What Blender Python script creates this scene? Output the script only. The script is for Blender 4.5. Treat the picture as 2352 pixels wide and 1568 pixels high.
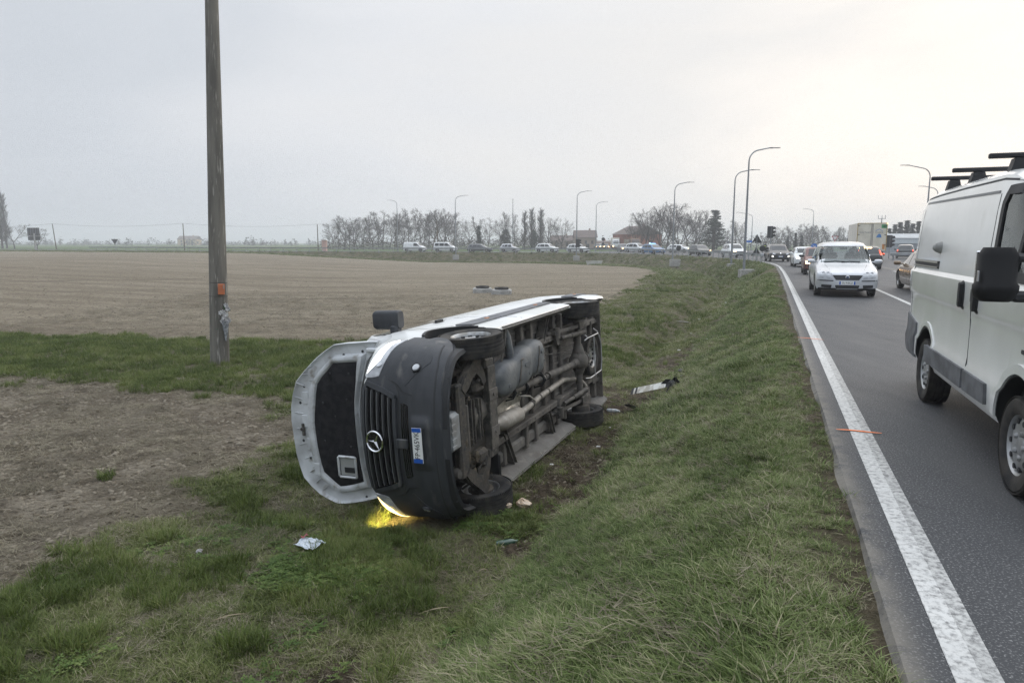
import bpy, math, random
import numpy as np
from mathutils import Vector, Matrix, Euler
from mathutils.bvhtree import BVHTree

for _o in list(bpy.data.objects):
    bpy.data.objects.remove(_o)
SC = bpy.context.scene
COL = SC.collection
RAD = math.radians

# ------------------------------------------------------------------ camera
HC = 1.72                     # eye height above the road
PITCH = math.atan(227 / 1568)
cam_d = bpy.data.cameras.new('camera'); cam = bpy.data.objects.new('camera', cam_d)
COL.objects.link(cam)
cam.location = (0, 0, HC)
cam.rotation_euler = (math.pi / 2 - PITCH, 0, 0)
cam_d.lens = 24; cam_d.sensor_width = 36; cam_d.clip_start = 0.05; cam_d.clip_end = 12000
SC.camera = cam

# ------------------------------------------------------------------ sky
SUN_AZ, SUN_EL = RAD(44), RAD(9)       # azimuth to the right of the view axis (+Y)
sund = Vector((math.sin(SUN_AZ) * math.cos(SUN_EL), math.cos(SUN_AZ) * math.cos(SUN_EL), math.sin(SUN_EL)))
W = bpy.data.worlds.new('World'); SC.world = W; W.use_nodes = True
nt = W.node_tree; nt.nodes.clear()
def N(t, **kw):
    n = nt.nodes.new(t)
    for k, v in kw.items(): setattr(n, k, v)
    return n
out = N('ShaderNodeOutputWorld'); bg = N('ShaderNodeBackground'); bg.inputs[1].default_value = 0.92
sky = N('ShaderNodeTexSky', sky_type='NISHITA'); sky.sun_disc = False
sky.sun_elevation = SUN_EL; sky.sun_rotation = SUN_AZ; sky.dust_density = 3.0
bg2 = N('ShaderNodeBackground'); bg2.inputs[1].default_value = 0.05
tc = N('ShaderNodeTexCoord')
dot = N('ShaderNodeVectorMath', operation='DOT_PRODUCT'); dot.inputs[1].default_value = sund
nt.links.new(tc.outputs['Generated'], dot.inputs[0])
mr = N('ShaderNodeMapRange'); mr.inputs[1].default_value = -1; mr.inputs[2].default_value = 1
nt.links.new(dot.outputs['Value'], mr.inputs[0])
# overcast deck: cool grey away from the sun, cream where the low sun stands behind the cloud
rp = N('ShaderNodeValToRGB'); cr = rp.color_ramp
stops = [(0.0, (0.44, 0.475, 0.535)), (0.45, (0.505, 0.545, 0.60)), (0.66, (0.605, 0.64, 0.69)), (0.82, (0.74, 0.755, 0.785)),
         (0.93, (0.81, 0.80, 0.79)), (1.0, (0.96, 0.915, 0.865))]
cr.elements[0].position = 0; cr.elements[0].color = (*stops[0][1], 1)
cr.elements[1].position = 1; cr.elements[1].color = (*stops[-1][1], 1)
for p_, c_ in stops[1:-1]:
    e = cr.elements.new(p_); e.color = (*c_, 1)
mpn = N('ShaderNodeMapping'); mpn.inputs['Scale'].default_value = (1.0, 1.0, 3.2)
nt.links.new(tc.outputs['Generated'], mpn.inputs[0])
nz = N('ShaderNodeTexNoise'); nz.inputs['Scale'].default_value = 1.9; nz.inputs['Detail'].default_value = 5; nz.inputs['Roughness'].default_value = 0.5
nz.inputs['Distortion'].default_value = 0.35
nt.links.new(mpn.outputs[0], nz.inputs['Vector'])
ma = N('ShaderNodeMath', operation='MULTIPLY_ADD'); ma.inputs[1].default_value = 0.34; ma.inputs[2].default_value = -0.17
nt.links.new(nz.outputs[0], ma.inputs[0])
ad = N('ShaderNodeMath', operation='ADD')
nt.links.new(mr.outputs[0], ad.inputs[0]); nt.links.new(ma.outputs[0], ad.inputs[1])
nt.links.new(ad.outputs[0], rp.inputs[0])
# an overcast deck is brighter overhead than at the horizon
sep = N('ShaderNodeSeparateXYZ'); nt.links.new(tc.outputs['Generated'], sep.inputs[0])
zr = N('ShaderNodeMapRange'); zr.interpolation_type = 'SMOOTHSTEP'; zr.inputs[1].default_value = .25; zr.inputs[2].default_value = 1.0; zr.inputs[3].default_value = 1.0; zr.inputs[4].default_value = 3.0
nt.links.new(sep.outputs[2], zr.inputs[0])
vm = N('ShaderNodeVectorMath', operation='SCALE'); nt.links.new(rp.outputs[0], vm.inputs[0]); nt.links.new(zr.outputs[0], vm.inputs['Scale'])
nt.links.new(vm.outputs[0], bg.inputs[0]); nt.links.new(sky.outputs[0], bg2.inputs[0])
ash = N('ShaderNodeMixShader'); ash.inputs[0].default_value = 0.93
nt.links.new(bg2.outputs[0], ash.inputs[1]); nt.links.new(bg.outputs[0], ash.inputs[2]); nt.links.new(ash.outputs[0], out.inputs[0])

# ------------------------------------------------------------------ sun behind the cloud
sl = bpy.data.lights.new('sun', 'SUN'); so = bpy.data.objects.new('sun', sl); COL.objects.link(so)
sl.energy = 0.5; sl.angle = RAD(35); sl.color = (1.0, 0.93, 0.84)
so.rotation_euler = (-sund).to_track_quat('-Z', 'Y').to_euler()

vs = SC.view_settings
vs.view_transform = 'Standard'; vs.look = 'None'; vs.gamma = 1; vs.exposure = 0.32; vs.use_curve_mapping = False
SC.cycles.use_denoising = True; SC.cycles.denoiser = 'OPENIMAGEDENOISE'; SC.cycles.denoising_input_passes = 'RGB_ALBEDO_NORMAL'; SC.cycles.denoising_prefilter = 'NONE'; SC.cycles.use_adaptive_sampling = False
SC.cycles.max_bounces = 6; SC.cycles.diffuse_bounces = 2; SC.cycles.glossy_bounces = 3; SC.cycles.transparent_max_bounces = 12
SC.cycles.transmission_bounces = 4; SC.cycles.volume_bounces = 3
SC.cycles.sample_clamp_indirect = 4.0

# ------------------------------------------------------------------ materials
MATS = {}
def mat(name, col, rough=0.6, metal=0.0, var=None, vscale=3.0, vdet=5, vlo=0.4, vhi=0.6, bump=0.0, bscale=20.0, coat=0.0, spec=0.5,
        emit=None, estr=0.0, world=False, ani=(1, 1, 1), var2=None, v2scale=30.0, v2lo=0.5, v2hi=0.7):
    if name in MATS: return MATS[name]
    m = bpy.data.materials.new(name); m.use_nodes = True; t = m.node_tree
    b = t.nodes['Principled BSDF']
    b.inputs['Base Color'].default_value = (*col, 1); b.inputs['Roughness'].default_value = rough
    b.inputs['Metallic'].default_value = metal; b.inputs['Coat Weight'].default_value = coat
    b.inputs['Coat Roughness'].default_value = 0.08
    b.inputs['Specular IOR Level'].default_value = spec
    if emit:
        b.inputs['Emission Color'].default_value = (*emit, 1); b.inputs['Emission Strength'].default_value = estr
    vec = None
    if var or bump or var2:
        if world:
            g = t.nodes.new('ShaderNodeNewGeometry'); vo = g.outputs['Position']
        else:
            g = t.nodes.new('ShaderNodeTexCoord'); vo = g.outputs['Object']
        mp = t.nodes.new('ShaderNodeMapping'); mp.inputs['Scale'].default_value = ani
        t.links.new(vo, mp.inputs[0]); vec = mp.outputs[0]
    cur = None
    for vc, sc_, lo, hi in ((var, vscale, vlo, vhi), (var2, v2scale, v2lo, v2hi)):
        if not vc: continue
        n = t.nodes.new('ShaderNodeTexNoise'); n.inputs['Scale'].default_value = sc_; n.inputs['Detail'].default_value = vdet
        t.links.new(vec, n.inputs['Vector'])
        r = t.nodes.new('ShaderNodeMapRange'); r.inputs[1].default_value = lo; r.inputs[2].default_value = hi
        t.links.new(n.outputs[0], r.inputs[0])
        mx = t.nodes.new('ShaderNodeMix'); mx.data_type = 'RGBA'
        t.links.new(r.outputs[0], mx.inputs[0])
        if cur is None: mx.inputs[6].default_value = (*col, 1)
        else: t.links.new(cur, mx.inputs[6])
        mx.inputs[7].default_value = (*vc, 1); cur = mx.outputs[2]
    if cur: t.links.new(cur, b.inputs['Base Color'])
    if bump:
        n = t.nodes.new('ShaderNodeTexNoise'); n.inputs['Scale'].default_value = bscale; n.inputs['Detail'].default_value = 4
        t.links.new(vec, n.inputs['Vector'])
        bp = t.nodes.new('ShaderNodeBump'); bp.inputs['Strength'].default_value = bump; bp.inputs['Distance'].default_value = 0.02
        t.links.new(n.outputs[0], bp.inputs['Height']); t.links.new(bp.outputs[0], b.inputs['Normal'])
    MATS[name] = m
    return m

def glass_mat(name, tint=(0.75, 0.8, 0.8), trans=0.6):
    """window glass: clear film that lets the cabin show and mirrors the sky at grazing angles"""
    if name in MATS: return MATS[name]
    m = bpy.data.materials.new(name); m.use_nodes = True; t = m.node_tree; t.nodes.clear()
    o = t.nodes.new('ShaderNodeOutputMaterial'); tr = t.nodes.new('ShaderNodeBsdfTransparent'); tr.inputs[0].default_value = (*[c * trans for c in tint], 1)
    gl = t.nodes.new('ShaderNodeBsdfGlossy'); gl.inputs['Roughness'].default_value = 0.02; gl.inputs[0].default_value = (0.9, 0.95, 0.95, 1)
    fr = t.nodes.new('ShaderNodeFresnel'); fr.inputs[0].default_value = 1.65
    mx = t.nodes.new('ShaderNodeMixShader')
    t.links.new(fr.outputs[0], mx.inputs[0]); t.links.new(tr.outputs[0], mx.inputs[1]); t.links.new(gl.outputs[0], mx.inputs[2])
    t.links.new(mx.outputs[0], o.inputs[0]); MATS[name] = m
    return m

# ------------------------------------------------------------------ mesh helpers
class MB:
    def __init__(s): s.v = []; s.f = []; s.m = []; s.mi = 0
    def add(s, vs, fs, M=None):
        k = len(s.v)
        if M is not None: vs = [M @ Vector(p) for p in vs]
        s.v += [tuple(p) for p in vs]; s.f += [tuple(i + k for i in f) for f in fs]; s.m += [s.mi] * len(fs)
        return s
    def box(s, c, d, b=0.0, M=None, rot=None):
        hx, hy, hz = d[0] / 2, d[1] / 2, d[2] / 2
        T = Matrix.Translation(c)
        if rot is not None: T = T @ Euler(rot).to_matrix().to_4x4()
        if M is not None: T = M @ T
        if b <= 0:
            vs = [(x * hx, y * hy, z * hz) for x in (-1, 1) for y in (-1, 1) for z in (-1, 1)]
            fs = [(0, 1, 3, 2), (4, 6, 7, 5), (0, 4, 5, 1), (2, 3, 7, 6), (0, 2, 6, 4), (1, 5, 7, 3)]
            return s.add(vs, fs, T)
        b = min(b, hx * .98, hy * .98, hz * .98); vs = []; ix = {}
        for x in (-1, 1):
            for y in (-1, 1):
                for z in (-1, 1):
                    ix[x, y, z] = len(vs)
                    vs += [(x * hx, y * (hy - b), z * (hz - b)), (x * (hx - b), y * hy, z * (hz - b)), (x * (hx - b), y * (hy - b), z * hz)]
        fs = []
        def q(a, flip): fs.append(tuple(reversed(a)) if flip else tuple(a))
        for x in (-1, 1): q([ix[x, -1, -1], ix[x, 1, -1], ix[x, 1, 1], ix[x, -1, 1]], x < 0)
        for y in (-1, 1): q([ix[-1, y, -1] + 1, ix[-1, y, 1] + 1, ix[1, y, 1] + 1, ix[1, y, -1] + 1], y < 0)
        for z in (-1, 1): q([ix[-1, -1, z] + 2, ix[1, -1, z] + 2, ix[1, 1, z] + 2, ix[-1, 1, z] + 2], z < 0)
        for x in (-1, 1):
            for y in (-1, 1): q([ix[x, y, -1], ix[x, y, -1] + 1, ix[x, y, 1] + 1, ix[x, y, 1]], x * y < 0)
        for x in (-1, 1):
            for z in (-1, 1): q([ix[x, -1, z], ix[x, 1, z], ix[x, 1, z] + 2, ix[x, -1, z] + 2], x * z < 0)
        for y in (-1, 1):
            for z in (-1, 1): q([ix[-1, y, z] + 1, ix[-1, y, z] + 2, ix[1, y, z] + 2, ix[1, y, z] + 1], y * z < 0)
        for x in (-1, 1):
            for y in (-1, 1):
                for z in (-1, 1): k = ix[x, y, z]; q([k, k + 1, k + 2], x * y * z < 0)
        return s.add(vs, fs, T)
    def tube(s, path, r, n=8, caps=True, M=None, flat=None):
        P = [Vector(p) for p in path]; L = len(P)
        rr = r if isinstance(r, (list, tuple)) else [r] * L
        vs = []; fs = []; up = None
        for i in range(L):
            t = (P[min(i + 1, L - 1)] - P[max(i - 1, 0)]).normalized()
            if up is None: up = Vector((0, 0, 1)) if abs(t.z) < .9 else Vector((1, 0, 0))
            a = t.cross(up).normalized(); bb = a.cross(t).normalized(); up = bb
            for k in range(n):
                th = 2 * math.pi * k / n + (math.pi / n)
                ca, sb = math.cos(th), math.sin(th)
                if flat: sb *= flat
                vs.append(P[i] + (a * ca + bb * sb) * rr[i])
        for i in range(L - 1):
            for k in range(n):
                k2 = (k + 1) % n
                fs.append((i * n + k, i * n + k2, (i + 1) * n + k2, (i + 1) * n + k))
        if caps: fs.append(tuple(reversed(range(n)))); fs.append(tuple((L - 1) * n + k for k in range(n)))
        return s.add(vs, fs, M)
    def lathe(s, prof, n=24, M=None, close=False):
        """prof: (radius, height) along local Z"""
        vs = []; fs = []; L = len(prof)
        for (r, h) in prof:
            for k in range(n):
                th = 2 * math.pi * k / n; vs.append((r * math.cos(th), r * math.sin(th), h))
        for i in range(L if close else L - 1):
            j = (i + 1) % L
            for k in range(n):
                k2 = (k + 1) % n; fs.append((i * n + k, i * n + k2, j * n + k2, j * n + k))
        if not close:
            if prof[0][0] > 1e-5: fs.append(tuple(reversed(range(n))))
            if prof[-1][0] > 1e-5: fs.append(tuple((L - 1) * n + k for k in range(n)))
        return s.add(vs, fs, M)
    def prism(s, poly, h0, h1, M=None, inset=0):
        """poly in local XY, extruded along Z from h0 to h1"""
        n = len(poly); vs = [(x, y, h0) for x, y in poly] + [(x, y, h1) for x, y in poly]
        a = sum(poly[i][0] * poly[(i + 1) % n][1] - poly[(i + 1) % n][0] * poly[i][1] for i in range(n))
        fs = [tuple(reversed(range(n))), tuple(range(n, 2 * n))] + [(i, (i + 1) % n, n + (i + 1) % n, n + i) for i in range(n)]
        if a < 0: fs = [tuple(reversed(f)) for f in fs]
        return s.add(vs, fs, M)
    def grid(s, rows, closeu=False, M=None):
        nr, nc = len(rows), len(rows[0]); vs = [p for r in rows for p in r]; fs = []
        for i in range(nr - 1):
            for j in range(nc if closeu else nc - 1):
                j2 = (j + 1) % nc; fs.append((i * nc + j, i * nc + j2, (i + 1) * nc + j2, (i + 1) * nc + j))
        return s.add(vs, fs, M)
    def mesh(s, name, mats, smooth=35):
        me = bpy.data.meshes.new(name); me.from_pydata(s.v, [], s.f)
        for m in (mats if isinstance(mats, (list, tuple)) else [mats]): me.materials.append(m)
        if any(s.m): me.polygons.foreach_set('material_index', s.m)
        if smooth:
            me.polygons.foreach_set('use_smooth', [True] * len(me.polygons)); me.set_sharp_from_angle(angle=RAD(smooth))
        me.update(); return me
    def build(s, name, mats, parent=None, smooth=35, **kw):
        return link(name, s.mesh(name, mats, smooth), parent, **kw)

def link(name, me, parent=None, loc=None, rot=None, mw=None):
    o = bpy.data.objects.new(name, me); COL.objects.link(o)
    if parent is not None: o.parent = parent
    if mw is not None: o.matrix_local = mw
    if loc is not None: o.location = loc
    if rot is not None: o.rotation_euler = rot
    return o
def empty(name, loc=(0, 0, 0), rz=0.0, parent=None):
    o = bpy.data.objects.new(name, None); COL.objects.link(o); o.location = loc; o.rotation_euler = (0, 0, rz)
    if parent is not None: o.parent = parent
    return o
def tag(o, label=None, cat=None, group=None, kind=None):
    if label: o['label'] = label
    if cat: o['category'] = cat
    if group: o['group'] = group
    if kind: o['kind'] = kind
    return o
def copy_tree(o, parent=None):
    kids = [c for c in o.children]
    c = o.copy(); COL.objects.link(c); c.parent = parent
    for k in kids: copy_tree(k, c)
    return c
def lerp(a, b, t): return a + (b - a) * t
def interp(pts, x):
    if x <= pts[0][0]: return pts[0][1]
    for (a, b), (c, d) in zip(pts, pts[1:]):
        if x <= c: return b + (d - b) * (x - a) / (c - a)
    return pts[-1][1]
def sinterp(pts, x):
    """smooth (Catmull-Rom) interpolation of a profile"""
    n = len(pts)
    if x <= pts[0][0]: return pts[0][1]
    if x >= pts[-1][0]: return pts[-1][1]
    for i in range(n - 1):
        if x <= pts[i + 1][0]:
            x0, y0 = pts[i]; x1, y1 = pts[i + 1]; h = x1 - x0; t = (x - x0) / h
            m0 = (y1 - pts[i - 1][1]) / (x1 - pts[i - 1][0]) if i > 0 else (y1 - y0) / h
            m1 = (pts[i + 2][1] - y0) / (pts[i + 2][0] - x0) if i + 2 < n else (y1 - y0) / h
            sl_ = (y1 - y0) / h
            if sl_ == 0: m0 = m1 = 0
            else:
                m0 = max(min(m0 / sl_, 3), 0) * sl_; m1 = max(min(m1 / sl_, 3), 0) * sl_
            t2, t3 = t * t, t * t * t
            return (2 * t3 - 3 * t2 + 1) * y0 + (t3 - 2 * t2 + t) * h * m0 + (-2 * t3 + 3 * t2) * y1 + (t3 - t2) * h * m1
def AX(axis, loc=(0, 0, 0)):
    """matrix that turns local Z onto the given axis"""
    return Matrix.Translation(loc) @ Vector(axis).to_track_quat('Z', 'Y').to_matrix().to_4x4()

def boolean(me, cutters):
    """subtract cutter meshes (their faces take material slot 1)"""
    o = bpy.data.objects.new('tmp', me); COL.objects.link(o); tmp = []
    for c in cutters:
        c.polygons.foreach_set('material_index', [1] * len(c.polygons))
        co = bpy.data.objects.new('tmpc', c); COL.objects.link(co); tmp.append(co)
        md = o.modifiers.new('b', 'BOOLEAN'); md.operation = 'DIFFERENCE'; md.solver = 'EXACT'; md.object = co
    dg = bpy.context.evaluated_depsgraph_get(); dg.update()
    res = bpy.data.meshes.new_from_object(o.evaluated_get(dg))
    for t_ in [o] + tmp: bpy.data.objects.remove(t_)
    for c in cutters: bpy.data.meshes.remove(c)
    res.polygons.foreach_set('use_smooth', [True] * len(res.polygons)); res.set_sharp_from_angle(angle=RAD(32))
    return res
def bvh_of(me): return BVHTree.FromPolygons([v.co.copy() for v in me.vertices], [tuple(p.vertices) for p in me.polygons])

# rays for laying trim onto a body; a, b are the two coordinates of the view they are drawn in
def side_ray(sgn): return lambda a, b: (Vector((a, sgn * 6, b)), Vector((0, -sgn, 0)))
def front_ray(a, b): return Vector((9, a, b)), Vector((-1, 0, 0))
def rear_ray(a, b): return Vector((-9, a, b)), Vector((1, 0, 0))
def polar_ray(cx):
    def f(a, b):
        d = Vector((math.cos(RAD(a)), math.sin(RAD(a)), 0)); return Vector((cx, 0, b)) + d * 9, -d
    return f
def top_ray(a, b): return Vector((a, b, 9)), Vector((0, 0, -1))
def patch(bvh, ray, corners, off=0.004, thick=0.006, nu=6, nv=5, rnd=0.0, mb=None, bulge=0.0):
    """a panel moulded onto the body under it: corners bl, br, tr, tl in the view plane"""
    mb = mb or MB(); (A, B, C, D) = corners; top = []; bot = []; sgn = 1
    for j in range(nv + 1):
        rt = []; rb = []
        for i in range(nu + 1):
            s, t = 2 * i / nu - 1, 2 * j / nv - 1
            if rnd: s, t = s * math.sqrt(1 - rnd * t * t / 2), t * math.sqrt(1 - rnd * s * s / 2)
            u, v = (s + 1) / 2, (t + 1) / 2
            a = (A[0] * (1 - u) + B[0] * u) * (1 - v) + (D[0] * (1 - u) + C[0] * u) * v
            b = (A[1] * (1 - u) + B[1] * u) * (1 - v) + (D[1] * (1 - u) + C[1] * u) * v
            o, d = ray(a, b); h = bvh.ray_cast(o, d)[0]
            if h is None: h = bvh.find_nearest(o + d * (o.length * .8))[0]
            bl = bulge * (1 - (2 * i / nu - 1) ** 2) * (1 - (2 * j / nv - 1) ** 2)
            rt.append(h - d * (off + thick + bl)); rb.append(h + d * 0.012)
        top.append(rt); bot.append(rb)
    e1 = top[0][1] - top[0][0]; e2 = top[1][0] - top[0][0]
    o, d = ray(*A); flip = e1.cross(e2).dot(-d) < 0
    nr, nc = nv + 1, nu + 1; vs = [p for r in top for p in r]; fs = []
    for j in range(nv):
        for i in range(nu): fs.append((j * nc + i, j * nc + i + 1, (j + 1) * nc + i + 1, (j + 1) * nc + i))
    ring = [(0, i) for i in range(nu)] + [(j, nu) for j in range(nv)] + [(nv, i) for i in range(nu, 0, -1)] + [(j, 0) for j in range(nv, 0, -1)]
    k = len(vs)
    for (j, i) in ring: vs.append(bot[j][i])
    for q_ in range(len(ring)):
        q2 = (q_ + 1) % len(ring)
        fs.append((k + q_, k + q2, ring[q2][0] * nc + ring[q2][1], ring[q_][0] * nc + ring[q_][1]))
    if flip: fs = [tuple(reversed(f)) for f in fs]
    mb.add(vs, fs); return mb
def strip(bvh, ray, pts, w, off=0.003, thick=0.003, mb=None, step=0.08):
    """a thin line (gap, seam, moulding) laid along a polyline on the body"""
    mb = mb or MB(); Q = []
    for (a, b), (c, d) in zip(pts, pts[1:]):
        n = max(1, int(math.hypot(c - a, d - b) / step))
        for i in range(n): Q.append((lerp(a, c, i / n), lerp(b, d, i / n)))
    Q.append(pts[-1]); rows = []
    for i, (a, b) in enumerate(Q):
        p, q_ = Q[max(i - 1, 0)], Q[min(i + 1, len(Q) - 1)]
        tx, ty = q_[0] - p[0], q_[1] - p[1]; l = math.hypot(tx, ty) or 1; nx, ny = -ty / l * w / 2, tx / l * w / 2
        r = []
        for sg, of in ((-1, -0.004), (-1, off + thick), (1, off + thick), (1, -0.004)):
            o, d = ray(a + sg * nx, b + sg * ny); h = bvh.ray_cast(o, d)[0]
            if h is None: h = bvh.find_nearest(o + d * (o.length * .8))[0]
            r.append(h - d * of)
        rows.append(r)
    return mb.grid(rows)
def text_mesh(body, size, mname, m, shear=0.0, sx=1.0):
    cu = bpy.data.curves.new('t', 'FONT'); cu.body = body; cu.size = size; cu.align_x = 'CENTER'; cu.align_y = 'CENTER'; cu.shear = shear
    cu.extrude = 0.0008; cu.resolution_u = 3
    o = bpy.data.objects.new('t', cu); COL.objects.link(o)
    dg = bpy.context.evaluated_depsgraph_get(); me = bpy.data.meshes.new_from_object(o.evaluated_get(dg)); me.name = mname
    bpy.data.objects.remove(o)
    for v in me.vertices: v.co.x *= sx
    me.materials.clear(); me.materials.append(m); return me
def at(u, Y, z=0.0):
    """world point at distance Y whose direction is column u of a 2352-wide frame"""
    dep = Y * math.cos(PITCH) - (z - HC) * math.sin(PITCH)
    return Vector(((u - 1176) / 1568 * dep, Y, z))
# ------------------------------------------------------------------ lie of the land
rng = np.random.default_rng(7)
random.seed(7)
_tab = np.random.default_rng(3).random((256, 256))
def vnoise(x, y):
    xi = np.floor(x).astype(int); yi = np.floor(y).astype(int); fx = x - xi; fy = y - yi
    fx = fx * fx * (3 - 2 * fx); fy = fy * fy * (3 - 2 * fy)
    a = _tab[xi % 256, yi % 256]; b = _tab[(xi + 1) % 256, yi % 256]; c = _tab[xi % 256, (yi + 1) % 256]; d = _tab[(xi + 1) % 256, (yi + 1) % 256]
    return (a * (1 - fx) + b * fx) * (1 - fy) + (c * (1 - fx) + d * fx) * fy
def fbm(x, y, o=3):
    s = 0; a = 1; t = 0
    for k in range(o): s = s + a * vnoise(x * 2 ** k + 17 * k, y * 2 ** k + 31 * k); t += a; a *= .5
    return s / t

RD = np.array([0.350, 0.937]); RN = np.array([0.937, -0.350])
_ctrl = [tuple(RN * .55 + RD * s) for s in (-40, 0, 44)] + [(20.4, 54), (22.3, 62), (23.6, 72), (23.8, 82), (22.8, 92),
         (20.2, 103), (16, 112), (9, 118.5), (0, 123), (-20, 129), (-60, 142), (-135, 172), (-250, 220), (-600, 365), (-1500, 740)]
def catmull(P, step):
    out_ = []; P = [np.array(p, float) for p in P]
    for i in range(len(P) - 1):
        p0 = P[max(i - 1, 0)]; p1 = P[i]; p2 = P[i + 1]; p3 = P[min(i + 2, len(P) - 1)]
        n = max(2, int(np.linalg.norm(p2 - p1) / step))
        for k in range(n):
            t = k / n
            out_.append(.5 * ((2 * p1) + (-p0 + p2) * t + (2 * p0 - 5 * p1 + 4 * p2 - p3) * t * t + (-p0 + 3 * p1 - 3 * p2 + p3) * t ** 3))
    out_.append(P[-1]); return np.array(out_)
EDGE = catmull(_ctrl, 5.0)                      # field-side edge of the asphalt
_seg = EDGE[1:] - EDGE[:-1]; _sl = np.linalg.norm(_seg, axis=1); EARC = np.concatenate([[0], np.cumsum(_sl)])
ENOR = np.stack([_seg[:, 1], -_seg[:, 0]], 1) / _sl[:, None]; ENOR = np.vstack([ENOR, ENOR[-1]])
S0 = EARC[np.argmin(np.linalg.norm(EDGE - RN * .55, axis=1))]
EARC = EARC - S0                                # arc length counted from beside the camera
def edge_sd(x, y):
    """signed distance to the asphalt edge (positive on the road side) and arc position"""
    x = np.atleast_1d(np.asarray(x, float)).ravel(); y = np.atleast_1d(np.asarray(y, float)).ravel()
    D = np.empty(len(x)); S = np.empty(len(x)); A = EDGE[:-1]; L2 = _sl ** 2
    for i in range(0, len(x), 4000):
        px = x[i:i + 4000, None] - A[None, :, 0]; py = y[i:i + 4000, None] - A[None, :, 1]
        t = np.clip((px * _seg[:, 0] + py * _seg[:, 1]) / L2, 0, 1)
        qx = px - t * _seg[:, 0]; qy = py - t * _seg[:, 1]; d2 = qx * qx + qy * qy; k = np.argmin(d2, 1); r = np.arange(len(k))
        sg = _seg[k, 0] * py[r, k] - _seg[k, 1] * px[r, k]
        D[i:i + 4000] = np.sqrt(d2[r, k]) * np.where(sg > 0, -1, 1); S[i:i + 4000] = EARC[k] + t[r, k] * _sl[k]
    return D, S
def on_edge(s, d, z=0.0):
    x = np.interp(s, EARC, EDGE[:, 0]); y = np.interp(s, EARC, EDGE[:, 1])
    nx = np.interp(s, EARC, ENOR[:, 0]); ny = np.interp(s, EARC, ENOR[:, 1]); l = math.hypot(nx, ny)
    return Vector((x + nx / l * d, y + ny / l * d, z))

VAN_M = Matrix(((-0.40054105, -0.05753989, -0.91447036, -0.07327), (-0.9160978, 0.00531046, 0.40091973, 7.28925),
                (-0.01821262, 0.99832908, -0.05483922, -0.22773), (0, 0, 0, 1)))
VAN_I = np.array(VAN_M.inverted())
def van_local(x, y, z): return VAN_I[0, 0] * x + VAN_I[0, 1] * y + VAN_I[0, 2] * z + VAN_I[0, 3], VAN_I[2, 0] * x + VAN_I[2, 1] * y + VAN_I[2, 2] * z + VAN_I[2, 3]

FIELD = [(-70, 24.5), (-30, 22.6), (-16.3, 21.6), (-13.1, 21.7), (-9.5, 21.1), (-6.9, 20.6), (-4.5, 20.3), (-2.5, 22.0), (1.3, 26.5), (4.8, 34.7), (7.4, 43.8), (11.6, 59.9),
         (15.0, 72), (16.4, 82), (15.8, 92), (11.6, 101), (2, 110), (-14, 117), (-24, 120.5), (-60, 133), (-135, 163), (-260, 215), (-400, 275), (-400, 24)]
PATCH = [(-60, 14.6), (-30, 14.3), (-10.8, 14.2), (-9.1, 14.1), (-7.8, 13.6), (-5.7, 13.0), (-4.3, 12.7), (-3.7, 11.2), (-3.4, 9.9), (-3.5, 8.9), (-3.55, 8.0), (-3.8, 7.3),
         (-3.95, 6.7), (-4.3, 6.3), (-4.6, 5.8), (-5.2, 5.2), (-7, 4.2), (-12, 2), (-60, -6)]
def poly_sd(P, x, y):
    P = np.array(P, float); Q = np.roll(P, -1, 0); ins = np.zeros(len(x), bool); dm = np.full(len(x), 1e9)
    for (ax, ay), (bx, by) in zip(P, Q):
        c = ((ay > y) != (by > y)) & (x < (bx - ax) * (y - ay) / ((by - ay) if by != ay else 1e-9) + ax); ins ^= c
        ex, ey = bx - ax, by - ay; t = np.clip(((x - ax) * ex + (y - ay) * ey) / (ex * ex + ey * ey + 1e-9), 0, 1)
        dm = np.minimum(dm, (x - ax - t * ex) ** 2 + (y - ay - t * ey) ** 2)
    return np.sqrt(dm) * np.where(ins, 1, -1)
GOUGES = [(0.6, 8.3, .58), (0.85, 8.95, .5), (0.4, 7.7, .42), (2.1, 12.4, .75), (1.75, 11.9, .6), (2.7, 12.9, .5), (1.15, 9.6, .4), (2.3, 11.6, .45), (3.7, 16.6, .5), (3.95, 17.4, .45), (0.1, 6.35, .25), (1.4, 10.0, .3),
          (1.0, 9.4, .25), (4.4, 17.6, .3), (-1.2, 4.1, .22)]
SKID = [(3.0, 14.3), (3.9, 16.2), (4.9, 18.4), (6.1, 21.2), (7.4, 24.3), (8.9, 27.6), (10.2, 30.6)]
def masks(x, y):
    n = (fbm(x * 1.1, y * 1.1, 4) - .5)
    f = np.clip(.5 + (poly_sd(FIELD, x, y) + n * 2.4) / .6, 0, 1)
    p = np.clip(.5 + (poly_sd(PATCH, x, y) + n * 1.9) / .7, 0, 1)
    g = np.zeros(len(x))
    for (gx, gy, r) in GOUGES:
        r = r * 1.18
        g = np.maximum(g, np.clip(1.5 - (np.hypot(x - gx, (y - gy) * .75) / r + (vnoise(x * 5, y * 5) - .5) * 1.5), 0, 1))
    sd = np.full(len(x), 1e9)
    for (ax, ay), (bx, by) in zip(SKID, SKID[1:]):
        ex, ey = bx - ax, by - ay; t = np.clip(((x - ax) * ex + (y - ay) * ey) / (ex * ex + ey * ey), 0, 1)
        sd = np.minimum(sd, np.hypot(x - ax - t * ex, y - ay - t * ey))
    g = np.maximum(g, np.clip(1.1 - sd / .26 + (vnoise(x * 3, y * 3) - .5) * 1.8, 0, .8))
    return f, p, g
def sstep(a, b, v): t = np.clip((v - a) / (b - a), 0, 1); return t * t * (3 - 2 * t)
def smax(a, b, k): h = np.clip(.5 + .5 * (a - b) / k, 0, 1); return b + (a - b) * h + k * h * (1 - h)
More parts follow.
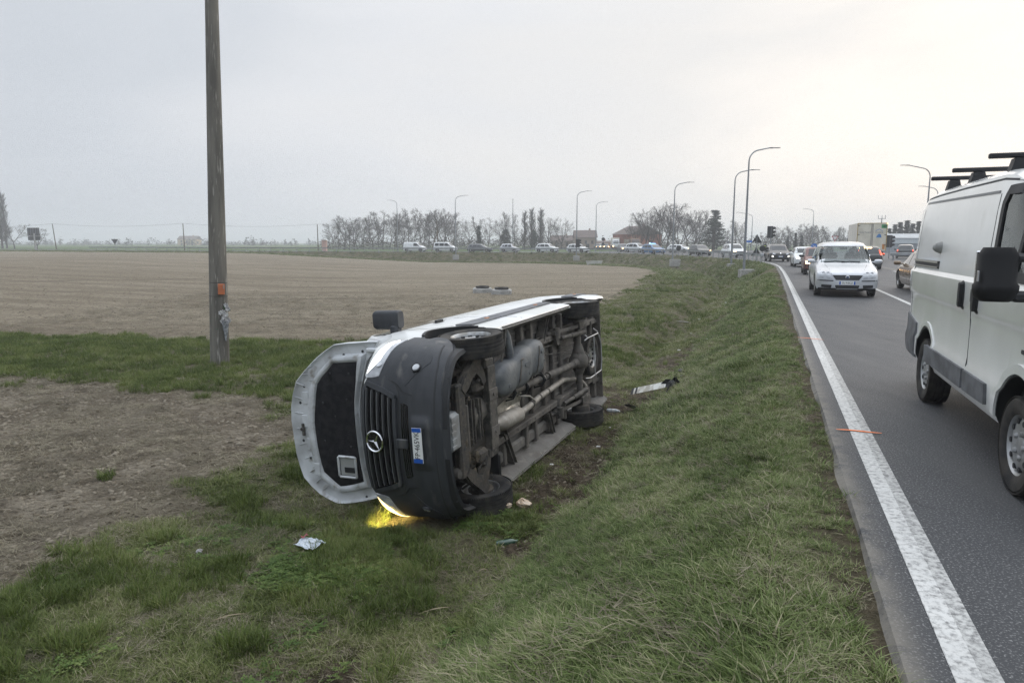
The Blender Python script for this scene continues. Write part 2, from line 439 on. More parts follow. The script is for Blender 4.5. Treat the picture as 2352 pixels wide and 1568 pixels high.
def terrain(x, y, fine=True, DS=None, MK=None):
    x = np.asarray(x, float).ravel(); y = np.asarray(y, float).ravel(); D, S = DS or edge_sd(x, y)
    zf = np.minimum(-.25, -1.25 - .004 * np.maximum(y - 20, 0) + .04 * np.maximum(0, -x - 15))
    zf = np.where(y < 20, -1.25 + .012 * np.maximum(0, -x - 9), zf)
    ditch = np.exp(-((D + 3.7) / .55) ** 2) * .42 * sstep(13, 20, S) * sstep(300, 60, S)
    bank = -.035 - .545 * np.maximum(0, -D - .42)
    z = smax(bank, zf, .18) - ditch
    z = np.where(D > -.42, -.035 + np.clip(-D, 0, .42) * -.02, z)
    # right of / beyond the road
    fan = (S > 44) & (S < 128); rw = np.where(fan, 64, 7.25)
    zr = -.045 - .3 * sstep(.6, 6, D - rw)
    z = np.where(D > 0.06, zr, z)
    # ground the van lies on
    lx, lz = van_local(x, y, -1.25)
    dx = np.maximum(np.abs(lx + 2.05) - 2.95, 0); dz = np.maximum(np.abs(lz - 1.3) - 1.15, 0); w = np.exp(-(dx * dx + dz * dz) / .5)
    pl = -1.25 + .0576 * (x + .34) - .0053 * (y - 7.43) + .012
    z = z * (1 - w) + pl * w
    if fine:
        f, p, g = MK or masks(x, y); off = (D < -.1)
        z = z + off * (1 - w) * ((fbm(x * .35, y * .35, 2) - .5) * .05 + (fbm(x * 1.6, y * 1.6, 3) - .5) * .045 * (D < -.5))
        so_ = np.maximum(f, p); r = np.hypot(x, y)
        z = z + so_ * ((fbm(x * 5, y * 5, 3) - .5) * .075 * np.exp(-r / 30) + (fbm(x * 17, y * 17, 2) - .5) * .03 * np.exp(-r / 10))
        z = z - g * (.05 - (fbm(x * 6, y * 6, 3) - .45) * .22)
    return z
def ray_ground(u, v, lift=0.0):
    """where the sight line through a column and row of the 2352-wide frame meets the ground"""
    x = (u - 1176) / 1568; y = -(v - 784) / 1568; d = np.array([x, math.cos(PITCH) + y * math.sin(PITCH), -math.sin(PITCH) + y * math.cos(PITCH)])
    t = 2 * (400 / 2) ** np.linspace(0, 1, 6000); P = np.array([0, 0, HC])[None] + t[:, None] * d[None]; h = terrain(P[:, 0], P[:, 1], False) + lift; k = int(np.argmax(P[:, 2] < h)); return Vector(P[k])
def zt(x, y): return float(terrain([x], [y], False)[0])

# ground sheet
ang = np.concatenate([np.linspace(-180, -72, 28)[:-1], np.linspace(-72, 72, 560), np.linspace(72, 180, 28)[1:-1]]) * math.pi / 180
rad = np.concatenate([[0.05, .5, .9], 1.25 * (3200 / 1.25) ** np.linspace(0, 1, 690)])
AA, RR = np.meshgrid(ang, rad); gx = (RR * np.sin(AA)).ravel(); gy = (RR * np.cos(AA)).ravel()
fm, pm, gm = masks(gx, gy); gD, gS = edge_sd(gx, gy); gz = terrain(gx, gy, True, (gD, gS), (fm, pm, gm))
# headland ridge and old wheel ruts across the big field
_rut = np.zeros(len(gx))
for _l, _w, _k in (([(-40, 648), (480, 640), (900, 634), (1300, 629)], .32, .55), ([(-40, 676), (420, 664), (900, 652)], .22, .35), ([(-40, 615), (700, 607), (1200, 606)], .35, .4), ([(60, 760), (500, 724), (900, 706)], .14, .3)):
    _p = [ray_ground(u_, v_) for u_, v_ in _l]
    for _a, _b in zip(_p, _p[1:]):
        ex, ey = _b.x - _a.x, _b.y - _a.y; t_ = np.clip(((gx - _a.x) * ex + (gy - _a.y) * ey) / (ex * ex + ey * ey), 0, 1)
        _rut = np.maximum(_rut, _k * np.clip(1.3 - np.hypot(gx - _a.x - t_ * ex, gy - _a.y - t_ * ey) / _w + (vnoise(gx * .8, gy * .8) - .5) * 1.6, 0, 1))
gz = gz + _rut * fm * .06; gm = np.maximum(gm, _rut * fm)
nr_, na_ = AA.shape
i0 = (np.arange(nr_ - 1)[:, None] * na_ + np.arange(na_)[None, :]); i1 = (np.arange(nr_ - 1)[:, None] * na_ + (np.arange(na_)[None, :] + 1) % na_)
quads = np.stack([i0, i0 + na_, i1 + na_, i1], -1).reshape(-1, 4)[:, ::-1]
me = bpy.data.meshes.new('ground'); nv_, nf_ = len(gx), len(quads)
me.vertices.add(nv_); me.vertices.foreach_set('co', np.stack([gx, gy, gz], 1).ravel().astype(np.float32))
me.loops.add(nf_ * 4); me.loops.foreach_set('vertex_index', quads.ravel().astype(np.int32))
me.polygons.add(nf_); me.polygons.foreach_set('loop_start', np.arange(0, nf_ * 4, 4, dtype=np.int32)); me.polygons.foreach_set('loop_total', np.full(nf_, 4, np.int32))
me.update(calc_edges=True); me.polygons.foreach_set('use_smooth', np.ones(nf_, bool))
lawn = (gD > 9) & (gS > 115) | (gx < -180)
for nm, arr in (('soil', np.maximum(fm, pm)), ('near_soil', pm), ('dirt', np.maximum(gm, sstep(-.32, .02, gD) * (gD < 3) * .7)), ('crop', lawn.astype(float)),
                ('bank', sstep(-2.6, -2.0, gD) + (np.hypot(gx, gy) > 60) * (gD < 0) * (gD > -9))):
    a_ = me.attributes.new(nm, 'FLOAT', 'POINT'); a_.data.foreach_set('value', np.clip(arr, 0, 1).astype(np.float32))
def ground_mat():
    m = bpy.data.materials.new('ground'); m.use_nodes = True; t = m.node_tree; b = t.nodes['Principled BSDF']
    L = t.links.new; nn = t.nodes.new
    g = nn('ShaderNodeNewGeometry')
    def noise(sc, det=6, ro=.6, ani=None):
        n = nn('ShaderNodeTexNoise'); n.inputs['Scale'].default_value = sc; n.inputs['Detail'].default_value = det; n.inputs['Roughness'].default_value = ro
        if ani:
            mp = nn('ShaderNodeMapping'); mp.inputs['Scale'].default_value = ani[0]; mp.inputs['Rotation'].default_value = (0, 0, ani[1]); L(g.outputs['Position'], mp.inputs[0]); L(mp.outputs[0], n.inputs['Vector'])
        else: L(g.outputs['Position'], n.inputs['Vector'])
        return n.outputs[0]
    def rng_(v, lo, hi):
        r = nn('ShaderNodeMapRange'); r.inputs[1].default_value = lo; r.inputs[2].default_value = hi; L(v, r.inputs[0]); return r.outputs[0]
    def mix(f, a, bb):
        x = nn('ShaderNodeMix'); x.data_type = 'RGBA'
        L(f, x.inputs[0])
        for k, c in ((6, a), (7, bb)):
            if isinstance(c, tuple): x.inputs[k].default_value = (*c, 1)
            else: L(c, x.inputs[k])
        return x.outputs[2]
    def attr(n_): a = nn('ShaderNodeAttribute'); a.attribute_name = n_; return a.outputs['Fac']
    soil = mix(rng_(noise(.35, 4), .38, .62), (.255, .218, .158), (.315, .274, .204))
    soil = mix(rng_(noise(.22, 4, .6, ((.25, 2.2, 1), .12)), .45, .59), soil, (.178, .147, .102))       # old drill rows
    soil = mix(rng_(noise(1.5, 6, .7, ((.5, 2.0, 1), .12)), .50, .62), soil, (.185, .153, .108))
    soil = mix(rng_(noise(2.6, 6, .75, ((.6, 1.6, 1), .12)), .55, .66), soil, (.37, .33, .255))
    soil = mix(rng_(noise(7, 6, .7), .48, .60), soil, (.160, .132, .098))
    soil = mix(rng_(noise(28, 4, .7), .54, .70), soil, (.125, .104, .078))
    soil = mix(rng_(noise(45, 2, .6), .60, .72), soil, (.42, .37, .29))
    ns = mix(rng_(noise(1.3, 5), .40, .62), (.115, .094, .068), (.250, .218, .168))
    ns = mix(rng_(noise(9, 6, .7, ((1, 2.2, 1), .3)), .47, .64), ns, (.078, .064, .047))
    ns = mix(rng_(noise(40, 3, .7), .57, .70), ns, (.27, .23, .17))
    soil = mix(attr('near_soil'), soil, ns)
    turf = mix(rng_(noise(1.1, 5), .40, .62), (.085, .088, .042), (.165, .140, .092))
    turf = mix(rng_(noise(22, 4, .7), .5, .68), turf, (.050, .048, .027))
    turf = mix(rng_(noise(60, 2, .7), .6, .72), turf, (.20, .175, .12))
    crop = mix(rng_(noise(.05, 4), .4, .6), (.075, .120, .040), (.095, .135, .055))
    crop = mix(rng_(noise(.02, 3, .5, ((.3, 2, 1), .2)), .52, .6), crop, (.13, .13, .07))
    dirt = mix(rng_(noise(12, 5, .7), .4, .6), (.050, .038, .026), (.115, .090, .062))
    c = mix(attr('soil'), turf, soil); c = mix(attr('crop'), c, crop); c = mix(attr('dirt'), c, dirt)
    L(c, b.inputs['Base Color']); b.inputs['Roughness'].default_value = .95; b.inputs['Specular IOR Level'].default_value = .15
    bp = nn('ShaderNodeBump'); bp.inputs['Strength'].default_value = 1.0; bp.inputs['Distance'].default_value = .08
    bp2 = nn('ShaderNodeBump'); bp2.inputs['Strength'].default_value = .5; bp2.inputs['Distance'].default_value = .4
    L(noise(16, 6, .7), bp.inputs['Height']); L(noise(2.2, 5, .75), bp2.inputs['Height']); L(bp2.outputs[0], bp.inputs['Normal']); L(bp.outputs[0], b.inputs['Normal'])
    return m
me.materials.append(ground_mat())
tag(link('ground', me), kind='structure')

# ------------------------------------------------------------------ roads
def asphalt_mat():
    m = bpy.data.materials.new('asphalt'); m.use_nodes = True; t = m.node_tree; b = t.nodes['Principled BSDF']; L = t.links.new; nn = t.nodes.new
    g = nn('ShaderNodeNewGeometry'); at_ = nn('ShaderNodeAttribute'); at_.attribute_name = 'edge'
    def noise(sc, det=4, ani=None):
        n = nn('ShaderNodeTexNoise'); n.inputs['Scale'].default_value = sc; n.inputs['Detail'].default_value = det; n.inputs['Roughness'].default_value = .65
        if ani:
            mp = nn('ShaderNodeMapping'); mp.inputs['Rotation'].default_value = (0, 0, RAD(20.5)); mp.inputs['Scale'].default_value = ani; L(g.outputs['Position'], mp.inputs[0]); L(mp.outputs[0], n.inputs['Vector'])
        else: L(g.outputs['Position'], n.inputs['Vector'])
        return n.outputs[0]
    def mr_(v, lo, hi, a=0, bb=1):
        r = nn('ShaderNodeMapRange'); r.inputs[1].default_value = lo; r.inputs[2].default_value = hi; r.inputs[3].default_value = a; r.inputs[4].default_value = bb; L(v, r.inputs[0]); return r.outputs[0]
    def mix(f, a, bb):
        x = nn('ShaderNodeMix'); x.data_type = 'RGBA'; L(f, x.inputs[0])
        for k, c in ((6, a), (7, bb)):
            if isinstance(c, tuple): x.inputs[k].default_value = (*c, 1)
            else: L(c, x.inputs[k])
        return x.outputs[2]
    c = mix(mr_(noise(.5, 6, (3, .18, 1)), .3, .7), (.046, .048, .052), (.058, .060, .064))
    c = mix(mr_(noise(75, 3), .54, .68), c, (.24, .24, .24)); c = mix(mr_(noise(140, 2), .58, .72), c, (.028, .028, .03))
    mpl = nn('ShaderNodeMapping'); mpl.inputs['Rotation'].default_value = (0, 0, RAD(20.5)); L(g.outputs['Position'], mpl.inputs[0]); sx = nn('ShaderNodeSeparateXYZ'); L(mpl.outputs[0], sx.inputs[0])
    wv = nn('ShaderNodeMath'); wv.operation = 'MULTIPLY_ADD'; wv.inputs[1].default_value = 4.05; wv.inputs[2].default_value = -6.4; L(sx.outputs[0], wv.inputs[0]); cs = nn('ShaderNodeMath'); cs.operation = 'COSINE'; L(wv.outputs[0], cs.inputs[0])
    tk_ = nn('ShaderNodeMath'); tk_.operation = 'MULTIPLY'; L(mr_(cs.outputs[0], .0, 1.0, 0, .5), tk_.inputs[0]); L(mr_(noise(.8, 4, (2, .2, 1)), .35, .6), tk_.inputs[1])
    c = mix(tk_.outputs[0], c, (.085, .085, .087))                                     # wheel-polished tracks
    vo = nn('ShaderNodeTexVoronoi'); vo.feature = 'DISTANCE_TO_EDGE'; vo.inputs['Scale'].default_value = .32; ds_ = nn('ShaderNodeMixRGB') if False else nn('ShaderNodeVectorMath'); ds_.operation = 'ADD'
    nz_ = nn('ShaderNodeTexNoise'); nz_.inputs['Scale'].default_value = 1.6; nz_.inputs['Detail'].default_value = 5; L(g.outputs['Position'], nz_.inputs['Vector']); L(g.outputs['Position'], ds_.inputs[0]); L(nz_.outputs['Color'], ds_.inputs[1]); L(ds_.outputs[0], vo.inputs['Vector'])
    crk = nn('ShaderNodeMath'); crk.operation = 'MULTIPLY'; L(mr_(vo.outputs['Distance'], .0, .006, .75, 0), crk.inputs[0]); L(mr_(noise(.5, 3), .5, .56), crk.inputs[1]); c = mix(crk.outputs[0], c, (.02, .02, .02))
    mul = nn('ShaderNodeMath'); mul.operation = 'MULTIPLY'; L(at_.outputs['Fac'], mul.inputs[0]); L(mr_(noise(6, 6), .30, .55), mul.inputs[1])
    c = mix(mul.outputs[0], c, (.19, .175, .15))
    L(c, b.inputs['Base Color']); L(mr_(noise(1.3, 4, (2, .4, 1)), .3, .7, .62, .72), b.inputs['Roughness']); b.inputs['Specular IOR Level'].default_value = .30
    bp = nn('ShaderNodeBump'); bp.inputs['Strength'].default_value = .5; bp.inputs['Distance'].default_value = .006; L(noise(130, 2), bp.inputs['Height']); L(bp.outputs[0], b.inputs['Normal'])
    return m
ASPH = asphalt_mat()
def edge_strip(name, s0, s1, ds, dd, z, mt, jit=0.0, edgef=None):
    ss = []; s = s0
    while s < s1: ss.append(s); s += ds(s)
    ss.append(s1); rows = []; ev = []
    for s in ss:
        r = []
        for k, d in enumerate(dd):
            d_ = d + (jit * (fbm(np.array([s * .9]), np.array([3.0 + k]), 3)[0] - .5) if (k == 0 and jit) else 0)
            r.append(on_edge(s, d_, z - (.05 if (k == 0 and jit) else 0))); ev.append(edgef(d) if edgef else 0)
        rows.append([tuple(p) for p in r])
    mb = MB().grid(rows); mb.f = [tuple(reversed(f)) for f in mb.f]; me_ = mb.mesh(name, mt, 0)
    if edgef:
        a_ = me_.attributes.new('edge', 'FLOAT', 'POINT'); a_.data.foreach_set('value', np.array(ev, np.float32))
    if me_.polygons[0].normal.z < 0: me_.flip_normals()
    return link(name, me_)
ef = lambda d: max(0, 1 - max(0, d - .02) / .15) if d < 3 else max(0, 1 - (7.3 - d) / .5)
tag(edge_strip('road', -25, 620, lambda s: .12 if -3 < s < 22 else (.5 if s < 60 else 2.5), [.02, .05, .08, .11, .15, .20, .27, .5, 1, 2.2, 3.3, 5.2, 6.6, 7.0, 7.3], 0.0, ASPH, .10, ef), kind='structure')
tag(edge_strip('junction_asphalt', 44, 128, lambda s: 2, [7.2, 10, 16, 26, 40, 60], -.006, ASPH), kind='structure')
def paint_mat(name, col, wlo, whi):
    m = bpy.data.materials.new(name); m.use_nodes = True; t = m.node_tree; b = t.nodes['Principled BSDF']; L = t.links.new; nn = t.nodes.new
    g = nn('ShaderNodeNewGeometry'); n = nn('ShaderNodeTexNoise'); n.inputs['Scale'].default_value = 26; n.inputs['Detail'].default_value = 6; n.inputs['Roughness'].default_value = .75
    L(g.outputs['Position'], n.inputs['Vector']); r = nn('ShaderNodeMapRange'); r.inputs[1].default_value = wlo; r.inputs[2].default_value = whi; L(n.outputs[0], r.inputs[0])
    n2 = nn('ShaderNodeTexNoise'); n2.inputs['Scale'].default_value = 2.2; n2.inputs['Detail'].default_value = 5; L(g.outputs['Position'], n2.inputs['Vector'])
    x0 = nn('ShaderNodeMix'); x0.data_type = 'RGBA'; L(n2.outputs[0], x0.inputs[0]); x0.inputs[6].default_value = (*col, 1); x0.inputs[7].default_value = (*[c * .62 for c in col], 1)
    x = nn('ShaderNodeMix'); x.data_type = 'RGBA'; L(r.outputs[0], x.inputs[0]); L(x0.outputs[2], x.inputs[6]); x.inputs[7].default_value = (.12, .12, .12, 1)
    L(x.outputs[2], b.inputs['Base Color']); b.inputs['Roughness'].default_value = .7; return m
WPAINT = paint_mat('road_paint', (.66, .66, .64), .47, .70); WWORN = paint_mat('worn_road_paint', (.58, .58, .56), .42, .64)
# ribbed edge line: raised bars cast across the band, and a worn smooth band beside it
rows = []; s = -8.0; kk = 0
while s < 60:
    step = .025 if -2 < s < 9 else .5
    zz = .0045 + (.0025 if (kk // 2) % 2 else 0) * (step < .1); kk += 1
    rows.append([tuple(on_edge(s, d, z_)) for d, z_ in ((.225, .003), (.228, zz), (.33, zz))]); s += step
tag(MB().grid(rows).build('edge_line', WPAINT, smooth=0), kind='structure')
tag(edge_strip('edge_line_band', -8, 60, lambda s: .15 if s < 20 else .5, [.331, .35, .38, .405], .004, WWORN), kind='structure')
tag(edge_strip('far_edge_line', 60, 400, lambda s: 2, [.23, .40], .004, WPAINT), kind='structure')
tag(edge_strip('centre_line', -8, 46, lambda s: .5, [3.17, 3.30], .004, WPAINT), kind='structure')
tag(edge_strip('right_edge_line', -8, 47, lambda s: .5, [6.55, 6.72], .004, WPAINT), kind='structure')
tag(edge_strip('far_centre_line', 70, 400, lambda s: 2, [3.4, 3.52], .004, WPAINT), kind='structure')
mb = MB()
for k in range(9):
    c = on_edge(132 + k * 1.0, 1.8); mb.prism([tuple(on_edge(132 + k * 1.1 + a, d)[:2]) for a, d in ((0, .7), (.5, .7), (.5, 3.1), (0, 3.1))], .004, .006)
tag(mb.build('crossing_stripes', WPAINT, smooth=0), kind='structure')
for k, (a, b_) in enumerate((((3.0, 6.14), (3.36, 6.02)), ((5.2, 12.34), (5.56, 12.04)))):
    A_, B_ = Vector((*a, 0)), Vector((*b_, 0)); dr = (B_ - A_).normalized(); nn_ = Vector((-dr.y, dr.x, 0)); mb = MB(); rw = []
    for i in range(13):
        t = i / 12; w = .012 * (.35 + math.sin(t * math.pi) ** .6) * (1 + .3 * random.random()); p = A_ + (B_ - A_) * t + nn_ * .012 * math.sin(t * 5)
        rw.append([tuple(p - nn_ * w + Vector((0, 0, .0115))), tuple(p + nn_ * w + Vector((0, 0, .0115)))])
    mb.grid(rw); mb.f = [tuple(reversed(f)) for f in mb.f]
    tag(mb.build('survey_mark', mat('orange_spray', (.90, .20, .035), .7, emit=None), smooth=0), kind='structure')

# ------------------------------------------------------------------ air
def haze_box():
    mb = MB(); mb.box((0, 0, 11.2), (6800, 6800, 27.6)); o = mb.build('haze', [], smooth=0)
    m = bpy.data.materials.new('haze'); m.use_nodes = True; t = m.node_tree; t.nodes.clear()
    o_ = t.nodes.new('ShaderNodeOutputMaterial'); v = t.nodes.new('ShaderNodeVolumePrincipled')
    v.inputs['Color'].default_value = (.93, .955, 1.0, 1); v.inputs['Density'].default_value = .0011; v.inputs['Anisotropy'].default_value = .3
    t.links.new(v.outputs[0], o_.inputs['Volume']); o.data.materials.append(m)
    tag(o, kind='stuff')
haze_box()
# ------------------------------------------------------------------ grass, weeds, straw, clods
def grass_mat(name, cols, dryscale=.9, dry=(.40, .62), bias=0.0):
    """cols: dark, mid, pale, straw; 'tone' is a per-blade value"""
    m = bpy.data.materials.new(name); m.use_nodes = True; t = m.node_tree; b = t.nodes['Principled BSDF']; L = t.links.new; nn = t.nodes.new
    g = nn('ShaderNodeNewGeometry'); a = nn('ShaderNodeAttribute'); a.attribute_name = 'tone'
    oi = nn('ShaderNodeObjectInfo')
    n = nn('ShaderNodeTexNoise'); n.inputs['Scale'].default_value = dryscale; n.inputs['Detail'].default_value = 4; L(g.outputs['Position'], n.inputs['Vector'])
    r = nn('ShaderNodeMapRange'); r.inputs[1].default_value = dry[0]; r.inputs[2].default_value = dry[1]; r.inputs[3].default_value = -.28 + bias; r.inputs[4].default_value = .22 + bias; L(n.outputs[0], r.inputs[0])
    ad = nn('ShaderNodeMath'); ad.operation = 'ADD'; L(a.outputs['Fac'], ad.inputs[0]); L(r.outputs[0], ad.inputs[1])
    rn = nn('ShaderNodeMapRange'); rn.inputs[3].default_value = -.10; rn.inputs[4].default_value = .10; L(oi.outputs['Random'], rn.inputs[0])
    ad2 = nn('ShaderNodeMath'); ad2.operation = 'ADD'; L(ad.outputs[0], ad2.inputs[0]); L(rn.outputs[0], ad2.inputs[1])
    rp_ = nn('ShaderNodeValToRGB'); e = rp_.color_ramp.elements
    e[0].position = 0; e[0].color = (*cols[0], 1); e[1].position = 1; e[1].color = (*cols[3], 1)
    for p_, c_ in ((.36, cols[1]), (.64, cols[2])): x = rp_.color_ramp.elements.new(p_); x.color = (*c_, 1)
    L(ad2.outputs[0], rp_.inputs[0]); L(rp_.outputs[0], b.inputs['Base Color'])
    b.inputs['Roughness'].default_value = .62; b.inputs['Specular IOR Level'].default_value = .3
    tr = nn('ShaderNodeBsdfTranslucent'); L(rp_.outputs[0], tr.inputs[0]); mx = nn('ShaderNodeMixShader'); mx.inputs[0].default_value = .25
    L(b.outputs[0], mx.inputs[1]); L(tr.outputs[0], mx.inputs[2]); L(mx.outputs[0], t.nodes['Material Output'].inputs[0])
    return m
G_LONG = grass_mat('grass_long', [(.072, .106, .028), (.132, .184, .050), (.192, .236, .088), (.38, .345, .22)], bias=.05)
G_SHORT = grass_mat('grass_short', [(.072, .096, .024), (.138, .172, .045), (.185, .212, .076), (.36, .32, .21)], dryscale=.8, bias=.06)
G_RICH = grass_mat('grass_rich', [(.064, .092, .018), (.122, .166, .038), (.172, .208, .062), (.28, .27, .125)], bias=-.02)
G_DRY = grass_mat('grass_dry', [(.13, .11, .075), (.20, .175, .12), (.27, .24, .165), (.38, .34, .25)])
G_CLOV = grass_mat('clover', [(.06, .105, .020), (.095, .15, .032), (.14, .19, .05), (.24, .26, .09)], bias=0)
SRC = bpy.data.collections.new('plant_sources')
def tuft(i, name, m, nb, h, spread, lean, width, seed, comb=(0, 0), seg=3, flatlie=False):
    r = random.Random(seed); vs = []; fs = []; tn = []
    for b_ in range(nb):
        a0 = r.random() * 6.283; rr = spread * math.sqrt(r.random()); bx, by = rr * math.cos(a0), rr * math.sin(a0)
        az = a0 + r.gauss(0, .9); hh = h * (.45 + .75 * r.random()); ln = lean * (.4 + r.random()); w = width * (.6 + .7 * r.random())
        dx, dy = math.cos(az) * ln + comb[0] * r.random(), math.sin(az) * ln + comb[1] * r.random(); px, py = -math.sin(az), math.cos(az); t0 = r.random()
        if t0 > .91: t0 = .9
        else: t0 *= .72
        k = len(vs)
        for s in range(seg + 1):
            f = s / seg; x = bx + dx * hh * f ** 1.7; y = by + dy * hh * f ** 1.7; z = hh * (f - .42 * min(1.6, math.hypot(dx, dy)) * f * f) if not flatlie else .008 + .02 * r.random()
            if flatlie: x = bx + dx * hh * f; y = by + dy * hh * f + .02 * math.sin(f * 3 + t0 * 6)
            ww = w * (1 - f ** 1.5)
            if s == seg: vs.append((x, y, z)); tn.append(t0)
            else: vs += [(x - px * ww, y - py * ww, z), (x + px * ww, y + py * ww, z)]; tn += [t0, t0]
        for s in range(seg - 1): q = k + 2 * s; fs.append((q, q + 1, q + 3, q + 2))
        q = k + 2 * (seg - 1); fs.append((q, q + 1, q + 2))
    me_ = bpy.data.meshes.new(name); me_.from_pydata(vs, [], fs); me_.materials.append(m)
    a_ = me_.attributes.new('tone', 'FLOAT', 'POINT'); a_.data.foreach_set('value', tn); me_.polygons.foreach_set('use_smooth', [True] * len(fs))
    o = bpy.data.objects.new('%02d_%s' % (i, name), me_); SRC.objects.link(o)
ti = 0
for k in range(5): tuft(ti, 'long', G_LONG, 42, .076, .062, 1.1, .0029, 10 + k, comb=(.25, 0)); ti += 1          # 0-4
for k in range(4): tuft(ti, 'short', G_SHORT, 38, .078, .075, 1.0, .0030, 30 + k); ti += 1                       # 5-8
for k in range(3): tuft(ti, 'rich', G_RICH, 50, .125, .06, .6, .0031, 50 + k); ti += 1                             # 9-11
for k in range(3): tuft(ti, 'dry', G_DRY, 34, .11, .10, 1.0, .0024, 60 + k, seg=2, flatlie=True); ti += 1         # 12-14
def clover(i, seed):
    r = random.Random(seed); vs = []; fs = []; tn = []
    for b_ in range(26):
        x, y, z = r.gauss(0, .06), r.gauss(0, .06), .02 + .05 * r.random(); t0 = r.random() * .8; a = r.random() * 6.3; tl = r.random() * .5
        for l in range(3):
            aa = a + l * 2.09; c, s = math.cos(aa), math.sin(aa); k = len(vs); q = .017 + .008 * r.random()
            vs += [(x, y, z), (x + q * c * .8 - q * s * .5, y + q * s * .8 + q * c * .5, z + tl * q), (x + q * 1.4 * c, y + q * 1.4 * s, z + tl * q * .6), (x + q * c * .8 + q * s * .5, y + q * s * .8 - q * c * .5, z + tl * q)]
            fs.append((k, k + 3, k + 2, k + 1)); tn += [t0] * 4
    me_ = bpy.data.meshes.new('clover'); me_.from_pydata(vs, [], fs); me_.materials.append(G_CLOV)
    a_ = me_.attributes.new('tone', 'FLOAT', 'POINT'); a_.data.foreach_set('value', tn)
    o = bpy.data.objects.new('%02d_clover' % i, me_); SRC.objects.link(o)
for k in range(2): clover(ti, 70 + k); ti += 1                                                                    # 15-16
def clod(i, seed):
    r = random.Random(seed); mb = MB(); rows = []
    for a in range(5):
        th = math.pi * a / 4; rows.append([(.03 * math.sin(th) * math.cos(p * 1.047) * (.7 + .6 * r.random()), .03 * math.sin(th) * math.sin(p * 1.047) * (.7 + .6 * r.random()), .017 * math.cos(th) * (.7 + .6 * r.random())) for p in range(6)])
    mb.grid(rows, closeu=True)
    me_ = mb.mesh('clod', mat('clod', (.235, .207, .162), .95, var=(.115, .096, .070), vscale=4, world=True, spec=.1), 60)
    o = bpy.data.objects.new('%02d_clod' % i, me_); SRC.objects.link(o)
for k in range(3): clod(ti, 80 + k); ti += 1                                                                      # 17-19

def scatter_group():
    ng = bpy.data.node_groups.new('scatter', 'GeometryNodeTree')
    ng.interface.new_socket('Geometry', in_out='INPUT', socket_type='NodeSocketGeometry'); ng.interface.new_socket('Geometry', in_out='OUTPUT', socket_type='NodeSocketGeometry')
    nn = ng.nodes.new; L = ng.links.new
    gi = nn('NodeGroupInput'); go = nn('NodeGroupOutput'); ip = nn('GeometryNodeInstanceOnPoints'); ci = nn('GeometryNodeCollectionInfo')
    ci.inputs['Collection'].default_value = SRC; ci.inputs['Separate Children'].default_value = True; ci.inputs['Reset Children'].default_value = True
    def na(n_, ty): a = nn('GeometryNodeInputNamedAttribute'); a.data_type = ty; a.inputs[0].default_value = n_; return a.outputs[0]
    L(gi.outputs[0], ip.inputs['Points']); L(ci.outputs[0], ip.inputs['Instance']); ip.inputs['Pick Instance'].default_value = True
    L(na('idx', 'INT'), ip.inputs['Instance Index']); L(na('rot', 'FLOAT_VECTOR'), ip.inputs['Rotation']); L(na('scl', 'FLOAT_VECTOR'), ip.inputs['Scale'])
    L(ip.outputs[0], go.inputs[0]); return ng
SCAT = scatter_group()
def scatter(name, xyz, idx, rot, scl, label=None, cat=None):
    me_ = bpy.data.meshes.new(name); me_.vertices.add(len(xyz)); me_.vertices.foreach_set('co', np.asarray(xyz, np.float32).ravel())
    a = me_.attributes.new('idx', 'INT', 'POINT'); a.data.foreach_set('value', np.asarray(idx, np.int32))
    a = me_.attributes.new('rot', 'FLOAT_VECTOR', 'POINT'); a.data.foreach_set('vector', np.asarray(rot, np.float32).ravel())
    a = me_.attributes.new('scl', 'FLOAT_VECTOR', 'POINT'); a.data.foreach_set('vector', np.asarray(scl, np.float32).ravel())
    me_.update(); o = link(name, me_); md = o.modifiers.new('scatter', 'NODES'); md.node_group = SCAT
    return tag(o, label, cat, kind='stuff')
def in_van(x, y):
    lx, lz = van_local(x, y, -1.25); return ((lx > -5.0) & (lx < .15) & (lz > .35) & (lz < 2.4)) | ((lx > 0) & (lx < .9) & (lz > .3) & (lz < 1.2))
GP = dict(p=[], i=[], r=[], s=[]); LP = dict(p=[], i=[], r=[], s=[]); CP = dict(p=[], i=[], r=[], s=[]); DP = dict(p=[], i=[], r=[], s=[])
def put(B, x, y, idx, sc, roll=0.15, zs=None, dz=-.006):
    n = len(x)
    if not n: return
    z = terrain(x, y) + dz; rt = np.stack([rng.normal(0, roll, n), rng.normal(0, roll, n), rng.random(n) * 6.283], 1)
    B['p'].append(np.stack([x, y, z], 1)); B['i'].append(idx); B['r'].append(rt); B['s'].append(np.stack([sc, sc, sc if zs is None else sc * zs], 1))
def cand(x0, x1, y0, y1, dens):
    n = int((x1 - x0) * (y1 - y0) * dens); x = x0 + (x1 - x0) * rng.random(n); y = y0 + (y1 - y0) * rng.random(n)
    a = np.abs(np.arctan2(x, y)) < RAD(46); x, y = x[a], y[a]; D, S = edge_sd(x, y); f, p, g = masks(x, y); return x, y, D, S, f, p, g
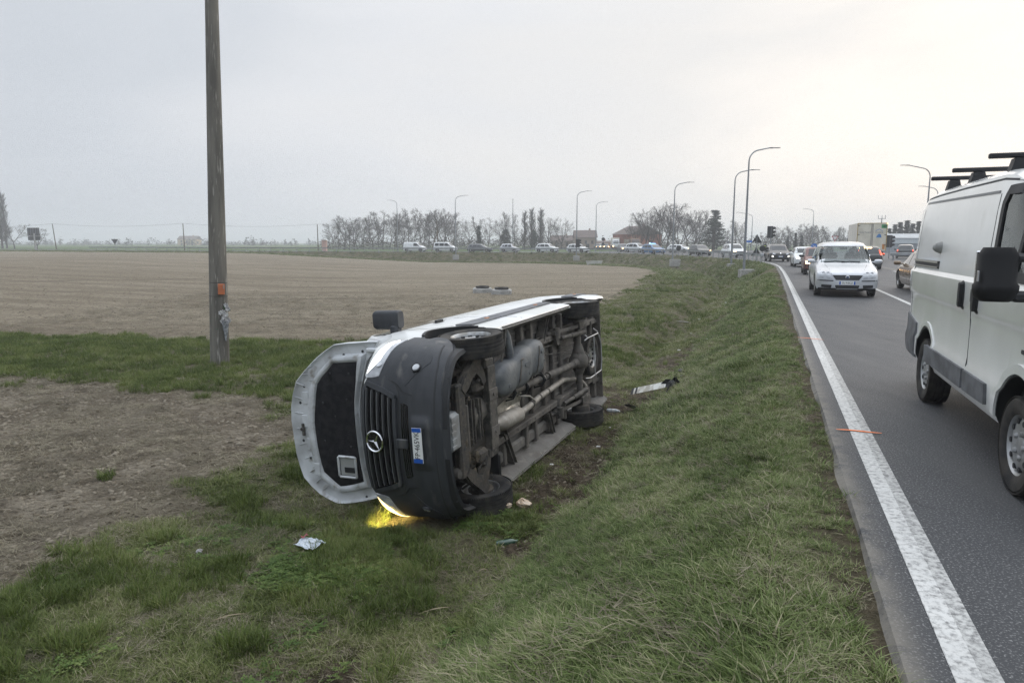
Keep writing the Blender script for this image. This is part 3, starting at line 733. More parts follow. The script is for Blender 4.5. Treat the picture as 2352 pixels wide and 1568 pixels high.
def turf(x0, x1, y0, y1, dens, sc0):
    x, y, D, S, f, p, g = cand(x0, x1, y0, y1, dens)
    so_ = np.maximum(f, p); bare = fbm(x * .55 + 40, y * .55, 3); bare2 = fbm(x * 1.9 + 9, y * 1.9 + 3, 3)
    flat = D < -2.45
    keep = (D < .05 - .22 * rng.random(len(x))) & (so_ < .25 + .35 * rng.random(len(x))) & (rng.random(len(x)) > g * .93) & ~in_van(x, y)
    keep &= ~(flat & (bare > .57) & (rng.random(len(x)) < .35)) & ~((D > -.22) & (rng.random(len(x)) < .4))
    x, y, D, bare, bare2, flat = x[keep], y[keep], D[keep], bare[keep], bare2[keep], flat[keep]; n = len(x); u = rng.random(n)
    rich = fbm(x * .7 + 5, y * .7 + 80, 3)
    strip_ = (y > 12.5) & (x < -2.0)
    idx = np.where(flat, np.where((rich > .56) & (u < .5), rng.integers(9, 12, n), rng.integers(5, 9, n)), rng.integers(0, 5, n))
    idx = np.where(strip_ & (u < .75), rng.integers(9, 12, n), idx)
    idx = np.where(flat & (bare2 > .49) & (u > .50), rng.integers(12, 15, n), idx)
    idx = np.where(~flat & (u > .88), rng.integers(12, 15, n), idx)
    sc = sc0 * (.65 + .7 * rng.random(n)) * np.where(flat, .9, .80 + .8 * np.clip((bare - .35) * 2, 0, 1)) * np.where(D > -.4, .72, 1)
    put(GP, x, y, idx, sc)
turf(-6.5, 3.4, 1.5, 7, 600, 1.0)
turf(-12, 6, 7, 13, 290, 1.1)
turf(-24, 8.5, 13, 23, 120, 1.2)
turf(-5, 15, 23, 45, 36, 1.6)
turf(0, 26, 45, 75, 11, 2.3)
# far banks of the road
ss = 60 + 260 * rng.random(9000); dd = -.3 - 8 * rng.random(9000)
pts = np.array([on_edge(a, b)[:2] for a, b in zip(ss, dd)]); f_, p_, g_ = masks(pts[:, 0], pts[:, 1]); k_ = f_ < .4
put(GP, pts[k_, 0], pts[k_, 1], np.where(rng.random(k_.sum()) < .45, rng.integers(0, 5, k_.sum()), rng.integers(5, 9, k_.sum())), 2.2 + 2.2 * rng.random(k_.sum()))
# dark clumps standing out of the short turf
for (cx, cy, r, n) in ((-1.99, 4.69, .16, 26), (-3.27, 4.72, .2, 26), (-3.55, 6.58, .13, 14), (-3.2, 7.6, .3, 22), (-2.6, 6.0, .1, 9), (-3.7, 5.4, .16, 16), (-2.75, 8.6, .25, 24), (-3.0, 9.3, .2, 20), (-3.05, 4.0, .15, 14),
                      (-.9, 4.3, .14, 12), (-2.3, 7.0, .15, 12), (-5.15, 8.3, .07, 4), (-2.9, 5.3, .12, 10), (-.75, 5.3, .16, 14)):
    a = rng.random(n) * 6.28; q = r * np.sqrt(rng.random(n)); put(GP, cx + q * np.cos(a), cy + q * np.sin(a), rng.integers(9, 12, n), .9 + .55 * rng.random(n))
# bright clover patch
n = 420; a = rng.random(n) * 6.28; q = rng.random(n) ** .7; cx = -1.72 + q * np.cos(a) * .62; cy = 5.75 + q * np.sin(a) * .50; kk_ = fbm(cx * 3, cy * 3, 2) > .44
put(CP, cx[kk_], cy[kk_], rng.integers(15, 17, kk_.sum()), .55 + .4 * rng.random(kk_.sum()))
x, y, D, S, f, p, g = cand(-5, 1.0, 3.2, 8, 26); k_ = (D < -2.5) & (p < .3) & (fbm(x * 1.3 + 70, y * 1.3, 3) > .54) & ~in_van(x, y)
put(CP, x[k_], y[k_], rng.integers(15, 17, k_.sum()), .5 + .5 * rng.random(k_.sum()))
# straw and clods on the bare ground
x, y, D, S, f, p, g = cand(-13, -2.5, 2.5, 15, 60); k_ = (p > .25) & (fbm(x * .8, y * .8 + 20, 3) > .42)
put(LP, x[k_], y[k_], rng.integers(12, 15, k_.sum()), .7 + .8 * rng.random(k_.sum()))
x, y, D, S, f, p, g = cand(-18, 6, 20, 40, 9); k_ = (f > .4)
put(LP, x[k_], y[k_], rng.integers(12, 15, k_.sum()), 1. + 1.2 * rng.random(k_.sum()))
x, y, D, S, f, p, g = cand(-13, -2.5, 2.5, 15, 420); k_ = (p > .45)
put(DP, x[k_], y[k_], rng.integers(17, 20, k_.sum()), .3 + 1.3 * rng.random(k_.sum()) ** 3, .5, dz=-.010)
x, y, D, S, f, p, g = cand(-40, 12, 20, 75, 12); k_ = (f > .5) & (rng.random(len(x)) < np.exp(-(y - 20) / 16))
put(DP, x[k_], y[k_], rng.integers(17, 20, k_.sum()), .6 + 1.4 * rng.random(k_.sum()) ** 2, .5, dz=-.012)
x, y, D, S, f, p, g = cand(-1, 6, 5, 19, 160); k_ = (g > .4) & ~in_van(x, y) & (D < -.3)
put(DP, x[k_], y[k_], rng.integers(17, 20, k_.sum()), .25 + .7 * rng.random(k_.sum()) ** 2, .5, dz=-.01)
for nm, B, lb in (('grass', GP, 'mixed green and straw coloured grass on bank and ditch'), ('straw_litter', LP, 'dry straw lying on the bare soil'),
                  ('clover', CP, 'bright green clover among the short grass'), ('soil_clods', DP, 'loose clods on the bare soil and gouges')):
    scatter(nm, np.concatenate(B['p']), np.concatenate(B['i']), np.concatenate(B['r']), np.concatenate(B['s']), lb, nm.split('_')[0])
# ------------------------------------------------------------------ shared vehicle materials
WHITE = mat('white_paint', (.74, .76, .77), .28, coat=.5, var=(.66, .68, .68), vscale=2.5)
WHITE_D = mat('dusty_white_paint', (.74, .755, .76), .34, coat=.3, var=(.62, .63, .61), vscale=1.4, var2=(.42, .40, .36), v2scale=3.0, v2lo=.62, v2hi=.80)
TYRE = mat('tyre_rubber', (.022, .022, .023), .82, var=(.055, .050, .044), vscale=6, bump=.15, bscale=60, spec=.3)
RIM = mat('steel_rim', (.45, .46, .47), .38, .7, var=(.25, .24, .22), vscale=8)
BLACKPL = mat('black_plastic', (.020, .021, .023), .55, bump=.08, bscale=220, spec=.4)
DARKPL = mat('grey_bumper_plastic', (.044, .047, .053), .50, var=(.036, .039, .044), vscale=5, var2=(.150, .145, .135), v2scale=3.2, v2lo=.58, v2hi=.80, bump=.10, bscale=260, spec=.4, ani=(2.5, .55, 2.5))
TRIMPL = mat('grey_moulding', (.150, .156, .168), .6, var=(.085, .088, .095), vscale=4, bump=.08, bscale=200)
BLACKGL = mat('gloss_black', (.008, .008, .009), .16, spec=.5)
CHROME = mat('chrome', (.80, .81, .83), .14, 1.0)
DGLASS = mat('dark_window_glass', (.018, .021, .024), .05, spec=.55, coat=.4)
LENS = mat('lamp_glass', (.55, .57, .60), .08, coat=1.0, var=(.34, .35, .37), vscale=9)
LAMPW = mat('lit_headlamp', (.9, .9, .9), .3, emit=(1.0, .97, .90), estr=2.0)
LAMPY = mat('lit_warm_headlamp', (.9, .85, .6), .3, emit=(1.0, .74, .30), estr=2.6)
LAMPR = mat('lit_tail_lamp', (.6, .05, .03), .3, emit=(1.0, .10, .03), estr=1.6)
LAMPO = mat('lit_amber_lamp', (.8, .3, .05), .3, emit=(1.0, .66, .30), estr=9.0)
REDL = mat('red_lens', (.30, .015, .012), .15, coat=.5)
AMBER = mat('amber_lens', (.62, .20, .02), .2, coat=.5)
PLATEW = mat('plate_white', (.74, .75, .74), .4)
PLATEB = mat('plate_blue', (.012, .09, .42), .4)
INK = mat('plate_ink', (.012, .012, .014), .5)
SEAM = mat('panel_gap', (.035, .036, .038), .8)
INTER = mat('cabin_trim', (.030, .031, .033), .85)

def tyre_mesh(r, w, grooves=True, n=44):
    p = []; h = w / 2
    ri = r * .615
    p += [(ri, -h * .78), (ri + .012, -h * .86), (r * .80, -h * 1.0), (r * .93, -h * .97), (r * .985, -h * .80)]
    if grooves:
        for k in range(5):
            y0 = -h * .72 + k * h * .288 * 1.25
            y1 = y0 + h * .27
            p += [(r, y0), (r, y1)]
            if k < 4: p += [(r - .010, y1 + .004), (r - .010, y1 + h * .08)]
    else: p += [(r, -h * .6), (r, h * .6)]
    p += [(r * .985, h * .80), (r * .93, h * .97), (r * .80, h * 1.0), (ri + .012, h * .86), (ri, h * .78)]
    m = MB().lathe(p, n, close=True)
    if grooves:   # shoulder sipes
        for sg in (-1, 1):
            for k in range(n * 2):
                a = 2 * math.pi * k / (n * 2)
                m.box((r * .990 * math.cos(a), r * .990 * math.sin(a), sg * h * .80), (.012, .014, h * .30), rot=(0, 0, a))
    return m.mesh('tyre', TYRE, 40)
def rim_mesh(r, w, cover=False, m=None):
    ri = r * .62; h = w / 2; mb = MB()
    mb.lathe([(ri * .99, -h * .8), (ri * .93, -h * .7), (ri * .9, -h * .1), (ri * .9, h * .3), (ri * .94, h * .72), (ri * 1.0, h * .86), (ri * 1.0, h * .78), (ri * .95, h * .4), (ri * .94, -h * .5)], 32, close=True)
    if cover:
        mb.lathe([(0, h * .74), (ri * .28, h * .74), (ri * .34, h * .66), (ri * .62, h * .74), (ri * .78, h * .70), (ri * .93, h * .52), (ri * .9, h * .4), (0, h * .3)], 32)
        mb.mi = 1
        for k in range(10):
            a = 2 * math.pi * k / 10; mb.lathe([(0, 0), (.020, 0), (.020, .02), (0, .02)], 8, M=Matrix.Rotation(a, 4, 'Z') @ Matrix.Translation((ri * .80, 0, h * .60)))
        mb.mi = 0
        for k in range(5):
            a = 2 * math.pi * k / 5; mb.lathe([(0, 0), (.022, 0), (.018, .02), (0, .02)], 8, M=Matrix.Rotation(a, 4, 'Z') @ Matrix.Translation((ri * .42, 0, h * .70)))
    else:
        mb.lathe([(0, h * .62), (ri * .22, h * .62), (ri * .25, h * .30), (ri * .55, h * .28), (ri * .72, h * .46), (ri * .92, h * .20), (ri * .9, h * .1), (0, h * .05)], 32)
        mb.mi = 1
        for k in range(12):
            a = 2 * math.pi * k / 12; mb.lathe([(0, 0), (.024, 0), (.024, .03), (0, .03)], 8, M=Matrix.Rotation(a, 4, 'Z') @ Matrix.Translation((ri * .74, 0, h * .44 - .014)))
        mb.mi = 0
        for k in range(6):
            a = 2 * math.pi * k / 6; mb.lathe([(0, 0), (.014, 0), (.012, .02), (0, .02)], 6, M=Matrix.Rotation(a, 4, 'Z') @ Matrix.Translation((ri * .38, 0, h * .29)))
    return mb.mesh('rim', [m or RIM, BLACKPL], 40)
def add_wheel(parent, loc, side, tm, rm, steer=0.0):
    w = bpy.data.objects.new('wheel', None); COL.objects.link(w); w.parent = parent
    w.matrix_local = Matrix.Translation(loc) @ Matrix.Rotation(steer, 4, 'Z') @ Matrix.Rotation(-side * math.pi / 2, 4, 'X')
    link('tyre', tm, w); link('rim', rm, w); return w

def section_loft(stations, mats, floor_n=0):
    """stations: (x, [(y, z) half section from bottom centre to top centre])"""
    rows = []
    for x, h in stations:
        full = [(x, y, z) for y, z in h] + [(x, -y, z) for y, z in reversed(h[1:-1])]
        rows.append(full)
    mb = MB(); n = len(rows[0]); hn = len(stations[0][1]); vs = [p for r in rows for p in r]; fs = []; ms = []
    for i in range(len(rows) - 1):
        for j in range(n):
            j2 = (j + 1) % n; fs.append((i * n + j, (i + 1) * n + j, (i + 1) * n + j2, i * n + j2))
            jj = j if j < hn - 1 else n - 1 - j
            ms.append(2 if jj < floor_n else 0)
    fs.append(tuple(range(n))); fs.append(tuple((len(rows) - 1) * n + k for k in reversed(range(n)))); ms += [0, 0]
    mb.v = vs; mb.f = fs; mb.m = ms
    me_ = mb.mesh('body', mats, 32)
    import bmesh
    bm = bmesh.new(); bm.from_mesh(me_); bmesh.ops.recalc_face_normals(bm, faces=bm.faces); bm.to_mesh(me_); bm.free()
    return me_
def cyl_mesh(r, y0, y1, x, z, n=40):
    return MB().lathe([(0, y0), (r, y0), (r, y1), (0, y1)][1:3], n, M=Matrix.Translation((x, 0, z)) @ Matrix.Rotation(-math.pi / 2, 4, 'X')).mesh('c', [SEAM], 0)
def box_mesh(x0, x1, y0, y1, z0, z1): return MB().box(((x0 + x1) / 2, (y0 + y1) / 2, (z0 + z1) / 2), (x1 - x0, y1 - y0, z1 - z0)).mesh('c', [SEAM], 0)

def plate(parent, M_, w, h, text, tsize, sx=.8, ends=True):
    p = MB().box((0, 0, 0), (w, h, .006), .002).build('number_plate', PLATEW, parent, mw=M_)
    if ends:
        for sg in (-1, 1): MB().box((sg * (w / 2 - .022), 0, .0034), (.042, h * .94, .002)).build('plate_band', PLATEB, p)
    t = link('plate_text', text_mesh(text, tsize, 'plate_text', INK, sx=sx), p, loc=(0, 0, .0042)); return p
FRONT_AX = lambda x, y, z, tilt=0: Matrix.Translation((x, y, z)) @ Matrix(((0, 0, 1, 0), (1, 0, 0, 0), (0, 1, 0, 0), (0, 0, 0, 1))) @ Matrix.Rotation(tilt, 4, 'X')

# ------------------------------------------------------------------ the overturned van
UNDER = mat('underbody', (.095, .088, .080), .85, var=(.165, .150, .132), vscale=3.5, var2=(.055, .048, .040), v2scale=14, v2lo=.50, v2hi=.72, bump=.25, bscale=30)
UNDER2 = mat('dusty_floor_panel', (.165, .158, .147), .88, var=(.115, .105, .094), vscale=2.6, var2=(.23, .215, .19), v2scale=9, v2lo=.55, v2hi=.75, bump=.2, bscale=22)
CHASSIS = mat('chassis_black', (.045, .043, .040), .72, var=(.115, .105, .092), vscale=6, var2=(.17, .155, .13), v2scale=22, v2lo=.56, v2hi=.76, bump=.25, bscale=40)
RUSTY = mat('muddy_rusty_steel', (.062, .054, .045), .85, var=(.040, .038, .036), vscale=7, var2=(.115, .098, .076), v2scale=20, v2lo=.50, v2hi=.80, bump=.35, bscale=35)
TANKM = mat('tank_plastic', (.080, .090, .100), .55, var=(.14, .148, .152), vscale=4.5, var2=(.075, .08, .085), v2scale=16, v2lo=.55, v2hi=.72, bump=.15, bscale=30)
EXH = mat('exhaust_steel', (.30, .28, .25), .6, .2, var=(.23, .21, .18), vscale=5, var2=(.37, .35, .32), v2scale=12)
BATT = mat('grey_box_plastic', (.27, .285, .295), .6, var=(.20, .20, .195), vscale=7, bump=.15, bscale=30)
SHIELD = mat('aluminium_shield', (.62, .60, .54), .42, .7, var=(.40, .38, .33), vscale=12, bump=.4, bscale=30)
HOODIN = mat('hood_inner_paint', (.60, .625, .645), .35, var=(.42, .435, .445), vscale=4, var2=(.20, .18, .15), v2scale=7, v2lo=.58, v2hi=.74, coat=.3)
FELT = mat('hood_insulation', (.014, .014, .016), .95, var=(.024, .024, .026), vscale=12, bump=.3, bscale=90, spec=.2)
MUD = mat('mud', (.060, .048, .034), .95, var=(.10, .082, .058), vscale=20, bump=.6, bscale=40)

def make_hero():
    root = bpy.data.objects.new('overturned_van', None); COL.objects.link(root); root.matrix_world = VAN_M
    tag(root, 'white cargo van lying on its side in the ditch with its bonnet open', 'van')
    TOP = [(-5.02, 2.28), (-4.92, 2.37), (-4.6, 2.42), (-1.45, 2.42), (-1.0, 2.38), (-.62, 2.25), (-.40, 2.08), (-.15, 1.76), (.10, 1.42), (.3, 1.31), (.7, 1.27), (.91, 1.22)]
    xs = [-5.02, -4.98, -4.9, -4.75, -4.5] + [-4.2 + .35 * k for k in range(9)] + [-1.2, -1.05, -.9, -.75, -.6, -.45, -.3, -.15, 0, .1, .2, .3] + [.3 + .608 * math.sin(math.pi / 2 * k / 14) for k in range(1, 15)]
    st = []
    for x in sorted(xs):
        T = sinterp(TOP, x); nose = min(1, max(0, (x - .12) / .25))
        w = 1.0 if x < .3 else .995 * max(0.02, (1 - ((x - .3) / .61) ** 3)) ** (1 / 2.3)
        w *= 1 - .03 * min(1, max(0, (x - .05) / .3)) * (1 - min(1, max(0, (x - .5) / .3)))
        if x < -4.6: w = 1.0 - .035 * ((-4.6 - x) / .42) ** 2
        fz = lerp(.56, .50, nose); lip = lerp(.30, .21, nose)
        belt = min(1.38, T - .10); k = (belt - .42) / (1.38 - .42); Z = lambda z: .42 + (z - .42) * k
        wr = lerp(.80, w * .80, nose) if x > -.9 else .80
        if -.9 <= x <= .12: wr = lerp(.82, .88, (x + .9) / 1.02)
        tk = lambda a, b: lerp(a, b, min(1, max(0, (x - .15) / .3)))
        h = [(0, fz), (w * .45, fz), (w * .80, fz), (w * tk(.855, .82), fz - .04), (w * tk(.885, .84), lip + .06), (w * tk(.93, .87), lip), (w * tk(.972, .91), lip + .02), (w * tk(.993, .945), .42), (w * tk(1, .972), Z(.62)), (w * 1.004, Z(.9)), (w * .998, Z(1.15)), (w * .985, belt)]
        up = T - belt; ys = lerp(w * .985, wr, .35), lerp(w * .985, wr, .8)
        h += [(ys[0], belt + up * .45), (ys[1], belt + up * .84), (wr * .94, belt + up * .955), (wr * .7, belt + up * .99), (0, T)]
        st.append((x, h))
    body = section_loft(st, [WHITE_D, BLACKPL, UNDER2], 5)
    raw = bvh_of(body)
    cuts = []
    for x in (0, -3.665):
        for sg in (-1, 1): cuts.append(cyl_mesh(.455, *( (.60, 1.3) if sg > 0 else (-1.3, -.60)), x, .41))
    cuts.append(box_mesh(.02, .80, -.64, .64, -.5, 3))
    for pg in body.polygons:
        c_ = pg.center
        if c_.x > .22 and (c_.z < .90 or (abs(c_.y) < .62 and c_.z < 1.30)): pg.material_index = 1
    body = boolean(body, cuts); B = link('body', body, root); bv = bvh_of(body)
    L, Rr = side_ray(1), side_ray(-1)
    # windows
    for sg in (1, -1):
        r_ = side_ray(sg)
        patch(bv, r_, [(-1.42, 1.44), (-.12, 1.44), (-.46, 1.98), (-1.40, 2.06)], .002, .003, 8, 6, .06).build('door_window', DGLASS, root)
    patch(bv, front_ray, [(-.80, 1.46), (.80, 1.46), (.74, 2.14), (-.74, 2.14)], .002, .003, 10, 8, .03).build('windscreen', DGLASS, root)
    # side mouldings, markers, handle, seams on both flanks
    for sg in (1, -1):
        r_ = side_ray(sg)
        for (x0, x1, nm) in ((-1.32, -.52, 'a'), (-3.16, -1.36, 'b'), (-4.98, -4.22, 'c')):
            patch(bv, r_, [(x0, .60), (x1, .60), (x1 + (.04 if nm == 'a' else 0), .80), (x0 - (.05 if nm == 'b' else 0), .80)], .002, .018, 8, 3).build('side_moulding', TRIMPL, root)
        for x in (-1.12, -2.78, -4.6): patch(bv, r_, [(x - .045, .672), (x + .045, .672), (x + .045, .715), (x - .045, .715)], .02, .008, 4, 3, .6).build('side_marker', AMBER, root)
        patch(bv, r_, [(-1.10, 1.27), (-.86, 1.27), (-.86, 1.36), (-1.10, 1.36)], .001, .002, 6, 4, .7).build('handle_recess', BLACKPL, root)
        hd = patch(bv, r_, [(-1.08, 1.30), (-.90, 1.30), (-.90, 1.335), (-1.08, 1.335)], .012, .022, 6, 3, .3).build('door_handle', BLACKPL, root)
        strip(bv, r_, [(-1.48, .36), (-1.48, 2.10), (-1.40, 2.14)], .010, 0, .0015).build('door_gap', SEAM, root)
        strip(bv, r_, [(-.50, .84), (-.28, .98), (-.22, 1.40)], .010, 0, .0015).build('door_gap', SEAM, root)
        strip(bv, r_, [(-1.50, 1.32), (-4.95, 1.30)], .02, 0, .0025).build('swage_line', WHITE, root)
        strip(bv, r_, [(-1.50, 2.10), (-4.95, 2.10)], .018, 0, .003).build('roof_gutter', TRIMPL, root)
        strip(bv, r_, [(-2.0, 1.42), (-4.8, 1.40), (-4.8, 2.0), (-2.0, 2.02), (-2.0, 1.42)], .02, 0, .0025).build('panel_swage', WHITE, root)
        # arch edge
        for x in (0, -3.665):
            pts = [(x + .47 * math.cos(a), .41 + .47 * math.sin(a)) for a in [math.pi * k / 18 for k in range(1, 18)] if not (x == 0 and math.cos(a) > .62)]
            strip(raw, r_, pts, .035, 0, .012).build('arch_lip', BLACKPL, root)
    # front bumper: one moulded shell round the nose
    PR = polar_ray(.1); zl = [(0, .235), (48, .235), (64, .255), (72, .34), (76, .44)]
    zh = [(0, .80), (30, .80), (34, 1.0), (37, 1.17), (40.3, 1.185), (41.3, 1.02), (55, .945), (70, .865), (76, .865)]
    prof = [(.20, -.005), (.26, .010), (.33, .026), (.44, .040), (.56, .042), (.62, .030), (.68, .014), (.78, .018), (.86, .018), (.95, .014), (1.05, .010)]
    rows = []; NA = 100; NZ = 18
    for i in range(NA + 1):
        a = -76 + 152 * i / NA; r = []
        for j in range(NZ + 1):
            z = lerp(interp(zl, abs(a)), interp(zh, abs(a)), j / NZ); o_, d_ = PR(a, min(max(z, .27), 1.0)); h_ = raw.ray_cast(o_, d_)[0]; h_ = h_ if h_ is not None else raw.find_nearest(o_ + d_ * 8.2)[0]
            off = sinterp(prof, z)
            ledge = .030 * (1 - sstep(13, 20, abs(a))) * sstep(.36, .43, z) * (1 - sstep(.57, .65, z)); p = h_ - d_ * (off + ledge); p.z = z
            if j == 0: p = h_ + d_ * .05; p.z = z
            r.append(tuple(p))
        rows.append(r)
    mb = MB().grid(rows); mb.grid([[tuple(Vector(p) + Vector((-.045, -.02 * (1 if p[1] > .5 else -1 if p[1] < -.5 else 0), 0))) for p in r] for r in rows])
    mb.build('front_bumper', DARKPL, root, 28); bb = BVHTree.FromPolygons([Vector(v) for v in mb.v], mb.f)
    patch(bb, PR, [(-25, .645), (25, .645), (27, .735), (-27, .735)], .001, .002, 16, 4, .1).build('lower_intake', BLACKGL, root)
    for z in (.668, .69, .712): strip(bb, PR, [(-25, z), (25, z)], .008, .002, .006, step=3).build('intake_slat', BLACKPL, root)
    MB().box((.995, 0, .69), (.03, .10, .13), .008).build('intake_bridge', DARKPL, root)
    for sg in (1, -1):
        q = patch(bb, PR, [(sg * 56, .44), (sg * 50, .42), (sg * 36, .70), (sg * 40, .73)], .0, .005, 8, 6, .25).build('fog_lamp_recess', TRIMPL if False else DARKPL, root)
        o_, d_ = PR(sg * 46.5, .575); h_ = bb.ray_cast(o_, d_)[0]; Mx = AX(-d_, h_ - d_ * .004)
        fo = MB().lathe([(.056, -.01), (.056, .012), (.046, .014), (.044, .004), (0, .002)], 20, M=Mx).build('fog_lamp', BLACKPL, root)
        MB().lathe([(.043, .002), (.036, .012), (0, .016)], 20, M=Mx).build('fog_lens', LENS, fo)
        strip(bb, PR, [(sg * 31, .60), (sg * 33, .72), (sg * 37, .78), (sg * 39, .85)], .3 if False else .02, .0, .006, step=2).build('bumper_crease', BLACKPL, root)
    strip(bb, PR, [(-40, .90), (-37, .80), (-32, .762), (0, .758), (32, .762), (37, .80), (40, .90)], .013, .0, .003, step=2).build('bumper_gap', SEAM, root)
    strip(bb, PR, [(-66, .40), (-48, .345), (0, .34), (48, .345), (66, .40)], .016, .0, .004, step=2).build('bumper_gap', SEAM, root)
    # grille with slats and star
    gq = [(-.46, .825), (.46, .825), (.565, 1.165), (-.565, 1.165)]
    G = patch(raw, front_ray, gq, .012, .006, 18, 6, .10).build('grille', BLACKGL, root)
    for k, z in enumerate((.865, .935, 1.005, 1.075, 1.14)):
        hw = lerp(.44, .55, (z - .825) / .34); strip(raw, front_ray, [(-hw, z), (hw, z)], .026, .02, .022, step=.06).build('grille_slat', BLACKPL, root)
        strip(raw, front_ray, [(-hw, z + .010), (hw, z + .010)], .006, .04, .004, step=.06).build('slat_edge', mat('dull_grey_trim', (.14, .145, .15), .4), root)
    for sg in (1, -1): strip(raw, front_ray, [(sg * .455, .80), (sg * .52, .94), (sg * .585, 1.15), (sg * .52, 1.185)], .045, .015, .03).build('grille_frame', DARKPL, root)
    strip(raw, front_ray, [(-.45, .80), (.45, .80)], .04, .02, .03).build('grille_frame', DARKPL, root)
    strip(raw, front_ray, [(-.54, 1.185), (.54, 1.185)], .03, .015, .03).build('grille_frame', DARKPL, root)
    sx = .968; Ms = FRONT_AX(sx, 0, 1.03, -.12)
    E = MB().lathe([(0, 0), (.115, 0), (.112, .012), (0, .012)], 36, M=Ms).build('badge', BLACKGL, root)
    MB().lathe([(.112, .010), (.116, .022), (.106, .030), (.096, .022), (.098, .010)], 40, M=Ms, close=True).build('badge_ring', CHROME, E)
    mb = MB(); vs = [(0, 0, .034)]; fs = []
    for k in range(3):
        a = math.pi / 2 + k * 2.0944; b_ = a + 1.0472
        vs += [(.100 * math.cos(a), .100 * math.sin(a), .016), (.020 * math.cos(b_), .020 * math.sin(b_), .012)]
    for k in range(6): fs.append((0, 1 + k, 1 + (k + 1) % 6))
    mb.add(vs, fs, Ms); mb.build('badge_star', CHROME, E, 10)
    plate(root, FRONT_AX(1.018, 0, .50, .02), .36, .110, 'FP·465VK', .082, .86)
    # headlamps
    for sg, lm in ((1, LAMPW), (-1, LAMPY)):
        Hh = patch(raw, PR, [(sg * 71, .87), (sg * 41, 1.02), (sg * 40.5, 1.205), (sg * 68, 1.03)], .006, .014, 12, 6, .20, bulge=.014)
        Ho = Hh.build('headlight', LENS, root); hb = BVHTree.FromPolygons([Vector(v) for v in Hh.v], Hh.f)
        patch(hb, PR, [(sg * 68.5, .93), (sg * 50, 1.03), (sg * 42, 1.195), (sg * 67, 1.025)], .001, .003, 10, 4, .30).build('lamp', lm, Ho)
        o_, d_ = PR(sg * 48, 1.035); h_ = hb.ray_cast(o_, d_)[0]
        MB().lathe([(.034, 0), (.030, .006), (.012, .008), (0, .006)], 18, M=AX(-d_, h_)).build('projector', LENS, Ho)
    # scuttle, wipers at the foot of the windscreen
    MB().box((.0, 0, 1.40), (.12, 1.5, .05), .015).build('scuttle', BLACKPL, root)
    # mirror (near side is crushed under the van)
    mm = MB().box((-.22, .985, 1.47), (.14, .16, .11), .03).build('mirror_foot', DARKPL, root)
    mb = MB(); prof_ = [(.0, .86), (.10, 1.0), (.9, 1.0), (1.0, .84)]; rows = []
    for t, k in prof_:
        z = lerp(1.40, 1.76, t); r = []
        for q in range(16):
            th = 2 * math.pi * q / 16; c, s = math.cos(th), math.sin(th)
            r.append((-.24 + .075 * k * math.copysign(abs(c) ** .5, c), 1.115 + .115 * k * math.copysign(abs(s) ** .5, s), z))
        rows.append(r)
    mb.grid(rows, closeu=True); mb.f.append(tuple(reversed(range(16)))); mb.f.append(tuple(48 + k for k in range(16))); mb.m += [0, 0]
    Mi = mb.build('mirror', DARKPL, root, 50); strip(BVHTree.FromPolygons([Vector(v) for v in mb.v], mb.f), lambda a, b_: (Vector((5, a, b_)), Vector((-1, 0, 0))), [(1.0, 1.53), (1.14, 1.53), (1.20, 1.50), (1.22, 1.42)], .006, 0, .001).build('mirror_gap', SEAM, Mi)
    MB().box((-.318, 1.115, 1.58), (.006, .19, .27), .02).build('mirror_glass', CHROME, Mi)
    # open bonnet: inner face towards the viewer
    HX = .47
    ol = [(0, 2.60), (.16, 2.585), (.32, 2.54), (.48, 2.47), (.60, 2.34), (.69, 2.23), (.77, 2.13), (.85, 2.00), (.92, 1.87), (.94, 1.70), (.95, 1.53), (.96, 1.38), (.96, 1.27), (.86, 1.32), (.75, 1.42), (.45, 1.52), (.19, 1.57)]
    orr = [(0, 2.60), (-.22, 2.59), (-.41, 2.58), (-.56, 2.55), (-.70, 2.51), (-.80, 2.41), (-.89, 2.29), (-.94, 2.17), (-.98, 2.04), (-.97, 1.92), (-.95, 1.80), (-.90, 1.60), (-.84, 1.41), (-.75, 1.46), (-.57, 1.55), (-.3, 1.565), (0, 1.575)]
    il = [(0, 2.23), (.12, 2.215), (.25, 2.19), (.38, 2.165), (.47, 2.14), (.56, 2.06), (.62, 1.99), (.67, 1.94), (.72, 1.89), (.725, 1.80), (.73, 1.70), (.735, 1.62), (.74, 1.56), (.62, 1.575), (.48, 1.59), (.30, 1.62), (.15, 1.63)]
    irr = [(0, 2.23), (-.15, 2.228), (-.30, 2.22), (-.42, 2.205), (-.52, 2.19), (-.60, 2.17), (-.66, 2.09), (-.72, 2.01), (-.76, 1.95), (-.745, 1.86), (-.72, 1.76), (-.69, 1.66), (-.67, 1.60), (-.55, 1.61), (-.40, 1.62), (-.19, 1.63), (0, 1.632)]
    ring = ol + list(reversed(orr[1:])); inner = il + list(reversed(irr[1:]))
    def hood_ring(f, dx):
        out_ = []
        for (y, z), (y2, z2) in zip(ring, inner):
            if f <= 1: yy, zz = lerp(y, y2, f), lerp(z, z2, f)
            else: yy, zz = y2 * (2 - f), 1.9 + (z2 - 1.9) * (2 - f)
            out_.append((HX + dx - .03 * (yy / .95) ** 2 - .05 * max(0, (zz - 2.0)) ** 1.5, yy, zz))
        return out_
    lv = [(0, -.035), (0, .0), (.04, .010), (.10, -.010), (.22, -.022), (.62, -.024), (.74, .026), (.86, .034), (.96, .030), (1.02, .008)]
    rows = [hood_ring(f, dx) for f, dx in lv]; back = hood_ring(.8, -.045)
    mb = MB().grid(rows, closeu=True); mb.f.append(tuple(range((len(lv) - 1) * len(ring), len(lv) * len(ring)))); mb.m.append(0)
    n0 = len(mb.v); mb.v += back; nr = len(ring)
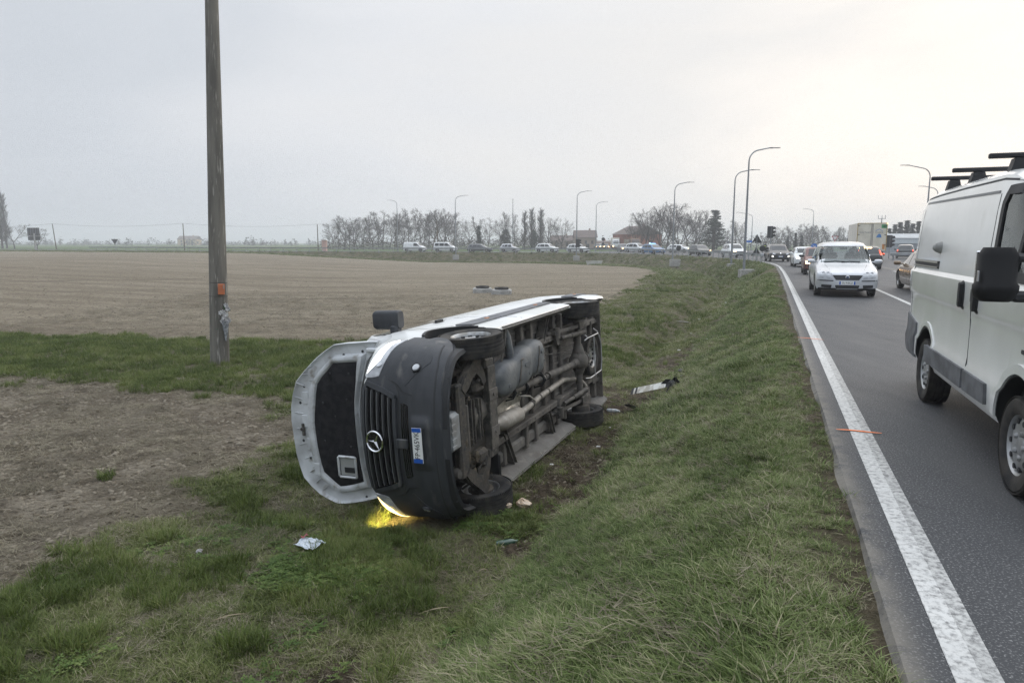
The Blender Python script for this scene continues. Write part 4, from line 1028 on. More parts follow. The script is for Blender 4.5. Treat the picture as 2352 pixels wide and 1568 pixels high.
    for k in range(nr): mb.f.append((k, n0 + k, n0 + (k + 1) % nr, (k + 1) % nr)); mb.m.append(0)
    mb.f.append(tuple(n0 + k for k in range(nr))); mb.m.append(0)
    H = mb.build('bonnet', HOODIN, root, 40); H['label'] = 'open bonnet showing its pale inner frame'
    hb = BVHTree.FromPolygons([Vector(v) for v in mb.v], mb.f)
    # insulation
    ins = hood_ring(1.012, .012); c0 = Vector((HX + .012, -.015, 1.93)); rows = [ins, [tuple(Vector(p) + Vector((.016, 0, 0)) + (c0 - Vector(p)) * .04) for p in ins], [tuple(Vector(p) + Vector((.012, 0, 0)) + (c0 - Vector(p)) * .5) for p in ins]]
    mb = MB().grid(rows, closeu=True); mb.f.append(tuple(range(2 * nr, 3 * nr))); mb.m.append(0); mb.build('insulation', FELT, H, 40)
    for (y, z) in ((.60, 1.66), (.60, 1.92), (.25, 2.06), (-.2, 2.08), (.3, 1.72), (-.25, 1.72), (-.62, 1.70), (.1, 1.9)):
        h_ = bvh_ray(hb, front_ray, y, z); MB().lathe([(0, 0), (.014, 0), (.008, .006), (0, .007)], 8, M=AX((1, 0, 0), (HX + .030, y, z))).build('clip', BLACKPL, H)
    fr = MB(); Yc, Zc = -.49, 1.79
    for (y, z, dy, dz) in ((Yc, Zc - .12, .26, .03), (Yc, Zc + .12, .24, .03), (Yc - .12, Zc, .03, .24), (Yc + .12, Zc, .03, .24)): fr.box((HX + .04, y, z), (.03, dy, dz), .012)
    fr.build('intake_frame', HOODIN, H); MB().box((HX + .026, Yc, Zc), (.012, .20, .20)).build('intake_opening', mat('intake_grey', (.30, .31, .30), .7), H); MB().box((HX + .036, Yc - .035, Zc - .03), (.010, .06, .14)).build('intake_flap', BLACKPL, H)
    for (y, z) in ((.42, 2.37), (.22, 2.45), (-.24, 2.46), (-.45, 2.38), (.8, 1.75), (.84, 1.50), (-.86, 1.62)):
        o_ = bvh_ray(hb, front_ray, y, z); MB().lathe([(.017, -.002), (.017, .002), (0, .002)], 12, M=AX((1, 0, 0), o_ + Vector((.001, 0, 0)))).build('hole', SEAM, H)
    la = bvh_ray(hb, front_ray, -.10, 2.43); MB().box(la + Vector((.015, 0, 0)), (.03, .15, .035), .006).lathe([(0, 0), (.02, 0), (.02, .03), (0, .03)], 10, M=AX((1, 0, 0), la + Vector((.02, .01, 0)))).build('latch', CHASSIS, H)
    for k in range(12):
        a = -1.25 + 2.5 * k / 11; y = .80 * math.sin(a) ; z = 1.98 + .50 * math.cos(a) ** .8 if math.cos(a) > 0 else 1.9
        p0 = bvh_ray(hb, front_ray, y * 1.10, z + .06); p1 = bvh_ray(hb, front_ray, y * .98, z - .06)
        MB().tube([p0 + Vector((.001, 0, 0)), p1 + Vector((.001, 0, 0))], .006, 5).build('rib', HOODIN, H)
    for k in range(5):
        y = -.56 + .28 * k; p = bvh_ray(hb, front_ray, y, 2.40 - .18 * (y / .6) ** 2); MB().box(p + Vector((.004, 0, 0)), (.012, .15, .085), .006).build('pressing', HOODIN, H)
    for sg in (1, -1):
        MB().box((HX - .05, sg * .86, 1.36), (.10, .05, .14), .012).tube([(HX - .06, sg * .82, 1.38), (.15, sg * .78, 1.32)], .014, 6).build('bonnet_hinge', HOODIN, H)
    hero_under(root, bv)
    # wheels
    tm, rm = tyre_mesh(.358, .232), rim_mesh(.358, .225)
    for sg in (1, -1):
        add_wheel(root, (0, sg * .865, .355), sg, tm, rm, RAD(-3)); add_wheel(root, (-3.665, sg * .865, .355), sg, tm, rm)
    return root
def bvh_ray(bv, ray, a, b):
    o, d = ray(a, b); h = bv.ray_cast(o, d)[0]
    return h if h is not None else bv.find_nearest(o + d * 8)[0]

def hero_under(root, bv):
    def part(nm, mb, m, sm=35, p=None): return mb.build(nm, m, p or root, sm)
    # frame
    for y in (.53, -.47):
        mb = MB().box((-2.60, y, .495), (4.6, .085, .13), .012)
        part('chassis_rail', mb, UNDER)
        for k in range(14): part('rail_hole', MB().lathe([(.016, -.001), (.016, .001), (0, .001)], 8, M=AX((0, 0, -1), (-.7 - k * .3, y, .428))), SEAM)
    for x, w in ((-.95, .07), (-1.68, .08), (-2.02, .06), (-2.53, .10), (-2.90, .06), (-3.25, .06), (-4.08, .08), (-4.86, .10)):
        part('crossmember', MB().box((x, .69, .505), (w, .30, .09), .012).box((x, .03, .525), (w, .92, .06), .012).box((x, -.67, .505), (w, .32, .09), .012), UNDER)
    for y in [-.40 + .095 * k for k in range(9)]:
        part('floor_rib', MB().box((-3.86, y, .553), (1.75, .030, .022), .006), UNDER2)
    for y in (.66, .76, -.60, -.70): part('floor_rib', MB().box((-2.3, y, .553), (2.1, .03, .022), .006), UNDER2)
    part('floor_step', MB().box((-1.72, -.725, .525), (2.9, .16, .07), .03), UNDER2)
    part('sill_panel', MB().box((-1.95, -.915, .50), (2.5, .055, .16), .02), UNDER2); part('sill_panel', MB().box((-1.95, .905, .47), (2.5, .03, .16), .01), UNDER2)
    part('sill_flange', MB().box((-1.95, -.955, .305), (2.45, .012, .05), .003), UNDER)
    part('sill_flange', MB().box((-1.95, .955, .295), (2.45, .012, .04), .003), UNDER)
    for x0, x1, y0, y1 in ((-.88, -1.17, -.37, -.90), (-2.45, -2.62, -.52, -.92), (-2.35, -2.62, .56, .92)):
        d = Vector((x1 - x0, y1 - y0, 0)); M_ = Matrix.Translation(((x0 + x1) / 2, (y0 + y1) / 2, .475)) @ Matrix.Rotation(math.atan2(d.y, d.x), 4, 'Z')
        part('outrigger', MB().box((0, .038, 0), (d.length, .012, .11), M=M_).box((0, -.038, 0), (d.length, .012, .11), M=M_).box((0, 0, .045), (d.length, .07, .012), M=M_), CHASSIS)
    # fuel tank: blow-moulded, three lobes
    def lobe(x): return .80 + .20 * abs(math.cos((x + .70) / .52 * math.pi)) ** .7
    rows = []; N_ = 22
    for i in range(29):
        x = -.44 - 1.55 * i / 28; e = min(1, math.sqrt(max(0, 1 - ((i - 14) / 14.0) ** 10)) + .001) if 0 < i < 28 else .35
        cy = sinterp([(-2.0, .43), (-1.5, .41), (-1.0, .34), (-.44, .31)], x); hy = sinterp([(-2.0, .23), (-1.5, .25), (-1.0, .23), (-.44, .19)], x) * lobe(x) * max(e, .35); hz = .17 * lobe(x) * max(e, .35); r = []
        for k in range(N_):
            th = 2 * math.pi * k / N_; c, s = math.cos(th), math.sin(th)
            r.append((x, cy + hy * math.copysign(abs(c) ** .55, c), .385 + hz * math.copysign(abs(s) ** .6, s)))
        rows.append(r)
    mb = MB().grid(rows, closeu=True); mb.f += [tuple(range(N_)), tuple(28 * N_ + k for k in reversed(range(N_)))]; mb.m += [0, 0]
    T = part('fuel_tank', mb, TANKM, 50); tb = BVHTree.FromPolygons([Vector(v) for v in mb.v], mb.f); br = lambda a, b: (Vector((a, b, -3)), Vector((0, 0, 1)))
    for x0, x1 in ((-.98, -1.10), (-1.55, -1.68)): part('tank_strap', strip(tb, br, [(x0, .16), (x1, .58)], .022, .002, .008), CHASSIS, 35, T)
    for (x, y) in ((-.66, .26), (-1.84, .36), (-1.28, .3)):
        p = bvh_ray(tb, br, x, y); part('tank_boss', MB().lathe([(.026, -.004), (.022, .008), (.010, .008), (.010, .002), (0, .002)], 12, M=AX((0, 0, -1), p)), TANKM, 35, T)
    for (x, y) in ((-1.24, .42), (-1.80, .50), (-1.72, .44)): part('tank_dimple', patch(tb, br, [(x - .09, y - .03), (x + .09, y - .03), (x + .09, y + .03), (x - .09, y + .03)], .001, .010, 6, 4, .8), TANKM, 40, T)
    part('filler_pipe', MB().tube([(-.97, .93, .40), (-.99, .80, .37), (-1.01, .62, .36), (-1.01, .50, .36), (-1.00, .44, .37)], [.036, .048, .05, .048, .045], 14).tube([(-1.005, .60, .36), (-1.005, .58, .36)], .054, 14), TANKM, 50)
    part('filler_bracket', MB().tube([(-.86, .92, .33), (-.80, .72, .33), (-.74, .50, .36)], .016, 6).tube([(-.92, .92, .34), (-.84, .70, .34)], .010, 6), CHASSIS)
    # prop shaft
    part('prop_shaft', MB().tube([(-.42, .10, .40), (-1.02, .092, .395)], .046, 16).tube([(-1.06, .09, .395), (-2.16, .045, .39)], .050, 16).tube([(-2.22, .042, .39), (-2.34, .04, .39)], .036, 12).tube([(-2.34, .04, .388), (-3.40, .008, .372)], .053, 18), CHASSIS, 50)
    for x, y in ((-1.04, .091), (-1.45, .073), (-2.06, .05)):
        part('shaft_bearing', MB().lathe([(.054, -.02), (.075, -.018), (.075, .018), (.054, .02)], 20, M=AX((1, 0, 0), (x, y, .393)), close=True).box((x, y, .48), (.03, .26, .02), .004).tube([(x, y + .12, .48), (x, y + .085, .36), (x, y, .305), (x, y - .085, .36), (x, y - .12, .48)], .012, 6), BLACKPL)
    for x, y in ((-2.20, .043), (-3.43, .007)):
        part('universal_joint', MB().lathe([(.03, -.035), (.045, -.03), (.045, -.012), (.028, -.01), (.028, .01), (.045, .012), (.045, .03), (.03, .035)], 10, M=AX((1, 0, 0), (x, y, .385))), CHASSIS)
    # exhaust
    part('silencer', MB().tube([(-.36, -.165, .36), (-.46, -.175, .35), (-.60, -.19, .345), (-.66, -.19, .345), (-1.06, -.205, .345), (-1.12, -.21, .345), (-1.20, -.215, .345)], [.046, .05, .098, .106, .106, .10, .044], 24).lathe([(.108, -.005), (.110, 0), (.108, .005)], 24, M=AX((1, 0, 0), (-.68, -.19, .345)), close=True), EXH, 50)
    pth = [(-1.18, -.215, .345), (-1.45, -.21, .352), (-1.72, -.195, .36), (-1.92, -.182, .375), (-2.5, -.175, .395), (-3.10, -.17, .43)]
    part('exhaust_pipe', MB().tube(pth, .043, 16), EXH, 50)
    part('tail_pipe', MB().tube([(-3.06, -.185, .45), (-3.3, -.21, .46), (-3.60, -.27, .465), (-3.80, -.31, .455), (-3.93, -.35, .43), (-4.02, -.41, .42), (-4.16, -.50, .42)], .037, 14), EXH, 60)
    for x, y, z in ((-1.95, -.182, .375), (-2.3, -.178, .388), (-1.62, -.2, .356)): part('exhaust_clamp', MB().lathe([(.044, -.018), (.050, -.016), (.050, .016), (.044, .018)], 18, M=AX((1, 0, 0), (x, y, z)), close=True), CHASSIS)
    part('exhaust_hanger', MB().tube([(-1.35, -.03, .43), (-1.58, -.08, .36), (-1.66, -.16, .32), (-1.68, -.24, .33), (-1.62, -.26, .38)], .013, 8), EXH, 60)
    rows = []
    for i in range(9):
        x = -.55 - .95 * i / 8; rows.append([(x, lerp(-.30, .04, j / 6), .47 + .035 * math.sin(j * 1.1 + i * .8) * .4 - .03 * abs(j - 3) / 3) for j in range(7)])
    part('heat_shield', MB().grid(rows), SHIELD, 20)
    # rear axle
    part('rear_axle', MB().tube([(-3.665, .78, .355), (-3.665, .30, .355), (-3.665, .20, .355)], [.05, .052, .062], 16).tube([(-3.665, -.78, .355), (-3.665, -.24, .355), (-3.665, -.12, .355)], [.05, .052, .062], 16), UNDER, 50)
    part('differential', MB().lathe([(.02, -.17), (.09, -.155), (.135, -.10), (.15, -.02), (.152, .03), (.165, .035), (.165, .055), (.14, .065), (.11, .10), (.05, .125), (0, .13)], 20, M=AX((-1, 0, 0), (-3.68, .03, .355))).tube([(-3.42, .01, .37), (-3.56, .02, .362)], [.05, .085], 14).tube([(-3.67, .30, .355), (-3.67, .15, .355)], [.06, .105], 14).tube([(-3.67, -.20, .355), (-3.67, -.09, .355)], [.06, .105], 14), UNDER, 50)
    for k in range(10):
        a = 2 * math.pi * k / 10; part('cover_bolt', MB().lathe([(0, 0), (.011, 0), (.011, .012), (0, .012)], 6, M=AX((-1, 0, 0), (-3.71, .03 + .158 * math.cos(a), .355 + .158 * math.sin(a)))), CHASSIS)
    for sg in (1, -1):
        y = sg * .60
        part('leaf_spring', MB().tube([(-2.86, y, .44), (-3.15, y, .36), (-3.45, y, .315), (-3.665, y, .305), (-3.95, y, .33), (-4.25, y, .39), (-4.52, y, .47)], .035, 4, flat=.32), UNDER)
        part('spring_hanger', MB().box((-2.78, y, .42), (.16, .10, .16), .03).tube([(-2.76, y - .08, .37), (-2.76, y + .08, .37)], .05, 14).box((-2.66, y, .47), (.2, .05, .08), .015), CHASSIS)
        part('axle_clamp', MB().box((-3.665, y, .29), (.20, .11, .03), .006).tube([(-3.60, y - .045, .28), (-3.60, y - .045, .43)], .012, 6).tube([(-3.73, y + .045, .28), (-3.73, y + .045, .43)], .012, 6), CHASSIS)
        part('shock_absorber', MB().tube([(-2.92, sg * .50, .37), (-3.30, sg * .49, .335)], .032, 12).tube([(-3.28, sg * .49, .336), (-3.84, sg * .47, .30)], .040, 12).tube([(-3.84, sg * .43, .30), (-3.84, sg * .52, .30)], .03, 10), CHASSIS, 50)
        part('shock_mount', MB().prism([(0, -.04), (0, .04), (.10, .05), (.16, .12), (.20, .12), (.14, -.02), (.1, -.06)], -.03, .03, M=Matrix.Translation((-2.95, sg * .46, .42)) @ Matrix.Scale(sg, 4, (0, 1, 0))), CHASSIS)
        part('brake_drum', MB().lathe([(0, -.09), (.14, -.085), (.15, -.02), (.15, .03), (.10, .04), (0, .04)], 24, M=AX((0, sg, 0), (-3.665, sg * .78, .355))), RUSTY)
        part('bumper_bracket', MB().box((-4.78, sg * .52, .42), (.42, .06, .012), .004).box((-4.78, sg * .52, .45), (.40, .012, .07)), CHASSIS)
        part('inner_arch', MB().box((-4.30, sg * .78, .52), (.5, .22, .14), .04), UNDER)
    # spare wheel and its cradle
    S = bpy.data.objects.new('spare_wheel', None); COL.objects.link(S); S.parent = root; S.matrix_local = Matrix.Translation((-4.42, -.01, .445)) @ Matrix.Rotation(math.pi, 4, 'X')
    link('tyre', tyre_mesh(.345, .20, True, 36), S); link('rim', rim_mesh(.345, .2), S)
    wire = mat('galvanised_wire', (.50, .51, .52), .45, .6)
    part('spare_cradle', MB().tube([(-4.02, .30, .36), (-4.10, .33, .33), (-4.70, .33, .33), (-4.82, .26, .34), (-4.86, .10, .33), (-4.86, -.20, .33), (-4.80, -.34, .33), (-4.2, -.36, .34), (-4.06, -.34, .38)], .010, 6).tube([(-4.66, .42, .40), (-4.70, .36, .34), (-4.86, .14, .33)], .009, 6).tube([(-4.45, .33, .33), (-4.45, -.36, .33)], .009, 6).tube([(-4.12, .34, .34), (-4.16, .42, .45)], .010, 6), wire)
    # rear bumper and door edge
    part('rear_bumper', MB().box((-5.05, 0, .50), (.12, 1.88, .20), .04).box((-4.97, .93, .50), (.22, .10, .22), .03).box((-4.97, -.93, .50), (.22, .10, .22), .03), DARKPL)
    part('rear_step', MB().box((-5.02, 0, .60), (.16, 1.30, .03), .01), BLACKPL)
    part('rear_valance', MB().box((-4.96, 0, .46), (.02, 1.7, .20)), UNDER)
    for sg in (1, -1): part('tail_light', MB().box((-5.02, sg * .90, 1.05), (.05, .12, .40), .02), REDL)
    # gearbox crossmember, engine, front subframe
    part('gearbox_beam', MB().box((-.30, .08, .285), (.20, .98, .02), .008).box((-.215, .08, .325), (.018, .98, .08), .004).box((-.39, .08, .325), (.018, .98, .08), .004).box((-.30, .60, .36), (.22, .12, .14), .02).box((-.30, -.44, .36), (.22, .12, .14), .02), CHASSIS)
    for y in (.24, -.20): part('beam_clamp', MB().box((-.30, y, .270), (.215, .13, .012), .003).lathe([(0, 0), (.02, 0), (.02, .012), (0, .012)], 8, M=AX((0, 0, -1), (-.30, y, .264))), UNDER)
    part('gearbox', MB().tube([(-.95, .10, .45), (-.6, .10, .45), (-.2, .08, .47), (.12, .05, .50)], [.075, .12, .16, .21], 14).box((-.1, .02, .42), (.5, .22, .12), .03), CHASSIS)
    part('engine', MB().box((.40, .02, .72), (.62, .50, .52), .04).box((.36, .02, .44), (.56, .34, .16), .05).tube([(.62, .30, .60), (.72, .34, .75), (.70, .30, .95)], .06, 12), CHASSIS)
    part('sump', MB().box((.25, .03, .385), (.44, .28, .10), .03), TANKM)
    part('radiator_pack', MB().box((.74, .0, .74), (.06, 1.12, .52), .01), BLACKPL)
    rows = [[(.585, .66, .26), (.39, .66, .26)]]
    part('front_subframe', MB().box((.50, .02, .275), (.17, 1.02, .055), .02).box((.50, .02, .325), (.13, 1.00, .06), .02), RUSTY)
    for k in range(5): part('subframe_hole', MB().lathe([(.02, -.001), (.02, .001), (0, .001)], 10, M=AX((0, 0, -1), (.50, .40 - .19 * k, .246))), SEAM)
    for k, x in enumerate((.30, .22, .14, .04, -.03)):
        part('undertray_slat', MB().box((x, .03, .345 - .008 * (k % 2)), (.020, .56 - .03 * k, .10), .004), CHASSIS if k % 2 else RUSTY)
    part('side_bar', MB().box((.345, .0, .30), (.05, .52, .06), .012), UNDER)
    for sg in (1, -1):
        arm = [(.46, sg * .40), (.53, sg * .47), (.46, sg * .55), (.28, sg * .68), (.12, sg * .80), (.03, sg * .81), (0, sg * .74), (.03, sg * .66), (-.05, sg * .54), (-.08, sg * .44), (-.01, sg * .40), (.06, sg * .50), (.15, sg * .57), (.26, sg * .53), (.36, sg * .45)]
        part('control_arm', MB().prism(arm, .255, .30).prism([(x * .94 + .01, y * .985 + sg * .008) for x, y in arm], .235, .258), RUSTY)
        part('subframe_tower', MB().box((.02, sg * .40, .34), (.26, .16, .14), .04).tube([(.10, sg * .46, .26), (-.02, sg * .52, .27), (-.10, sg * .46, .29)], .02, 8), RUSTY)
        part('tie_rod', MB().tube([(.16, sg * .30, .40), (.20, sg * .55, .38), (.16, sg * .76, .36)], .016, 8).tube([(.16, sg * .36, .40), (.18, sg * .48, .39)], .03, 10), CHASSIS, 50)
        part('drop_link', MB().tube([(.30, sg * .60, .30), (.24, sg * .72, .46)], .014, 8), CHASSIS, 50)
        part('strut', MB().tube([(.02, sg * .70, .38), (-.02, sg * .64, .60), (-.05, sg * .60, 1.0)], .05, 12).tube([(0, sg * .68, .48), (-.03, sg * .63, .8)], .075, 12), CHASSIS, 50)
        part('brake_disc', MB().lathe([(.05, -.02), (.145, -.014), (.145, .012), (.06, .014)], 28, M=AX((0, sg, 0), (0, sg * .80, .355))).box((.09, sg * .78, .36), (.12, .10, .16), .03), RUSTY)
        part('arch_liner', MB().box((.60, sg * .66, .55), (.10, .30, .36), .03).box((-.50, sg * .72, .50), (.05, .36, .34), .015), BLACKPL)
        part('crash_can', MB().box((.72, sg * .52, .52), (.20, .14, .16), .03).box((.64, sg * .62, .45), (.22, .05, .12), .01), UNDER)
        part('front_rail', MB().box((.30, sg * .56, .56), (1.0, .09, .13), .015), UNDER)
    part('splash_guard', MB().box((.665, .52, .40), (.16, .26, .10), .03).box((.56, .46, .36), (.10, .12, .06), .012), BLACKPL)
    part('bracket_plate', MB().box((.50, .40, .325), (.10, .13, .05), .006), UNDER)
    part('resonator_box', MB().box((.60, .05, .335), (.30, .40, .16), .03), BATT); bx = .66
    for k in range(5): part('box_rib', MB().box((.70, -.10 + .075 * k, .254), (.09, .040, .010), .004), BATT)
    part('resonator_box_foot', MB().box((.43, .03, .32), (.10, .34, .09), .025), BATT)
    part('intercooler_pipe', MB().tube([(.84, .30, .44), (.74, .30, .42), (.66, .33, .45), (.62, .36, .55)], .048, 14), mat('bronze_pipe', (.095, .075, .05), .4, .5), 50)
    part('motor_mount', MB().lathe([(.02, 0), (.055, .0), (.06, .05), (.05, .09), (.02, .10)], 14, M=AX((.3, 0, -1), (.56, -.42, .36))).box((.60, -.40, .42), (.14, .12, .08), .02), UNDER)
    r = random.Random(5)
    for k in range(9):
        x, y = .70 - .02 * k, -.34 - .05 * k; pth = [Vector((x, y, .40))]
        for q in range(5): pth.append(pth[-1] + Vector((r.uniform(-.07, .05), r.uniform(-.08, .02), r.uniform(-.05, .05))))
        part('hose', MB().tube(pth, r.choice((.006, .009, .014)), 6), BLACKPL, 60)
    for k in range(7):
        x, y = r.uniform(-.6, .5), r.uniform(-.2, .6); pth = [Vector((x, y, .46))]
        for q in range(4): pth.append(pth[-1] + Vector((r.uniform(-.12, .02), r.uniform(-.06, .06), r.uniform(-.03, .03))))
        part('cable', MB().tube(pth, .006, 5), BLACKPL, 60)
    for (a, b) in (((-2.0, .44, .47), (-3.3, .36, .47)), ((-2.6, .30, .50), (-3.55, .16, .44)), ((-.9, .50, .46), (-2.4, .60, .47))):
        part('brake_line', MB().tube([a, tuple((Vector(a) + Vector(b)) / 2 + Vector((0, .03, -.02))), b], .008, 5), CHASSIS, 60)
    # mud and grass torn up onto the subframe
    for (x, y, z, s) in ((.40, -.30, .27, .07), (.20, -.34, .27, .06), (.30, -.50, .26, .06), (.08, -.60, .27, .05), (.46, -.12, .25, .04), (.34, .33, .25, .03)):
        rows = []
        for a in range(6):
            th = math.pi * a / 5; rows.append([(x + s * .8 * math.sin(th) * math.cos(p * .785) * r.uniform(.7, 1.3), y + s * 1.1 * math.sin(th) * math.sin(p * .785) * r.uniform(.7, 1.3), z + s * .28 * math.cos(th) * r.uniform(.7, 1.3)) for p in range(8)])
        part('mud_clump', MB().grid(rows, closeu=True), MUD, 60)
    st = MB()
    for k in range(240):
        c = r.choice(((.36, -.28), (.22, -.36), (.40, -.10), (.1, -.62), (.02, -.70))); x, y = r.gauss(c[0], .06), r.gauss(c[1], .07); z = .225 + r.uniform(-.01, .03)
        a = r.random() * 6.28; l = r.uniform(.03, .09); d = Vector((math.cos(a), math.sin(a), r.uniform(-.4, .4))) * l; w = Vector((-math.sin(a), math.cos(a), 0)) * .0016
        p = Vector((x, y, z)); st.add([p - w, p + w, p + d], [(0, 1, 2)])
    o = part('caught_grass', st, G_DRY, 0); o['kind'] = 'stuff'
HERO = make_hero()
# the lit lower headlamp throws its beam onto the grass
ll = bpy.data.lights.new('headlamp_beam', 'SPOT'); lo = bpy.data.objects.new('headlamp_beam', ll); COL.objects.link(lo); lo.parent = HERO
ll.energy = 110; ll.color = (1.0, .72, .20); ll.spot_size = RAD(66); ll.spot_blend = .8; ll.shadow_soft_size = .14
_lp = Vector((.98, -.88, 1.16)); _lt = VAN_M.inverted() @ Vector((-1.44, 6.92, -1.22))
lo.matrix_local = Matrix.Translation(_lp) @ (_lt - _lp).to_track_quat('-Z', 'Y').to_matrix().to_4x4()
# ------------------------------------------------------------------ vehicles on the road
def car_body(S, open_cabin=False):
    L, Wd = S['L'], S['W']; xr, xf = S['xr'], S['xf']; TOP = S['top']; bz = S['belt']; sz = S.get('sill', .20)
    n = S.get('n', 44); xs = []
    for k in range(n + 1):
        t = k / n; xs.append(xr + (xf - xr) * (.5 - .5 * math.cos(math.pi * (.04 + .92 * t)) - .0039) / .9922)
    xs[0], xs[-1] = xr, xf
    st = []; nf, nr = S.get('nose', .55), S.get('tail', .30)
    for x in xs:
        T = sinterp(TOP, x); w = Wd / 2
        if x > xf - nf: t = (x - (xf - nf)) / nf; w *= max(.02, 1 - t ** S.get('np', 3.0)) ** (1 / S.get('nq', 2.6)) if t < .999 else .30
        if x < xr + nr: t = ((xr + nr) - x) / nr; w *= max(.02, 1 - S.get('tk', .10) * t ** 2.5)
        if x > xf - .02: w = max(w, Wd * .20)
        belt = min(bz + S.get('bslope', 0) * (x - 0), T - .06); wr = S.get('roofw', .60) * Wd / 2 / .6 * .6
        up = T - belt; g = min(1, up / (S['H'] - bz)); wt = lerp(w * .80, S.get('roofw', .74) * Wd / 2, max(0, g) ** 1.5)
        wt = min(wt, w * .95); zb = sz + (.05 if (x > xf - .25 or x < xr + .2) else 0)
        h = [(0, zb), (w * .80, zb), (w * .93, zb + .03), (w * .978, lerp(zb, belt, .22)), (w, lerp(zb, belt, .48)), (w * .997, lerp(zb, belt, .70)), (w * .982, lerp(zb, belt, .90)), (w * .955, belt)]
        h += [(lerp(w * .955, wt, .38), belt + up * .40), (lerp(w * .955, wt, .84), belt + up * .80), (wt * .93, belt + up * .925), (wt * .74, belt + up * .975), (wt * .4, belt + up * .995), (0, T)]
        st.append((x, h))
    return section_loft(st, [S['paint'], BLACKPL, BLACKPL], 2)
TYR = {}; RIMS = {}
def car(name, label, group, pos, hd, S):
    """hd: unit heading in plan"""
    root = empty(name, (pos[0], pos[1], pos[2] if len(pos) > 2 else 0.004), math.atan2(hd[1], hd[0])); tag(root, label, S.get('cat', 'car'), group)
    body = car_body(S); raw = bvh_of(body); r, Wd = S['r'], S['W']; cuts = []
    for x in (S['ax'][0], S['ax'][1]):
        for sg in (1, -1): cuts.append(cyl_mesh(r + .055, *((Wd / 2 - .26, Wd) if sg > 0 else (-Wd, -Wd / 2 + .26)), x, r + .02, 28))
    op = S.get('open')
    if op:
        cuts.append(box_mesh(*op['cabin']))
        for q in op.get('front', []):
            m = MB().prism(q, op['fx'][0], op['fx'][1], M=FRONT_AX(0, 0, 0)); cuts.append(m.mesh('c', [SEAM], 0))
        for q in op.get('side', []):
            m = MB().prism(q, -2, 2, M=Matrix(((1, 0, 0, 0), (0, 0, -1, 0), (0, 1, 0, 0), (0, 0, 0, 1)))); cuts.append(m.mesh('c', [SEAM], 0))
        for q in op.get('rear', []):
            m = MB().prism(q, op['rx'][0], op['rx'][1], M=FRONT_AX(0, 0, 0)); cuts.append(m.mesh('c', [SEAM], 0))
    body = boolean(body, cuts); link('body', body, root)
    GL = S.get('glass', DGLASS)
    for q in S.get('side_windows', []):
        for sg in (1, -1): patch(raw, side_ray(sg), q, .003, .004, 5, 4, .05).build('side_window', GL, root)
    if 'windscreen' in S: patch(raw, front_ray, S['windscreen'], .003, .004, 8, 6, .05).build('windscreen', GL, root)
    if 'rear_window' in S: patch(raw, rear_ray, S['rear_window'], .003, .004, 6, 4, .06).build('rear_window', GL, root)
    for nm, ray, q, m, rn in S.get('patches', []):
        patch(raw, ray, q, .004, .008, 6, 4, rn).build(nm, m, root)
    for nm, ray, pts, w, m in S.get('strips', []): strip(raw, ray, pts, w, .002, .004).build(nm, m, root)
    fr = S.get('frame')
    if S.get('seams', True):
        for x in S.get('doors', []):
            for sg in (1, -1): strip(raw, side_ray(sg), [(x, S.get('sill', .2) + .12), (x, S['belt'])], .012, 0, .002).build('door_gap', SEAM, root)
    if 'mirror' in S:
        mx, mz, mm = S['mirror']
        for sg in (1, -1):
            y = sg * (Wd / 2 + .10); mb = MB(); rows = []
            for t, k in ((0, .55), (.12, .9), (.5, 1), (.88, .9), (1, .5)):
                rows.append([(mx + .07 * k * math.cos(a) * (1 if math.cos(a) > 0 else .6), y + sg * lerp(-.11, .12, t), mz + .075 * k * math.sin(a)) for a in [2 * math.pi * q / 12 for q in range(12)]])
            mb.grid(rows, closeu=True); mb.f += [tuple(range(12)), tuple(48 + q for q in range(12))]; mb.m += [0, 0]
            mb.box((mx, sg * (Wd / 2 - .03), mz - .02), (.06, .14, .04), .01).build('wing_mirror', mm, root, 60)
    key = (round(r, 3), S.get('grooves', False))
    if key not in TYR: TYR[key] = tyre_mesh(r, .20, key[1], 36 if key[1] else 24)
    rk = (round(r, 3), S.get('cover', False))
    if rk not in RIMS: RIMS[rk] = rim_mesh(r, .20, rk[1])
    for x in S['ax']:
        for sg in (1, -1): add_wheel(root, (x, sg * (Wd / 2 - .115), r), sg, TYR[key], RIMS[rk], S.get('steer', 0) if x == S['ax'][1] else 0)
    if 'plate' in S:
        pz, txt, px = S['plate']; plate(root, FRONT_AX(px, 0, pz), .46 if txt else .40, .11, txt or ' ', .085, .82)
    return root, raw
def paint(name, c, **k): return mat(name, c, k.pop('rough', .30), coat=.6, var=tuple(x * .85 for x in c), vscale=2.0, **k)
def q4(x0, x1, z0, z1): return [(x0, z0), (x1, z0), (x1, z1), (x0, z1)]
def sym(q): return [[(a, b) for a, b in q], [(-a, b) for a, b in q]]

